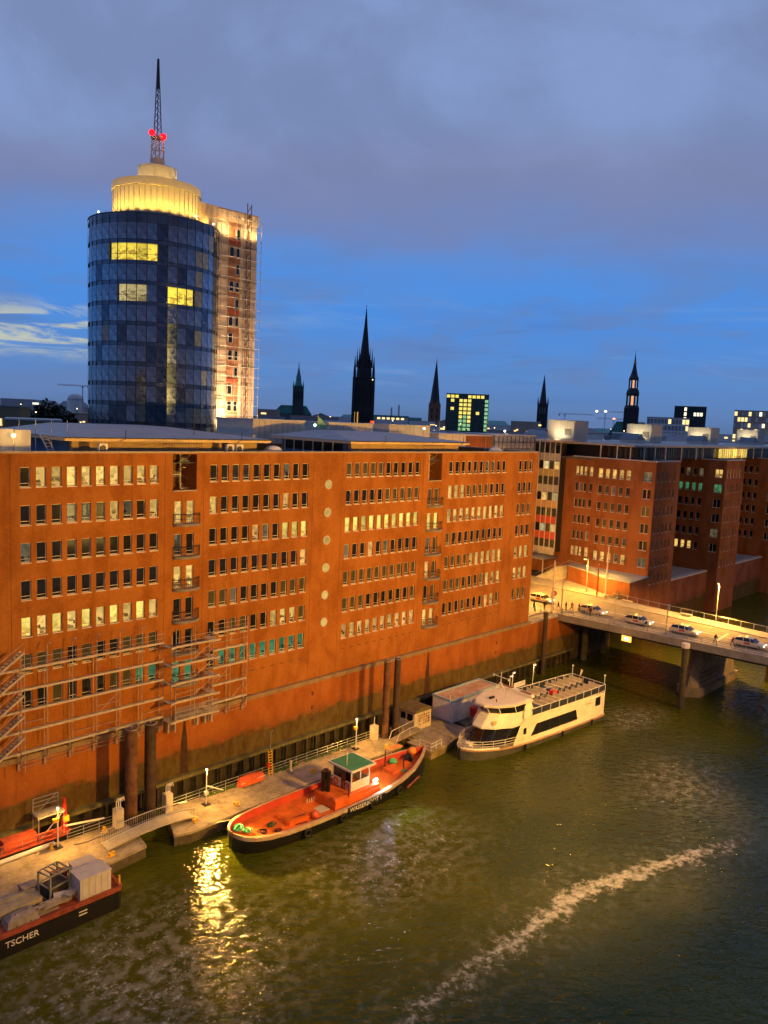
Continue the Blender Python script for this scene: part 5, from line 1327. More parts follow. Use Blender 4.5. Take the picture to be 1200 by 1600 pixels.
# side walls with window cut outs
for s in (1, -1):
    b = B()
    def wy(x): return s * (interp(FS, max(-13.7, min(13, x)))[1] - .02)
    def pl(pts, off=0): b.add([(x, wy(x) + s * off, z) for x, z in pts], [tuple(range(len(pts)))])
    top = 4.45
    pl([(-13.6, 1.0), (-11.9, 1.0), (-11.9, 2.65), (-13.6, 2.65)]); pl([(-13.6, 2.65), (-12.2, 2.65), (-12.2, 3.9), (-13.6, 3.9)])
    pl([(-11.9, 1.0), (-6.6, 1.0), (-6.6, 1.72), (-5.7, top), (-13.6, top), (-13.6, 3.9), (-10.9, 3.9), (-10.9, 2.65), (-11.9, 2.65)])
    pl([(-6.6, 1.0), (3.8, 1.0), (3.8, 1.72), (-6.6, 1.72)]); pl([(-6.15, 3.25), (2.7, 3.25), (3.2, top), (-5.7, top)])
    pl([(3.8, 1.0), (7.2, 1.12), (6.0, 3.6), (4.9, top), (3.2, top), (2.7, 3.25), (3.8, 1.72)])
    b.build('side_wall', FW, fy)
    g = B(); 
    def gl(pts): g.add([(x, wy(x) - s * .12, z) for x, z in pts], [tuple(range(len(pts)))])
    gl([(-6.75, 1.68), (3.95, 1.68), (2.6, 3.3), (-6.3, 3.3)]); gl([(-12.3, 2.6), (-10.8, 2.6), (-10.8, 3.95), (-12.3, 3.95)])
    g.build('side_window', P_DARK, fy)
    for x in (-4.6, -2.4, -.2, 2.0): B().beam((x, wy(x) - s * .1, 1.74), (x - .12, wy(x) - s * .1, 3.28), .05, .05).build('window_bar', DARKM, fy)
    B().box(4.6, min(wy(5), wy(5) + s * .03), 1.5, 5.5, max(wy(5), wy(5) + s * .03), 3.3).build('door', FW, fy); B().box(4.75, min(wy(5) + s * .032, wy(5) + s * .05), 2.3, 5.35, max(wy(5) + s * .032, wy(5) + s * .05), 3.15).build('door_window', P_DARK, fy)
    # raked wing joining wheelhouse and side
    B().add([(2.9, s * 3.15, top), (5.4, s * 3.1, top), (4.6, s * 2.75, 6.75), (3.8, s * 2.75, 6.75)], [(0, 1, 2, 3)]).add([(2.9, s * 3.05, top), (5.4, s * 3.0, top), (4.6, s * 2.65, 6.75), (3.8, s * 2.65, 6.75)], [(3, 2, 1, 0)]).build('wing_panel', FW, fy)
    # name on the quarter
    nm = text_mesh('O V A I', .42, mat('name_brown', (.25, .15, .08)), .01, 'CENTER') if s > 0 else None
    if nm: place_text('lettering', nm, fy, (-9.0, wy(-9) + .012, 3.35), (-1, 0, 0), (0, 0, 1))
    # guard rail with dark infill panels along the sun deck
    for k in range(9):
        xa, xb = -13.4 + k * 1.9, -13.4 + (k + 1) * 1.9; ya, yb2 = wy(xa), wy(xb)
        B().add([(xa + .06, ya, top + .08), (xb - .06, yb2, top + .08), (xb - .06, yb2, top + .95), (xa + .06, ya, top + .95)], [(0, 1, 2, 3)]).build('infill_panel', mat('navy_infill', (.03, .04, .07), .4, .2), fy)
        B().tube([(xa, ya, top), (xa, ya, top + 1.02)], .045, 5).tube([(xa, ya, top + 1.02), (xb, yb2, top + 1.02)], .05, 5).tube([(xa, ya, top + .05), (xb, yb2, top + .05)], .05, 5).build('guard_rail', WHITE, fy)
B().add([(-13.6, -2.8, 1.0), (-13.6, 2.8, 1.0), (-13.6, 2.8, 4.45), (-13.6, -2.8, 4.45)], [(0, 1, 2, 3)]).build('stern_wall', FW, fy)
for k in range(3):
    ya = -2.85 + k * 1.9; B().add([(-13.42, ya + .05, 4.53), (-13.42, ya + 1.85, 4.53), (-13.42, ya + 1.85, 5.4), (-13.42, ya + .05, 5.4)], [(0, 1, 2, 3)]).build('infill_panel', MATS['navy_infill'], fy)
    B().tube([(-13.42, ya, 4.45), (-13.42, ya, 5.47), (-13.42, ya + 1.9, 5.47), (-13.42, ya + 1.9, 4.45)], .045, 5).build('guard_rail', WHITE, fy)
B().prism([(-13.6, -2.8), (-13.0, -3.0), (3.4, -3.15), (3.4, 3.15), (-13.0, 3.0), (-13.6, 2.8)], 4.36, 4.44).build('sun_deck', mat('sundeck_grey', (.09, .095, .10), .7, .3), fy)
# benches
seatm = mat('bench_cream', (.62, .56, .44), .5, .1); blu = mat('bench_blue', (.05, .09, .2), .6, .2)
bs = B().box(-.26, -1.15, .38, .12, 1.15, .48).box(-.34, -1.15, .48, -.24, 1.15, .95).mesh('bench', seatm); bshade = B().box(.16, -1.12, .36, .62, 1.12, .44).mesh('bench_cover', blu); bleg = B().box(-.18, -.95, 0, .18, -.88, .38).box(-.18, .88, 0, .18, .95, .38).mesh('bench_leg', STEEL)
for k in range(10):
    x = -12.3 + k * 1.42
    for y in (-1.75, 1.75):
        if y < 0 and k in (5,): continue
        o = put('bench', bs, fy, (x, y, 4.45)); sub('bench_leg', bleg, o); sub('bench_cover', bshade, o)
B().box(-5.4, -.45, 4.45, -4.5, .4, 5.35).build('life_vest_locker', RED, fy)
for a, c in (((-6.6, -1.0), (-3.6, -1.0)), ((-3.6, -1.0), (-3.6, .2)), ((-6.6, -1.0), (-6.6, .2))): B().tube([(*a, 4.45), (*a, 5.45), (*c, 5.45), (*c, 4.45)], .04, 5).build('stair_rail', WHITE, fy)
# wheelhouse: visor front, windows, roof
def poly(pts, z): return [(x, y, z) for x, y in pts]
base = [(4.0, -2.95), (7.2, -2.9), (9.6, -1.9), (10.9, -.75), (10.9, .75), (9.6, 1.9), (7.2, 2.9), (4.0, 2.95)]
mid = [(4.0, -2.75), (6.4, -2.7), (8.4, -1.75), (9.4, -.7), (9.4, .7), (8.4, 1.75), (6.4, 2.7), (4.0, 2.75)]
wtop = [(4.0, -2.8), (6.9, -2.75), (9.0, -1.8), (10.0, -.7), (10.0, .7), (9.0, 1.8), (6.9, 2.75), (4.0, 2.8)]
rtop = [(3.4, -3.0), (7.2, -2.95), (9.5, -2.0), (10.6, -.8), (10.6, .8), (9.5, 2.0), (7.2, 2.95), (3.4, 3.0)]
B().loft([poly(base, 3.55), poly(base, 3.75), poly(mid, 5.35)]).build('visor', FW, fy)
B().loft([poly(mid, 5.36), poly(wtop, 6.35)]).build('wheelhouse_window', P_DARK, fy)
for i in range(1, 7): B().beam((*mid[i], 5.36), (*wtop[i], 6.36), .09, .07).build('window_post', FW, fy)
B().loft([poly(rtop, 6.36), poly(rtop, 6.55), poly([(x * .97 + .15, y * .9) for x, y in rtop], 6.68)]).build('wheelhouse_roof', mat('wheelhouse_roof_white', (.68, .63, .54), .5, .1), fy)
# arch behind the roof
B().beam((3.2, -2.75, 6.9), (3.2, 2.75, 6.9), .6, .35).beam((3.9, -2.75, 6.5), (3.9, 2.75, 6.5), .25, .25).build('arch', FW, fy)
for y in (-1.6, 1.6): B().box(3.0, y - .9, 7.09, 3.5, y + .9, 7.14).build('arch_hatch', mat('brown_hatch', (.2, .08, .05), .6, .2), fy)
# lower lounge, raked glass
lb0 = [(5.6, -2.9), (8.2, -2.55), (9.9, -1.7), (10.7, -.7), (10.7, .7), (9.9, 1.7), (8.2, 2.55), (5.6, 2.9)]; lb1 = [(5.4, -2.75), (7.1, -2.7), (9.2, -1.8), (10.3, -.7), (10.3, .7), (9.2, 1.8), (7.1, 2.7), (5.4, 2.75)]
lb0 = [(x + .4 if x > 6 else x, y) for x, y in lb0]
B().loft([poly(lb0, 1.45), poly(lb1, 3.54)]).build('lounge_glass', P_DARK, fy)
for i in range(1, 7): B().beam((*lb0[i], 1.45), (*lb1[i], 3.54), .08, .06).build('window_post', mat('dark_frame', (.05, .045, .04)), fy)
# bow rail
bp = [(6.6, 3.05), (8.6, 2.9), (10.4, 2.5), (11.8, 1.95), (12.9, 1.2), (13.4, .4)]
for s in (1, -1):
    pts = [(x, y * s) for x, y in bp] + ([(13.5, 0)])
    zt = lambda x: 1.2 + (x - 4) * .035
    for h in (.95, .62, .3): B().tube([(x, y, zt(x) + h) for x, y in pts], .04, 5).build('bow_rail', WHITE, fy)
    for x, y in pts[:-1]: B().tube([(x, y, zt(x)), (x, y, zt(x) + .95)], .04, 5).build('bow_post', WHITE, fy)
    strips(FS[6:], [lambda q: (q[1] + .1, q[2]), lambda q: (q[1] + .02, q[2] + .18), lambda q: (q[1] - .1, q[2] + .18)]).build('bow_bulwark', FW, fy, True) if s > 0 else None
# hull plating seams, deck fittings and side fenders
for x in (-9.5, -5.2, -.9, 3.4, 7.4): B().beam((x, interp(FS, x)[1] * .965 + .03, .35), (x, interp(FS, x)[1] * .985 + .02, .74), .03, .03).build('plate_seam', BLACK, fy)
for x in (-10, -3, 5): B().cone((x, interp(FS, x)[1] + .2, .2), (x, interp(FS, x)[1] + .2, .95), .14, .14, 8).build('side_fender', BLACK, fy)
for x, y in ((11.2, 1.2), (11.2, -1.2)): B().lathe([(.1, 1.4), (.1, 1.75), (.16, 1.78), (.16, 1.85)], 8, (x, y)).build('bow_bollard', BLACK, fy)
B().box(11.9, -.4, 1.45, 12.6, .4, 1.85).build('anchor_locker', FW, fy)
for k in range(3): B().torus((4.05 + .01 * k, 2.4 - 2.4 * k, 5.0), .3, .07, 'X', 14, 6).build('life_ring', ORANGE2, fy, True)
# mast, antennas, crest, flagpoles
B().tube([(4.4, -1.2, 6.7), (4.6, -1.7, 8.0), (4.6, -1.7, 9.3)], .06, 6).tube([(4.0, -2.4, 6.7), (4.6, -1.7, 8.0)], .05, 5).tube([(5.2, -2.3, 6.7), (4.6, -1.7, 8.0)], .05, 5).tube([(4.6, -3.0, 8.6), (4.6, -.4, 8.6)], .05, 5).build('mast', WHITE, fy)
for y in (-3.0, -.4): B().obox((4.6, y, 8.55), (.16, .16, .3)).build('navigation_light', WHITE, fy)
B().box(7.5, -.5, 6.69, 8.3, -.2, 6.95).build('horn', BLACK, fy); B().cone((8.4, .9, 6.69), (8.4, .9, 7.1), .06, .05, 6).build('search_lamp', BLACK, fy)
B().tube([(6.3, .6, 6.69), (6.3, .6, 8.0)], .03, 5).build('aerial', BEIGE, fy)
cr_ = B().prismy([(-.25, .25), (.25, .25), (.22, -.1), (0, -.32), (-.22, -.1)], -.02, .02).mesh('crest', mat('crest_gold', (.65, .42, .08), .5, .15))
o = sub('crest', cr_, fy, (9.72, 1.95, 4.45), rad(138)); o.rotation_euler = (rad(-30), 0, rad(138))
for x, y in ((-13.3, -2.8), (-13.3, 2.8)):
    B().tube([(x, y, 4.45), (x, y, 6.7)], .05, 6).build('flagpole', WHITE, fy); B().ball((x, y, 6.75), .14, 8, 5).build('stern_lamp', WHITE, fy)
B().add([(-12.8, -1.2, 5.5), (-13.1, -1.2, 6.6), (-13.6, -1.15, 6.4), (-13.4, -1.2, 5.9)], [(0, 1, 2, 3)]).tube([(-12.6, -1.2, 4.45), (-13.15, -1.2, 6.7)], .03, 5).build('furled_flag', BEIGE, fy)
lamp_spot = None

# ------------------------------------------------------------------ loaded barge at the left
OX = mat('oxide_deck', (.26, .06, .035), .7, .45, 1.2, bump=.3)
bg_ = thing('work_barge', 'black-hulled barge with red deck loaded with white boxes at the lower left', 'barge', (20, 62, 0))
B().prism([(4, 59.6), (30.9, 59.6), (31.4, 60.2), (31.6, 64.4), (4, 64.6)], -1, 1.62).build('hull', BLACK, bg_)
B().prism([(4, 59.55), (31.0, 59.55), (31.5, 60.15), (31.7, 64.45), (4, 64.65)], 1.62, 1.78).build('deck', OX, bg_)
for (a, c) in (((4, 59.62), (30.9, 59.62)), ((31.0, 59.75), (31.55, 64.3))): B().beam((*a, 1.92), (*c, 1.92), .12, .28).build('bulwark', OX, bg_)
tm = text_mesh('TSCHER', .72, WHITE, .015, 'LEFT'); place_text('lettering', tm, bg_, (21.55, 59.585, .75), (1, 0, 0), (0, 0, 1))
for z in (.85, 1.12): B().box(27.4, 59.575, z, 28.1, 59.598, z + .1).build('draught_mark', WHITE, bg_)
for x, y in ((31.2, 62.4), (31.35, 60.4)): B().cone((x, y, 1.7), (x, y, 2.5), .09, .09, 8).build('bollard', YELLOW, bg_)
def crate(lb, x0, y0, z0, x1, y1, z1, m_):
    t = thing('white_box', lb, 'box', ((x0 + x1) / 2, (y0 + y1) / 2, z0), 0, 'boxes on the barge')
    B().box(x0, y0, z0, x1, y1, z1).build('body', m_, t)
    B().box(x0 - .04, y0 - .04, z1, x1 + .04, y1 + .04, z1 + .08).build('lid', m_, t)
    n = max(2, int((x1 - x0) / .45))
    for k in range(n): B().box(x0 + (k + .4) * (x1 - x0) / n, y0 - .03, z0 + .08, x0 + (k + .4) * (x1 - x0) / n + .06, y0 - .002, z1 - .05).build('rib', m_, t)
bxm = mat('box_grey_white', (.52, .51, .50), .6, .12); crate('largest white box at the front corner of the barge', 27.7, 60.0, 1.8, 30.4, 61.9, 3.6, bxm)
crate('low grey-white box in the middle of three on the barge', 28.4, 62.3, 1.8, 30.5, 63.2, 3.0, bxm); crate('rearmost grey-white box of three on the barge', 28.6, 63.35, 1.8, 30.6, 64.2, 3.0, bxm)
t = thing('steel_frame_crate', 'open grey steel frame crate among the barge cargo', 'crate', (26.5, 62.3, 1.8), rad(12), local=True)
gm = mat('frame_grey_green', (.22, .24, .2), .6, .2)
for x in (-.9, .9):
    for y in (-.8, .8): B().box(x - .07, y - .07, 0, x + .07, y + .07, 2.3).build('upright', gm, t)
for z in (.1, 1.2, 2.25):
    for y in (-.8, .8): B().box(-.83, y - .05, z, .83, y + .05, z + .1).build('cross_bar', gm, t)
    for x in (-.9, .9): B().box(x - .05, -.73, z, x + .05, .73, z + .1).build('side_bar', gm, t)
for x in (-.45, 0, .45): B().box(x - .04, -.74, 2.26, x + .04, .74, 2.34).build('top_slat', gm, t)
B().box(-.8, -.7, .2, .8, .7, 1.15).build('contents', mat('dark_cargo', (.05, .045, .04), .8, .3), t)
t = thing('covered_beam_bundle', 'pale covered bundle of long beams on the barge at the picture edge', 'bundle', (22, 62.6, 1.8))
for k in range(4): B().beam((17, 61.8 + k * .45, 2.1 + .08 * (k % 2)), (25.3, 61.9 + k * .45, 2.2 + .08 * (k % 2)), .4, .55).build('beam', mat('canvas_olive', (.34, .31, .22), .85, .25), t)
t = thing('plank_pile', 'untidy pile of pale planks on the red barge deck', 'planks', (25.6, 60.4, 1.8))
for k in range(11): B().obox((25.6 + RND.gauss(0, .7), 60.5 + RND.gauss(0, .3), 1.86 + k * .06), (RND.uniform(1.5, 3), .3, .06), RND.gauss(.02, .1)).build('plank', mat('grey_plank', (.33, .29, .24), .8, .25), t)
t = thing('scrap_heap', 'small heap of white sheets and scrap beside the frame crate', 'heap', (27.2, 60.8, 1.8))
for k in range(9): B().obox((26.9 + RND.gauss(0, .4), 61.0 + RND.gauss(0, .35), 1.9 + k * .09), (RND.uniform(.5, 1.1), RND.uniform(.3, .7), RND.uniform(.05, .3)), RND.uniform(0, 3), RND.gauss(0, .2)).build('scrap', RND.choice([bxm, STEEL, OX, mat('dark_cargo', (.05, .045, .04))]), t)
t = thing('pallet_stack', 'stack of grey pallets beside the open frame crate', 'pallets', (25.0, 63.9, 1.8))
for k in range(6): B().obox((25.0 + RND.gauss(0, .04), 63.8, 1.88 + k * .16), (1.3, .95, .10), RND.gauss(0, .05)).build('pallet', mat('grey_plank', (.33, .29, .24)), t)
t = thing('drum_group_tarp', 'low tarpaulin-covered load at the front of the barge deck', 'load', (23.4, 60.6, 1.8))
B().loft([[(21.9, 60.0, 1.8), (24.4, 60.0, 1.8), (24.4, 61.4, 1.8), (21.9, 61.4, 1.8)], [(22.0, 60.1, 2.35), (24.2, 60.15, 2.5), (24.2, 61.3, 2.45), (22.0, 61.3, 2.3)], [(22.4, 60.5, 2.6), (23.8, 60.5, 2.75), (23.8, 61.0, 2.7), (22.4, 61.0, 2.6)]]).build('tarpaulin', mat('grey_tarp', (.25, .23, .2), .8, .3), t)
B().tube([(22.6, 59.97, 1.85), (22.7, 60.5, 2.66), (22.6, 61.42, 1.85)], .03, 4).tube([(23.7, 59.97, 1.85), (23.6, 60.5, 2.76), (23.7, 61.42, 1.85)], .03, 4).build('lashing', BLACK, t)
t = thing('pipe_bundle', 'bundle of thin steel pipes lying along the far barge edge', 'pipes', (26.5, 64.2, 1.8))
for k in range(7): B().tube([(22.5, 64.15 + .1 * (k % 4), 1.88 + .1 * (k // 4)), (27.3 - .2 * k, 64.15 + .1 * (k % 4), 1.9 + .1 * (k // 4))], .05, 6).build('pipe', STEEL, t)
t = thing('red_bin', 'small rusty-red bin behind the rear barge boxes', 'bin', (27.5, 64, 1.8)); B().box(27.0, 63.5, 1.8, 28.2, 64.3, 2.7).build('body', OX, t); B().box(26.95, 63.45, 2.7, 28.25, 64.35, 2.78).build('rim', OX, t)

# ------------------------------------------------------------------ small red crane raft between pontoon and wall
rf_ = thing('crane_raft', 'small red work raft with raised steel platform at the foot of the wall', 'raft', (28, 72.2, 0))
B().prism([(18, 71.5), (31.6, 71.5), (32.3, 72.1), (31.6, 73.0), (18, 73.0)], -.6, 1.5).build('hull', BLACK, rf_)
B().prism([(18, 71.45), (31.7, 71.45), (32.4, 72.1), (31.7, 73.05), (18, 73.05)], 1.5, 1.66).build('deck', mat('raft_red', (.5, .1, .05), .6, .25), rf_)
for y in (71.5,):
    for h in (.35, .8): B().tube([(18, y, 1.66 + h), (31.6, y, 1.66 + h)], .06, 5).build('side_rail', mat('raft_red', (.5, .1, .05)), rf_)
for k in range(8): B().tube([(18.5 + k * 1.8, 71.5, 1.66), (18.5 + k * 1.8, 71.5, 2.46)], .04, 5).build('rail_post', STEEL, rf_)
B().box(29.0, 71.6, 3.85, 31.6, 73.1, 4.0).build('platform', STEEL, rf_)
for x in (29.1, 31.5):
    for y in (71.7, 73.0): B().tube([(x, y, 1.66), (x, y, 5.3 if y > 72 else 3.9)], .05, 5).build('leg', STEEL, rf_)
for h in (.55, .95, 1.35): B().tube([(29.1, 73.0, 3.95 + h), (31.5, 73.0, 3.95 + h)], .035, 5).build('guard_rail', STEEL, rf_)
B().tube([(29.2, 71.65, 1.8), (31.4, 71.65, 3.9)], .06, 5).tube([(29.6, 73.0, 4.0), (31.4, 73.0, 5.3)], .035, 5).build('brace', STEEL, rf_)
B().loft([[(31.5, 71.9, 1.66), (32.0, 71.9, 1.66), (32.0, 72.4, 1.66), (31.5, 72.4, 1.66)], [(31.65, 72.1, 5.0), (31.85, 72.1, 5.0), (31.85, 72.3, 5.0), (31.65, 72.3, 5.0)]]).build('crane_post', RED, rf_)
B().obox((31.75, 71.8, 3.0), (.5, .35, .5)).build('winch', YELLOW, rf_); B().beam((31.5, 71.6, 2.4), (35.2, 70.9, 2.2), .14, .14).build('boom', WHITE, rf_)
B().box(26.0, 71.9, 1.66, 29.0, 72.9, 2.5).build('cargo_box', mat('raft_red', (.5, .1, .05)), rf_)
for k in range(4): B().beam((19, 71.9 + k * .3, 2.0 + .1 * (k % 2)), (25.4, 71.9 + k * .3, 2.2 + .1 * (k % 2)), .2, .14).build('stacked_beam', mat('canvas_olive', (.34, .31, .22)), rf_)
tm = text_mesh('EM 05', .55, WHITE, .015, 'LEFT'); place_text('lettering', tm, rf_, (29.6, 71.43, .75), (1, 0, 0), (0, 0, 1))
t = thing('white_pipe', 'long white pipe lying on the left pontoon edge', 'pipe', (26, 70.6, 1.2)); B().cone((22, 70.75, 1.42), (30.2, 70.9, 1.42), .2, .2, 10).build('pipe', WHITE, t)
for x in (23.5, 28.5): B().box(x - .15, 70.5, 1.2, x + .15, 71.1, 1.3).build('support', WOOD, t)
t = thing('deck_hose', 'thin dark hose trailing over the left pontoon deck', 'hose', (32, 69, 1.2)); B().tube([(31.6, 69.7, 1.24), (32.6, 69.4, 1.24), (33.8, 69.5, 1.24), (35.2, 69.4, 1.24), (36, 69.7, 1.24)], .04, 5).build('line', DARKM, t)

# ================================================================== GLASS TOWER
TC = (83.8, 147.9); TR = 12.4
CAMA = math.atan2(-TC[1], -TC[0])           # direction from the tower to the viewer
def tdir(th): return CAMA + th              # +th turns to the right as seen by the viewer
tw = thing('glass_tower', 'round dark glass office tower with golden lit crown', 'tower', (TC[0], TC[1], 9.3))
TG = mat('tower_glass', (.22, .27, .33), .04, .4, .4, metal=.8)
TG2 = mat('tower_glass_dark', (.08, .11, .15), .05, .4, .4, metal=.8)
TG3 = mat('tower_glass_blind', (.16, .19, .19), .2, .3, .6, spec=.8)
TSP = mat('tower_spandrel', (.11, .14, .18), .10, .3, .5, metal=.8)
TM = mat('tower_mullion', (.05, .058, .068), .4, .2, metal=.5)
DA = rad(360 / 42); A0 = rad(2.3)
ZC = [74.8 - 3.7 * k for k in range(18)]
pw = 2 * TR * math.sin(DA / 2)
pr_ = B().box(-.06, -pw / 2 + .07, -1.45, .06, pw / 2 - .07, 1.45)
pmesh = {k: pr_.mesh('pane', m_) for k, m_ in (('n', TG), ('d', TG2), ('b', TG3), ('c', P_CLEAR))}
rm_ = B().box(-.75, -pw / 2 - .02, -1.55, -.7, pw / 2 + .02, 1.6)
rmesh = {'y': rm_.mesh('room', R_TOWER), 'p': rm_.mesh('room', R_PALE)}
rest = B()
LITC = {}
for j in range(-5, 0): LITC[(1, j)] = 'y'
for j in range(-4, -1): LITC[(3, j)] = 'p'
for j in range(1, 4): LITC[(3, j)] = 'y'
for k in range(18):
    for j in range(-21, 21):
        th = A0 + (j + .5) * DA
        a = tdir(th); rr = TR * math.cos(DA / 2)
        x, y = TC[0] + rr * math.cos(a), TC[1] + rr * math.sin(a)
        if k < 12 and abs(th) < rad(97):
            s = LITC.get((k, j))
            kind = 'c' if s else ('d' if j == 0 else ('b' if (j >= 4 and RND.random() < .26) or RND.random() < .03 else ('d' if RND.random() < .12 else 'n')))
            o = put('pane', pmesh[kind], tw, (x, y, ZC[k]), a + RND.gauss(0, .006)); o.rotation_euler[1] = RND.gauss(0, .006)
            if s: sub('room', rmesh[s], o)
        else:
            rest.obox((x, y, ZC[k]), (.12, pw - .14, 2.9), a)
o = rest.build('window_panes', TG, tw); o['kind'] = 'stuff'
def ringpoly(r): return [(TC[0] + r * math.cos(tdir(A0 + i * DA)), TC[1] + r * math.sin(tdir(A0 + i * DA))) for i in range(42)]
for k in range(18):
    B().prism(ringpoly(TR - .02), ZC[k] + 1.5, ZC[k] + 2.2).build('spandrel', TSP, tw)
    b = B()
    for zz in (-.45,): 
        pp = ringpoly(TR + .05); b.prism(pp, ZC[k] + zz, ZC[k] + zz + .07)
B().prism(ringpoly(TR - 1.3), 9.3, 77).build('core', mat('tower_inside', (.012, .014, .016), .9, .1), tw)
tb = B()
for k in range(18):
    pts = [(*p, ZC[k] - .45) for p in ringpoly(TR + .04)]
    tb.tube(pts + pts[:1], .035, 4)
tb.build('transom', TM, tw)
for i in range(42):
    a = tdir(A0 + i * DA); x, y = TC[0] + TR * math.cos(a), TC[1] + TR * math.sin(a)
    B().obox((x, y, 43.5), (.16, .10, 68.5), a).build('mullion', TM, tw)
B().prism(ringpoly(TR + .02), 77.0, 78.0).build('parapet', TSP, tw)
B().prism(ringpoly(TR + .15), 78.0, 78.12).build('parapet_cap', TM, tw)
B().prism(ringpoly(TR - .4), 76.9, 77.2).build('roof', CONC, tw)
# crown: drum, upper drum, cap
CRN = mat('crown_cream', (.66, .58, .42), .6, .1)
cw = (84.1, 147.7)
def circ(r, n=48): return [(cw[0] + r * math.cos(2 * PI * i / n), cw[1] + r * math.sin(2 * PI * i / n)) for i in range(n)]
drum = B().lathe([(8.3, 77.2), (8.3, 84.2), (8.5, 84.25), (8.5, 85.6), (8.2, 85.7)], 48, cw).build('crown_drum', CRN, tw, True)
pl_me = B().box(8.32, -.05, 77.4, 8.40, .05, 84.15).mesh('rib', mat('crown_rib', (.5, .44, .32), .6, .1))
for i in range(48): sub('rib', pl_me, drum, (cw[0] - TC[0], cw[1] - TC[1], -9.3), 2 * PI * i / 48)
B().torus((cw[0], cw[1], 84.2), 8.42, .1, 'Z', 48, 5).build('drum_rim', mat('crown_rib', (.5, .44, .32)), tw)
B().lathe([(3.75, 85.6), (3.75, 89.2), (3.6, 89.3)], 32, cw).build('upper_drum', CRN, tw, True)
B().lathe([(1.4, 89.2), (1.4, 91.0), (1.3, 91.1)], 20, cw).build('mast_base', CRN, tw, True)
mt = B(); lat = []
for q in range(4):
    a = PI / 4 + q * PI / 2
    lat.append([(cw[0] + r * math.cos(a), cw[1] + r * math.sin(a), z) for z, r in ((91.0, 1.25), (95.0, 1.1))])
for l in lat: mt.tube(l, .13, 5)
for q in range(4):
    A, C_ = lat[q], lat[(q + 1) % 4]
    for z0, z1 in ((0, .5), (.5, 1)):
        L = lambda P_, f: tuple(P_[0][i] + (P_[1][i] - P_[0][i]) * f for i in range(3))
        mt.tube([L(A, z0), L(C_, z1)], .08, 4).tube([L(A, z1), L(C_, z1)], .08, 4)
mt.build('lattice_base', CRN, tw)
B().lathe([(1.35, 95.0), (1.35, 95.2)], 12, cw).build('lamp_platform', STEEL, tw)
m2 = B(); rr_ = lambda z: .85 - (z - 95) * .048
zs = [95 + i * 1.2 for i in range(9)]
for q in range(3):
    a = q * 2.094; m2.tube([(cw[0] + rr_(z) * math.cos(a), cw[1] + rr_(z) * math.sin(a), z) for z in zs], .10, 5)
    a2 = (q + 1) * 2.094
    for i in range(8): m2.tube([(cw[0] + rr_(zs[i]) * math.cos(a), cw[1] + rr_(zs[i]) * math.sin(a), zs[i]), (cw[0] + rr_(zs[i + 1]) * math.cos(a2), cw[1] + rr_(zs[i + 1]) * math.sin(a2), zs[i + 1])], .05, 4)
m2.cone((cw[0], cw[1], 104.4), (cw[0], cw[1], 109.7), .42, .22, 8)
m2.build('mast', DARKM, tw)
va = CAMA
for sgn, dz in ((-1, 0.15), (1, -.35)):
    px, py = cw[0] + 1.15 * math.cos(va + sgn * 1.2), cw[1] + 1.15 * math.sin(va + sgn * 1.2)
    B().ball((px, py, 95.7 + dz), .62, 10, 6).build('obstruction_light', emit_mat('red_beacon', (1, .006, .012), 3.5), tw, True)
    B().ball((px + .3 * math.cos(va), py + .3 * math.sin(va), 95.7 + dz), .2, 8, 5).build('beacon_core', emit_mat('red_beacon_core', (1, .3, .25), 8), tw, True)
    lamp('beacon_light', 'POINT', (px + math.cos(va) * .9, py + math.sin(va) * .9, 95.7 + dz), 160, (1, .03, .02), tw, .3)
for i in range(26):
    a = 2 * PI * i / 26
    x, y = cw[0] + 10.2 * math.cos(a), cw[1] + 10.2 * math.sin(a)
    if math.cos(a - va) < -.45: continue
    B().box(x - .2, y - .2, 78.12, x + .2, y + .2, 78.4).build('uplight', DARKM, tw)
    lamp('crown_uplight', 'SPOT', (x, y, 78.55), 1300, (1, .60, .10), tw, .1, (cw[0] + 8.3 * math.cos(a), cw[1] + 8.3 * math.sin(a), 81.8), 80, .9)
for i in range(6):
    a = va + (i - 2.5) * .6; lamp('drum_uplight', 'SPOT', (cw[0] + 6.2 * math.cos(a), cw[1] + 6.2 * math.sin(a), 85.95), 260, (1, .64, .16), tw, .1, (cw[0] + 2.5 * math.cos(a), cw[1] + 2.5 * math.sin(a), 89.4), 100, .8)
for i in range(12):
    a = va + (i - 5.5) * .27; x, y = cw[0] + 11.4 * math.cos(a), cw[1] + 11.4 * math.sin(a)
    B().tube([(x, y, 78.12), (x, y, 79.0)], .05, 4).build('gallery_post', STEEL, tw)
    if i in (1, 8, 10): B().ball((x, y, 79.1), .16, 8, 5).build('gallery_lamp', emit_mat('gallery_lamp', (1, .85, .5), 12), tw)
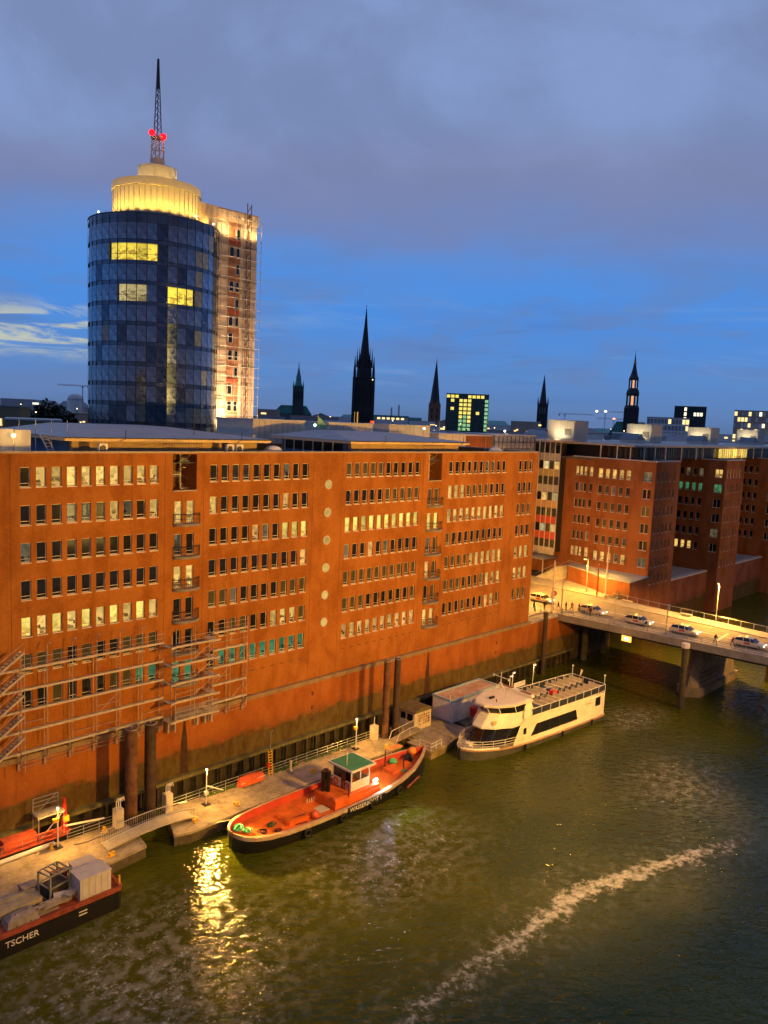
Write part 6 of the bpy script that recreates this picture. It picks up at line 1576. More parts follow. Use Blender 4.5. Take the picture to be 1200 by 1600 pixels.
# ---- slab shaft with hoist and red strip
sl = thing('concrete_shaft', 'pale warm-lit concrete stair shaft with red window strip behind the glass tower', 'shaft', (97, 141.6, 9.3))
SLM = mat('shaft_concrete', (.50, .42, .33), .8, .22, .25)
B().box(85, 141.6, 9.3, 104.0, 156, 81.2).build('shaft_walls', SLM, sl)
B().box(84.9, 141.4, 81.2, 104.2, 156.2, 83.4).build('top_band', mat('shaft_top', (.55, .42, .30), .7, .15), sl)
for k in range(14): B().box(88 + k * 1.16, 141.36, 81.3, 88.05 + k * 1.16, 141.395, 83.3).build('panel_joint', mat('joint_dark', (.2, .18, .15)), sl)
B().box(96.8, 141.42, 11, 99.7, 141.58, 81).build('strip_backing', mat('red_brown_strip', (.30, .14, .075), .8, .4, .8), sl)
wk_ = B().box(-.45, -.08, 0, .45, .0, 1.9).mesh('strip_window', P_DARK); wf_ = B().box(-.6, -.05, -.1, -.45, .0, 2.0).box(.45, -.05, -.1, .6, 0, 2.0).box(-.45, -.05, 1.9, .45, 0, 2.0).box(-.45, -.05, -.1, .45, 0, 0).mesh('frame', BEIGE)
for k in range(20):
    for x in (97.55, 98.95):
        if RND.random() < .25: continue
        o = put('strip_window', wk_, sl, (x, 141.4, 77.8 - k * 3.5)); sub('frame', wf_, o)
    if k % 4 == 1: B().box(96.8, 141.3, 80.3 - k * 3.5, 99.7, 141.41, 80.9 - k * 3.5).build('red_panel', mat('dull_red_panel', (.34, .07, .04), .7, .3), sl)
    B().box(94.0, 141.52, 76.6 - k * 3.5, 96.3, 141.59, 76.7 - k * 3.5).box(100.4, 141.52, 76.6 - k * 3.5, 104.05, 141.59, 76.7 - k * 3.5).build('floor_line', mat('joint_dark', (.2, .18, .15)), sl)
hs = thing('hoist_scaffold', 'thin scaffold and hoist mast on the pale concrete shaft', 'scaffold', (101, 140.6, 9.3))
for x in (100.9, 101.9): B().tube([(x, 140.9, 9.3), (x, 140.9, 85.3)], .12, 4).build('mast_rail', RUST, hs)
zz = B()
for k in range(50): zz.tube([(100.9, 140.9, 10 + k * 1.5), (101.9, 140.9, 11.5 + k * 1.5)], .07, 4)
zz.build('mast_lacing', RUST, hs)
for x in (94.6, 96.3, 98.3, 100.0, 103.2, 104.5): B().tube([(x, 140.8, 9.3), (x, 140.8, 82)], .06, 4).build('standard', STEEL, hs)
for k in range(36): B().tube([(94.6, 140.8, 12 + k * 2), (104.8, 140.8, 12 + k * 2)], .055, 4).build('ledger', STEEL, hs)
for i, (x, zc_) in enumerate(((95.5, 30), (95.5, 55), (102.5, 30), (102.5, 55))):
    lamp('shaft_light', 'SPOT', (x, 134.5 if x > 98 else 136.9, zc_ - 20), 60000 if x < 98 else 26000, (1, .62, .30), sl, .3, (x, 141.6, zc_ + 8), 85, .9)
lamp('shaft_light', 'SPOT', (96, 139.2, 78.6), 1600, (1, .62, .2), sl, .1, (97, 141.5, 81.2), 150, .6)
lamp('shaft_light', 'SPOT', (102, 139.4, 78.6), 1200, (1, .66, .25), sl, .1, (102, 141.5, 81.2), 150, .6)

# ================================================================== BUILDINGS BEHIND THE MAIN ROOF
def simple_building(name, label, x0, y0, x1, y1, z0, z1, m_, cat='building', joints=0, wins=(), group=None, roofm=None, rz=0.0):
    t = thing(name, label, cat, ((x0 + x1) / 2, (y0 + y1) / 2, z0), 0, group)
    B().box(x0, y0, z0, x1, y1, z1).build('wall', m_, t)
    B().box(x0 - .1, y0 - .1, z1, x1 + .1, y1 + .1, z1 + .25).build('roof', roofm or mat('pale_coping', (.5, .5, .5)), t)
    for k in range(1, joints): B().box(x0 + (x1 - x0) * k / joints - .03, y0 - .03, z0, x0 + (x1 - x0) * k / joints + .03, y0 - .002, z1 - .02).build('panel_joint', mat('joint_grey', (.3, .3, .3)), t)
    return t


PW = mat('pale_lit_cladding', (.60, .58, .52), .6, .06, .3)
simple_building('plant_room', 'pale clad plant room beside the foot of the concrete shaft', 73.6, 100.2, 83.8, 110, 10, 41.4, PW, joints=9)
simple_building('plant_room', 'long pale roof box in front of the tallest black spire', 88.8, 100, 99.2, 108, 10, 41.3, GREYW, joints=6)
simple_building('plant_room', 'pale roof box with a door left of the yellow-green office', 103.8, 100.5, 115, 108, 10, 41.3, GREYW, joints=5)
simple_building('plant_room', 'low pale roof box right behind the flagpole', 117, 100, 125.4, 106, 10, 39.9, PW, joints=4)
simple_building('brick_block', 'plain brown brick block behind the right roof end', 125.5, 100.5, 134.6, 112, 10, 39.8, BRICK2)
t = simple_building('glass_hall', 'blue-grey glass gridded hall behind the right roof end', 135.2, 100.3, 150.2, 112, 10, 40.0, mat('hall_glass', (.30, .33, .42), .25, .15, .3))
for k in range(11): B().box(135.2 + k * 1.48, 100.2, 36, 135.3 + k * 1.48, 100.29, 39.9).build('mullion', DARKM, t)
for z in (37.2, 38.6): B().box(135.2, 100.18, z, 150.2, 100.26, z + .1).build('transom', DARKM, t)
lamp('roof_wash', 'SPOT', (76, 97, 36.6), 350, (1, .8, .5), None, .3, (78, 101, 40), 120, .8)
for x, c_, lb in ((84.9, (.5, 1, .6), 'greenish flood lamp on a mast behind the left pavilion roof'), (111.5, (.5, 1, .7), 'greenish flood lamp on a mast before the pale roof box'), (136.8, (1, .9, .7), 'white lamp mast before the glass hall')):
    t = thing('lamp_mast', lb, 'lamp mast', (x, 99, 37)); B().cone((x, 99, 36), (x, 99, 41.1), .07, .05, 6).build('pole', STEEL, t); B().ball((x, 98.9, 41.0), .22, 8, 5).build('lamp', emit_mat('mast_lamp_%d' % x, c_, 6), t)
t = thing('green_flag', 'pale green flag on a pole behind the roof gap', 'flag', (86.4, 101, 37)); B().cone((86.0, 99.5, 36), (86.0, 99.5, 43.0), .06, .04, 6).build('pole', STEEL, t)
B().loft([[(86.1, 99.5, 42.4), (86.1, 99.5, 40.6)], [(86.9, 99.35, 41.9), (86.7, 99.4, 40.5)], [(87.6, 99.6, 41.3), (87.3, 99.6, 40.4)], [(88.0, 99.5, 40.9), (87.7, 99.55, 40.3)]], False, False).build('cloth', mat('flag_green', (.25, .5, .3), .7, .1), t)

# ================================================================== FAR CITY
HZ = mat('far_stone', (.16, .165, .175), .8, .25, .02)
FARC = [mat('far_grey', (.5, .51, .53), .8, .2, .03), mat('far_brown', (.48, .36, .29), .8, .2, .03), mat('far_pale', (.75, .75, .75), .8, .15, .03), mat('far_slate', (.26, .29, .33), .8, .2, .03), mat('far_teal', (.18, .42, .4), .7, .2, .03)]
WLIT = emit_mat('far_lit_window', (1, .70, .28), 1.6); WLIT2 = emit_mat('far_lit_window_pale', (1, .9, .6), 1.6)


def pol(az, d): a = rad(az); return d * math.sin(a), d * math.cos(a)


def far_building(az, d, wdeg, el, label, m_, roof='flat', lit=4, depth=18, group='far city rooftops', grid=None, name='city_building'):
    """building facing the viewer at azimuth az; el = elevation of its roof above eye level, degrees"""
    x, y = pol(az, d); top = 42.5 + d * math.tan(rad(el)); wd = d * rad(wdeg)
    t = thing(name, label, 'building', (x, y, 9.3), -rad(az), group, local=True)
    h = top - 9.3
    hw = h if roof == 'flat' else h - wd * .18
    B().box(-wd / 2, 0, 0, wd / 2, depth, hw).build('wall', m_, t)
    if roof == 'flat': B().box(-wd / 2 - .2, -.2, hw, wd / 2 + .2, depth + .2, hw + .5).build('roof', RND.choice(FARC[:4]), t)
    elif roof == 'hip': B().loft([[(-wd / 2 - .3, -.3, hw), (wd / 2 + .3, -.3, hw), (wd / 2 + .3, depth + .3, hw), (-wd / 2 - .3, depth + .3, hw)], [(-wd * .3, depth * .45, h), (wd * .3, depth * .45, h), (wd * .3, depth * .55, h), (-wd * .3, depth * .55, h)]]).build('roof', FARC[3 if RND.random() < .6 else 4], t)
    else: B().prismy([(-wd / 2 - .3, hw), (wd / 2 + .3, hw), (0, h)], -.3, depth + .3).build('roof', FARC[RND.choice((1, 3))], t)
    if grid:
        nc, nr, fn = grid; cw_ = wd / nc; vis = min(hw - 1, d * .045); rh = vis / nr
        for c in range(nc):
            for r in range(nr):
                m2_ = fn(c, r)
                if m2_ is None: continue
                B().box(-wd / 2 + (c + .12) * cw_, -.12, hw - (r + .9) * rh, -wd / 2 + (c + .88) * cw_, -.02, hw - (r + .2) * rh).build('window', m2_, t)
    else:
        for k in range(lit):
            s = d / 1247 * RND.uniform(1.3, 2.6); xx = RND.uniform(-wd * .45, wd * .45); zz = hw - RND.uniform(.002, .014) * d - s
            B().box(xx, -.1, zz, xx + s * RND.uniform(.8, 3.2), -.02, zz + s).build('window', RND.choice((WLIT, WLIT, WLIT2)), t)
    return t


# random skyline, farthest first
names = ['grey', 'brown', 'pale', 'slate', 'teal']
k = 0
def where(az):
    for lim, s in ((25, 'left of the glass tower'), (37.5, 'behind the concrete shaft'), (40.5, 'by the green copper spire'), (46.5, 'by the tallest black spire'), (50.3, 'by the plain pointed spire'), (53.5, 'by the yellow-green office'), (58.5, 'by the thin needle spire'), (64.5, 'by the lantern spire'), (68.5, 'by the dark teal office'), (99, 'at the far right')):
        if az < lim: return s
for az in [19.6, 21, 22.6, 24.4, 37.4, 38.4, 39.8, 40.9, 42.2, 43.1, 45.4, 46.4, 47.5, 48.3, 50.2, 50.9, 53.7, 54.6, 55.5, 57.6, 58.6, 59.6, 60.6, 61.6, 63.8, 65.0, 66.0, 69.0, 70.5, 71.6]:
    ci = RND.randrange(5); d = RND.uniform(900, 1600); rt = RND.choice(('flat', 'hip', 'gable', 'flat')); el = RND.uniform(-.12, .32)
    far_building(az + RND.uniform(-.3, .3), d, RND.uniform(1.3, 2.3), el, 'far %s %s-roofed city building on the horizon %s' % (names[ci], rt, where(az)), FARC[ci], rt, RND.randrange(2, 7), 25)
for az in [19.9, 21.8, 23.8, 37.9, 39.0, 40.3, 41.7, 45.8, 47.0, 48.6, 50.0, 53.9, 55.0, 56.1, 57.2, 58.4, 59.8, 61.0, 62.1, 64.2, 65.4, 66.8, 68.6, 70.0, 71.5]:
    ci = RND.randrange(4); d = RND.uniform(380, 650); rt = RND.choice(('flat', 'hip', 'flat')); el = RND.uniform(-.75, -.2)
    far_building(az + RND.uniform(-.3, .3), d, RND.uniform(1.6, 2.8), el, 'mid-distance %s %s-roofed city building %s' % (names[ci], rt, where(az)), FARC[ci], rt, RND.randrange(4, 10), 20, 'mid-distance city buildings')

for az in [37.2, 38.6, 41.0, 42.6, 46.2, 47.8, 49.4, 51.0, 52.8, 54.4, 56.4, 58.0, 60.2, 62.4, 63.4, 65.8, 67.6, 69.6]:
    ci = RND.randrange(5); d = RND.uniform(240, 360); rt = RND.choice(('flat', 'hip', 'flat')); el = RND.uniform(-1.15, -.65)
    far_building(az + RND.uniform(-.3, .3), d, RND.uniform(1.5, 2.6), el, 'nearer %s %s-roofed house rising just behind the brick roofs %s' % (names[ci], rt, where(az)), FARC[ci], rt, RND.randrange(3, 8), 16, 'houses just behind the brick roofs')

# named far buildings
YG = emit_mat('yellow_green_office', (1, .80, .16), 1.1); GG = emit_mat('green_office', (.35, .75, .35), .8); GD = mat('office_green_glass', (.05, .10, .09), .2, .3, .05)
def gfn(c, r):
    if r == 0: return YG if c in (0, 1, 2, 5, 6, 7, 8) else GD
    if 3 <= c <= 5 : return YG if r < 5 else (GG if RND.random() < .7 else YG)
    if c == 9: return GG
    return YG if RND.random() < .10 else GD
far_building(51.4, 620, 3.0, 1.95, 'yellow-green lit glass office block among the spires', mat('office_body', (.045, .075, .075), .3, .2, .05), 'flat', 0, 30, None, (10, 9, gfn), 'office_block')
TD = mat('teal_glass', (.012, .035, .05), .2, .2, .05)
def tfn(c, r):
    if r in (0, 1, 2, 3) and c == 3: return WLIT2
    if r == 1 and c in (6, 7, 8): return WLIT2
    return TD if (c + r) % 2 else None
far_building(66.35, 900, 2.0, 1.65, 'dark teal flat-topped office block at the right skyline', TD, 'flat', 0, 40, None, (10, 8, tfn), 'office_block')
def rfn(c, r): return RND.choice((WLIT, FARC[2], FARC[0], None, WLIT2 if RND.random() < .3 else FARC[1]))
far_building(70.2, 1000, 2.3, 1.5, 'broad apartment block with scattered orange windows at the far right skyline', FARC[1], 'flat', 0, 40, None, (11, 7, rfn), 'apartment_block')
def lfn(c, r): return FARC[3] if RND.random() < .85 else WLIT
far_building(65.0, 700, 2.7, .85, 'pale gridded apartment block left of the dark teal office', FARC[2], 'flat', 0, 30, None, (12, 6, lfn), 'apartment_block')
far_building(40.6, 480, 3.4, -.1, 'dark low block with a band of lit windows below the green copper spire', FARC[3], 'flat', 0, 20, None, (13, 3, lambda c, r: WLIT2 if r == 1 and c > 5 else None), 'office_block')
far_building(20.0, 330, 3.6, -.25, 'low olive block with bright yellow windows at the left picture edge', mat('olive_wall', (.24, .23, .14), .8, .2, .05), 'flat', 0, 20, None, (9, 4, lambda c, r: WLIT if (r in (1, 2) and c < 6 and RND.random() < .7) else None), 'office_block')
far_building(22.0, 260, 3.4, -1.1, 'wide blank olive hall before the left skyline', mat('olive_wall', (.12, .12, .07)), 'flat', 0, 20, None, None, 'hall')
far_building(24.4, 300, 1.3, -1.55, 'small white flat-roofed shed left of the glass tower', PW, 'flat', 1, 10, None, None, 'shed')
# dark tree-covered mound left of the tower
def tree(az, d, h, r, lb, m_):
    x, y = pol(az, d)
    t = thing('tree', lb, 'tree', (x, y, 9.3), 0, 'far dark trees', local=True)
    B().cone((0, 0, 0), (0, 0, h * .6), r * .10, r * .05, 7).tube([(0, 0, h * .4), (r * .4, 0, h * .7)], r * .04, 5).tube([(0, 0, h * .45), (-r * .4, .2, h * .75)], r * .04, 5).build('trunk', WOODD, t)
    b = B()
    for i in range(1100):
        u = Vector((RND.gauss(0, 1), RND.gauss(0, 1), RND.gauss(0, 1))).normalized() * RND.uniform(.55, 1.0) * RND.uniform(.8, 1.1)
        c = Vector((u.x * r, u.y * r, h * .66 + u.z * h * .34)); s = r * RND.uniform(.08, .16); a = RND.uniform(0, 6.28)
        e = Vector((math.cos(a), math.sin(a), RND.uniform(-.6, .6))) * s; f = Vector((-math.sin(a) * .7, math.cos(a) * .7, RND.uniform(-.9, .9))) * s
        b.add([c - e, c + f, c + e, c - f], [(0, 1, 2, 3)])
    b.build('crown', m_, t)
DT = mat('dark_foliage', (.03, .045, .03), .9, .4, .3)
for i, (az, d, h, r) in enumerate(((22.3, 420, 30, 9), (22.9, 415, 35, 10), (23.5, 420, 33, 10), (24.1, 430, 27, 8), (21.7, 430, 26, 8))):
    tree(az, d, h, r, ['dark tree at the middle left of the far mound', 'tallest dark tree in the far mound left of the tower', 'broad dark tree right of the tallest in the far mound', 'low dark tree at the right end of the far mound', 'low dark tree at the left end of the far mound'][i], DT)
t = thing('domed_hall', 'pale rounded tank beside the crane left of the tower', 'tank', (*pol(24.55, 900), 9.3), 0, None, local=True)
B().lathe([(8, 0), (8, 40), (7, 43), (4, 45), (.5, 45.6)], 20).build('shell', FARC[2], t, True); B().lathe([(8.2, 39.5), (8.2, 40)], 20).build('rim', FARC[0], t)


def crane(az, d, h_el, jib_l, jib_r, lb, m_, lamps=()):
    x, y = pol(az, d); top = 33.2 + d * math.tan(rad(h_el)); th = d / 1247 * .55
    t = thing('tower_crane', lb, 'crane', (x, y, 9.3), -rad(az), 'tower cranes on the skyline', local=True)
    mb_ = B()
    for sx in (-1, 1):
        for sy in (-1, 1): mb_.tube([(sx * th, sy * th, 0), (sx * th, sy * th, top)], th * .4, 4)
    n = int(top / (th * 4))
    for i in range(n): mb_.tube([(-th, -th, i * top / n), (th, -th, (i + 1) * top / n)], th * .3, 4)
    mb_.build('mast', m_, t)
    j = B(); j.tube([(-jib_l, 0, top), (jib_r, 0, top)], th * .5, 4).tube([(-jib_l, 0, top + th * 3), (jib_r * .9, 0, top + th * 2)], th * .35, 4)
    for i in range(16):
        xa = -jib_l + (jib_l + jib_r) * i / 16; j.tube([(xa, 0, top), (xa + (jib_l + jib_r) / 32, 0, top + th * 2.4)], th * .25, 4)
    j.build('jib', m_, t)
    B().box(-jib_l if jib_l < jib_r else jib_r - jib_l * .12, -th * 2, top - th * 5, -jib_l * .75 if jib_l < jib_r else jib_r, th * 2, top).build('counterweight', m_, t)
    B().box(-th * 2, -th * 3, top - th * 4, th * 2, th, top).build('cab', m_, t)
    for lx, c_ in lamps: B().ball((lx, -th, top + th), d / 1247 * 1.5, 8, 5).build('crane_lamp', emit_mat('crane_lamp_' + c_, (1, .85, .6) if c_ == 'w' else (1, .2, .1), 8), t)
    return t


crane(25.0, 700, 1.30, 19, 6, 'red and white tower crane at the left edge of the glass tower', mat('crane_red', (.45, .06, .05), .6, .2))
crane(58.2, 1300, .85, 10, 45, 'thin grey crane right of the needle spire', FARC[2])
crane(60.9, 1100, 1.10, 12, 40, 'lamp-lit crane left of the lantern spire', FARC[2], ((0, 'w'), (-11, 'w')))
crane(61.5, 1500, .62, 30, 30, 'low distant crane before the lantern spire', FARC[2], ((0, 'r'),))


# ------------------------------------------------------------------ church spires
def sq(h, z, rot=PI / 4): return [(h * 1.41421 * math.cos(rot + k * PI / 2), h * 1.41421 * math.sin(rot + k * PI / 2), z) for k in range(4)]
def oc(r, z, n=8): return [(r * math.cos(PI / 8 + k * 2 * PI / n), r * math.sin(PI / 8 + k * 2 * PI / n), z) for k in range(n)]
def pinn(t, pts, z0, z1, r, m_):
    for x, y in pts: B().loft([oc(r, z0), oc(r * .9, z0 + (z1 - z0) * .35), oc(.08, z1)]).translate if False else None
    for x, y in pts:
        b = B().loft([[(x + p[0], y + p[1], p[2]) for p in oc(r, z0)], [(x + p[0], y + p[1], p[2]) for p in oc(r * .85, z0 + (z1 - z0) * .35)], [(x + p[0], y + p[1], p[2]) for p in oc(.1, z1)]])
        b.build('pinnacle', m_, t)
DS = mat('soot_stone', (.034, .036, .040), .85, .4, .08); CU = mat('copper_green', (.09, .30, .27), .7, .3, .1); BRS = mat('brick_tower_far', (.28, .13, .08), .85, .2, .1); SLT = mat('slate_spire', (.045, .048, .06), .7, .2, .1)
def church(az, d, lb): 
    x, y = pol(az, d); return thing('church_spire', lb, 'spire', (x, y, 9.3), -rad(az), None, local=True)
Z0 = 9.3
t = church(44.0, 805, 'tallest spire, black and openwork with pinnacles, in the middle of the skyline')
z = lambda v: v - Z0
B().loft([sq(10.6, 0), sq(10.4, z(50)), sq(9.9, z(81))]).build('tower', DS, t)
for sx in (-1, 1):
    for sy in (-1, 1):
        B().loft([[(sx * 9.6 + p[0], sy * 9.6 + p[1], p[2]) for p in sq(1.7, 0)], [(sx * 9.6 + p[0], sy * 9.6 + p[1], p[2]) for p in sq(1.4, z(82))]]).build('buttress', DS, t)
pinn(t, [(sx * 9.3, sy * 9.3) for sx in (-1, 1) for sy in (-1, 1)], z(81), z(103), 1.5, DS)
B().box(-10.6, -10.6, z(81), 10.6, 10.6, z(82)).build('gallery', DS, t)
B().loft([oc(8.2, z(82)), oc(7.8, z(90)), oc(6.9, z(100))]).build('belfry', DS, t)
pinn(t, [(7.4 * math.cos(k * PI / 4), 7.4 * math.sin(k * PI / 4)) for k in range(8)], z(92), z(111), .9, DS)
B().loft([oc(5.6, z(100)), oc(4.5, z(108)), oc(1.7, z(133)), oc(.35, z(149.5))]).build('spire', DS, t)
for k in range(8):
    for zz_ in range(6):
        rr2 = 4.9 * (1 - (zz_ * 6 + 6) / 46); B().obox((rr2 * math.cos(PI / 8 + k * PI / 4), rr2 * math.sin(PI / 8 + k * PI / 4), z(104 + zz_ * 6)), (.7, .7, 1.2), k * PI / 4).build('crocket', DS, t)
B().tube([(0, 0, z(149)), (0, 0, z(153.5))], .16, 5).box(-.9, -.12, z(151.6), .9, .12, z(151.9)).build('cross', DS, t)
for x in (-5.5, 0, 5.5):
    for zb, zt_ in ((36, 50), (54, 77)): B().prismy([(x - 1.3, z(zb)), (x + 1.3, z(zb)), (x + 1.3, z(zt_ - 3)), (x, z(zt_)), (x - 1.3, z(zt_ - 3))], -10.75, -10.5).build('lancet_window', BLACK, t)
for x, c_ in ((-8.8, (1, .55, .12)), (-5.5, (1, .5, .1))): B().box(x, -10.95, z(33), x + 1.2, -10.8, z(48)).build('lit_niche', emit_mat('niche_gold', (1, .55, .12), .55), t)
B().box(8, -11.4, z(28), 12, -11.0, z(40)).build('lit_banner', emit_mat('red_banner', (1, .12, .05), 1.1), t)
B().ball((8.6, -11, z(80)), .7, 8, 5).build('gallery_lamp', WLIT2, t)

t = church(39.4, 1170, 'green copper town hall spire left of the tallest spire')
B().loft([sq(8, 0), sq(7.8, z(78)), sq(7.2, z(84))]).build('tower', mat('far_green_stone', (.05, .075, .075), .8, .2, .05), t)
pinn(t, [(sx * 7, sy * 7) for sx in (-1, 1) for sy in (-1, 1)], z(80), z(92), 1.2, CU)
B().loft([oc(6.2, z(84)), oc(4.4, z(90)), oc(3.6, z(98)), oc(2.6, z(101)), oc(.7, z(111)), oc(.25, z(119))]).build('spire', CU, t)
B().prismy([(-36, z(44)), (20, z(44)), (12, z(56)), (-24, z(56))], -6, 20).build('copper_roof', CU, t)
B().box(-36, -5, 0, 20, 19, z(44)).build('hall', HZ, t)
for k in range(5): B().box(-6 + k * 2.8, -8.05, z(66), -4.8 + k * 2.8, -7.9, z(76)).build('window', BLACK, t)

t = church(49.1, 1270, 'plain dark pointed brick church spire left of the yellow-green office')
B().loft([sq(9.6, 0), sq(9.4, z(66)), sq(9.0, z(70))]).build('tower', BRS, t)
B().loft([oc(8.6, z(70)), oc(7.6, z(76)), oc(.3, z(137))]).build('spire', SLT, t)
for s in (-1, 1): B().prismy([(s * 4.5 - 4.4, z(66)), (s * 4.5 + 4.4, z(66)), (s * 4.5, z(77))], -9.55, -8).build('gable', BRS, t)
B().tube([(0, 0, z(136)), (0, 0, z(142))], .2, 5).build('finial', DS, t)
for x in (-4, 4):
    for zb in (46, 56): B().box(x - 1, -9.75, z(zb), x + 1, -9.45, z(zb + 6)).build('window', BLACK, t)

t = church(56.65, 1437, 'thin dark needle spire between the office and the lantern spire')
B().loft([sq(9.5, 0), sq(9.2, z(80))]).build('tower', DS, t)
pinn(t, [(sx * 8.4, sy * 8.4) for sx in (-1, 1) for sy in (-1, 1)], z(79), z(92), 1.4, DS)
B().loft([oc(7.2, z(80)), oc(6.0, z(86)), oc(.3, z(130))]).build('spire', SLT, t)
for x in (-4, 0, 4): B().box(x - .9, -9.6, z(62), x + .9, -9.3, z(74)).build('window', HZ, t)

t = church(62.6, 870, 'dark baroque church spire with two lit lantern storeys at the right')
B().loft([sq(7.6, 0), sq(7.4, z(64))]).build('tower', DS, t)
B().loft([oc(7.9, z(64)), oc(7.5, z(66)), oc(6.2, z(67))]).build('skirt_roof', SLT, t)
def lantern(z0, z1, r, n, col):
    for k in range(n):
        a = PI / 8 + k * 2 * PI / n; B().cone((r * math.cos(a), r * math.sin(a), z(z0)), (r * math.cos(a), r * math.sin(a), z(z1)), r * .16, r * .16, 6).build('lantern_column', DS, t)
    B().lathe([(r * .55, z(z0)), (r * .55, z(z1))], 12).build('lantern_core', emit_mat('lantern_glow', col, 1.0), t)
lantern(67, 76.5, 5.6, 8, (1, .45, .2))
B().loft([oc(6.6, z(76.5)), oc(7.0, z(79)), oc(6.2, z(82)), oc(4.6, z(84.5))]).build('dome', SLT, t)
lantern(84.5, 92.5, 4.4, 8, (1, .55, .3))
B().loft([oc(5.2, z(92.5)), oc(5.2, z(94.5)), oc(3.6, z(98)), oc(1.9, z(105)), oc(1.1, z(110)), oc(.3, z(119))]).build('spire', SLT, t)
B().lathe([(1.3, z(109)), (1.5, z(110)), (1.3, z(111))], 8).build('gold_ring', mat('gilt', (.6, .42, .12), .4, .1, metal=.6), t)
B().tube([(0, 0, z(118)), (0, 0, z(123))], .14, 5).build('finial', DS, t)
B().prismy([(-22, z(36)), (22, z(36)), (14, z(50)), (-14, z(50))], 5, 40).build('nave_roof', CU, t)
B().box(-22, 6, 0, 22, 39, z(36)).build('nave', BRS, t)
# minaret-like twin chimneys far off
t = thing('far_hall', 'warm lit far hall with two small pale turrets right of the tallest spire', 'building', (*pol(46.1, 1100), 9.3), -rad(46.1), None, local=True)
B().box(-22, 0, 0, 22, 20, 36).build('wall', FARC[2], t); B().box(-23, -1, 36, 23, 21, 38).build('roof', CU, t)
for x, h in ((-1, 50), (9, 54)): B().lathe([(1.3, 36), (1.1, h - 4), (1.6, h - 3.8), (.2, h)], 8, (x, 5)).build('turret', PW, t)
for k in range(6): B().box(-20 + k * 6.5, -.1, 32.5, -16 + k * 6.5, 0, 35).build('window', WLIT, t)
# scattered street lights among the far roofs
sl_me = B().ball((0, 0, 0), 1.0, 6, 4).mesh('lamp', emit_mat('far_street_light', (1, .72, .35), 5)); pole_me = B().cone((0, 0, -30), (0, 0, 0), .25, .2, 5).mesh('pole', DARKM)
for k in range(40):
    az = RND.choice((RND.uniform(19, 25), RND.uniform(37, 72), RND.uniform(44, 70))); d = RND.uniform(350, 1100); x, y = pol(az, d); s = d / 1247 * RND.uniform(.5, 1.0)
    t = thing('far_lamp', 'tiny far street lamp glowing among the roofs %s, %s' % (where(az), ['set low', 'near the horizon'][k % 2]), 'street lamp', (x, y, 9.3), 0, 'far street lamps')
    zz = 42.5 + d * math.tan(rad(RND.uniform(-.6, .05)))
    put('lamp', sl_me, t, (x, y, zz), 0, (s, s, s)); put('pole', pole_me, t, (x, y, zz))

# ================================================================== LIGHTS OF THE NEAR QUAY, SOME ADDED (behind the viewer's side)
def flood(x, y, zt_, aim, power, lb, cone=110, col=(1, .50, .095), soft=.5):
    t = thing('floodlight_mast', lb, 'floodlight', (x, y, 9.2))
    B().cone((x, y, 9.2), (x, y, zt_), .35, .2, 10).build('mast', STEEL, t)
    B().box(x - .8, y - .3, zt_, x + .8, y + .1, zt_ + .7).build('head', STEEL, t)
    B().box(x - .7, y + .1, zt_ + .05, x + .7, y + .13, zt_ + .65).build('lens', emit_mat('flood_lens', (1, .6, .2), 20), t)
    lamp('flood_light', 'SPOT', (x, y + .6, zt_ + .35), power, col, t, soft, aim, cone, .7)


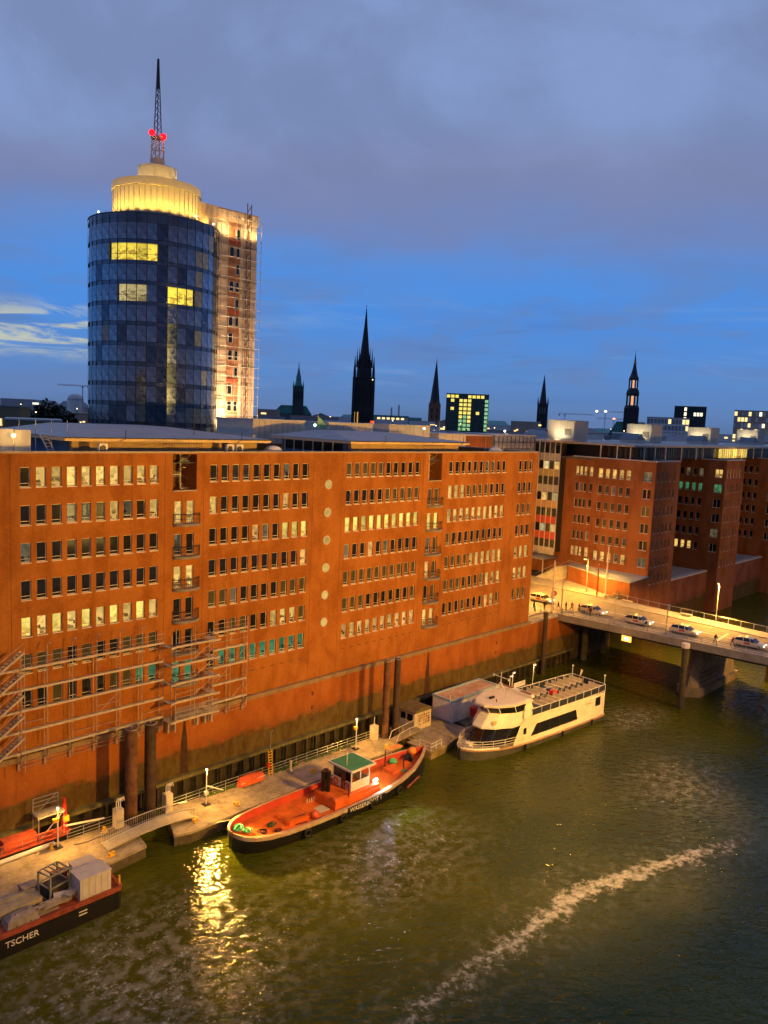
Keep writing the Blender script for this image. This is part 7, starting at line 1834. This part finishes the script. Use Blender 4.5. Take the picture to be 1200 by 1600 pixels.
flood(68, 2.0, 36.0, (68, 74, 16), 245000, 'sodium floodlight mast on the near quay opposite the brick block', 94, (1, .47, .05))
flood(113, 1.0, 34.0, (103, 74, 14), 125000, 'sodium floodlight mast on the near quay by the bridge', 66, (1, .45, .075))
flood(20, 1.5, 34.0, (36, 74, 14), 52000, 'added unseen sodium floodlight mast on the near quay at the left', 62, (1, .45, .075))  # mast added out of view to even the light on the left facade
flood(176, 1.0, 30.0, (192, 74, 20), 60000, 'added unseen sodium floodlight mast on the near quay beyond the bridge', 64, (1, .47, .06))  # mast added out of view to brighten the canal faces of the wings
# dark waterside houses on the near quay, seen mirrored in the tower glass
for i, (x0, x1, h) in enumerate(((-120, -60, 60), (-52, -14, 38), (90, 122, 34))):
    t = thing('quayside_house', ['tall dark house on the near quay far left of the viewer', 'dark house on the near quay beside the viewer', 'dark house on the near quay between the golden tower and the bridge'][i], 'building', ((x0 + x1) / 2, -30, 9.2))
    B().box(x0, -50, 9.2, x1, -12, h).build('wall', BRICK2, t); B().box(x0 - .5, -50.5, h, x1 + .5, -11.5, h + .6).build('roof', ROOF, t)
    for c in range(int((x1 - x0) / 4)):
        for r in range(int((h - 14) / 4)):
            if RND.random() < .35: B().box(x0 + c * 4 + 1, -12, 13 + r * 4, x0 + c * 4 + 3, -11.9, 15.5 + r * 4).build('window', RND.choice((WLIT, WLIT2)), t)
t = thing('lit_quayside_tower', 'tall golden lit tower on the near quay behind the viewer', 'tower', (80.5, -28, 9.2))
B().box(75, -34, 9.2, 86, -22, 84).build('wall', mat('gold_stone', (.5, .42, .3), .7, .2), t); B().box(74.5, -34.5, 84, 86.5, -21.5, 85).build('roof', ROOF, t)
for r in range(22):
    for c in range(4): B().box(75.4 + c * 2.7, -22, 12 + r * 3.2, 77.4 + c * 2.7, -21.9, 14.4 + r * 3.2).build('window', emit_mat('gold_window', (1, .62, .14), 5.0), t)
t = thing('dark_chimney', 'tall dark chimney with a lamp on the near bank outside the view', 'chimney', (-101, 38, 0))
B().lathe([(4, -1), (3, 80), (3.3, 80.2), (3.3, 82)], 16, (-101, 38)).build('shaft', DS, t, True)
B().ball((-97.5, 40, 70), 1.2, 10, 6).build('lamp', emit_mat('chimney_lamp', (1, .6, .15), 6), t)
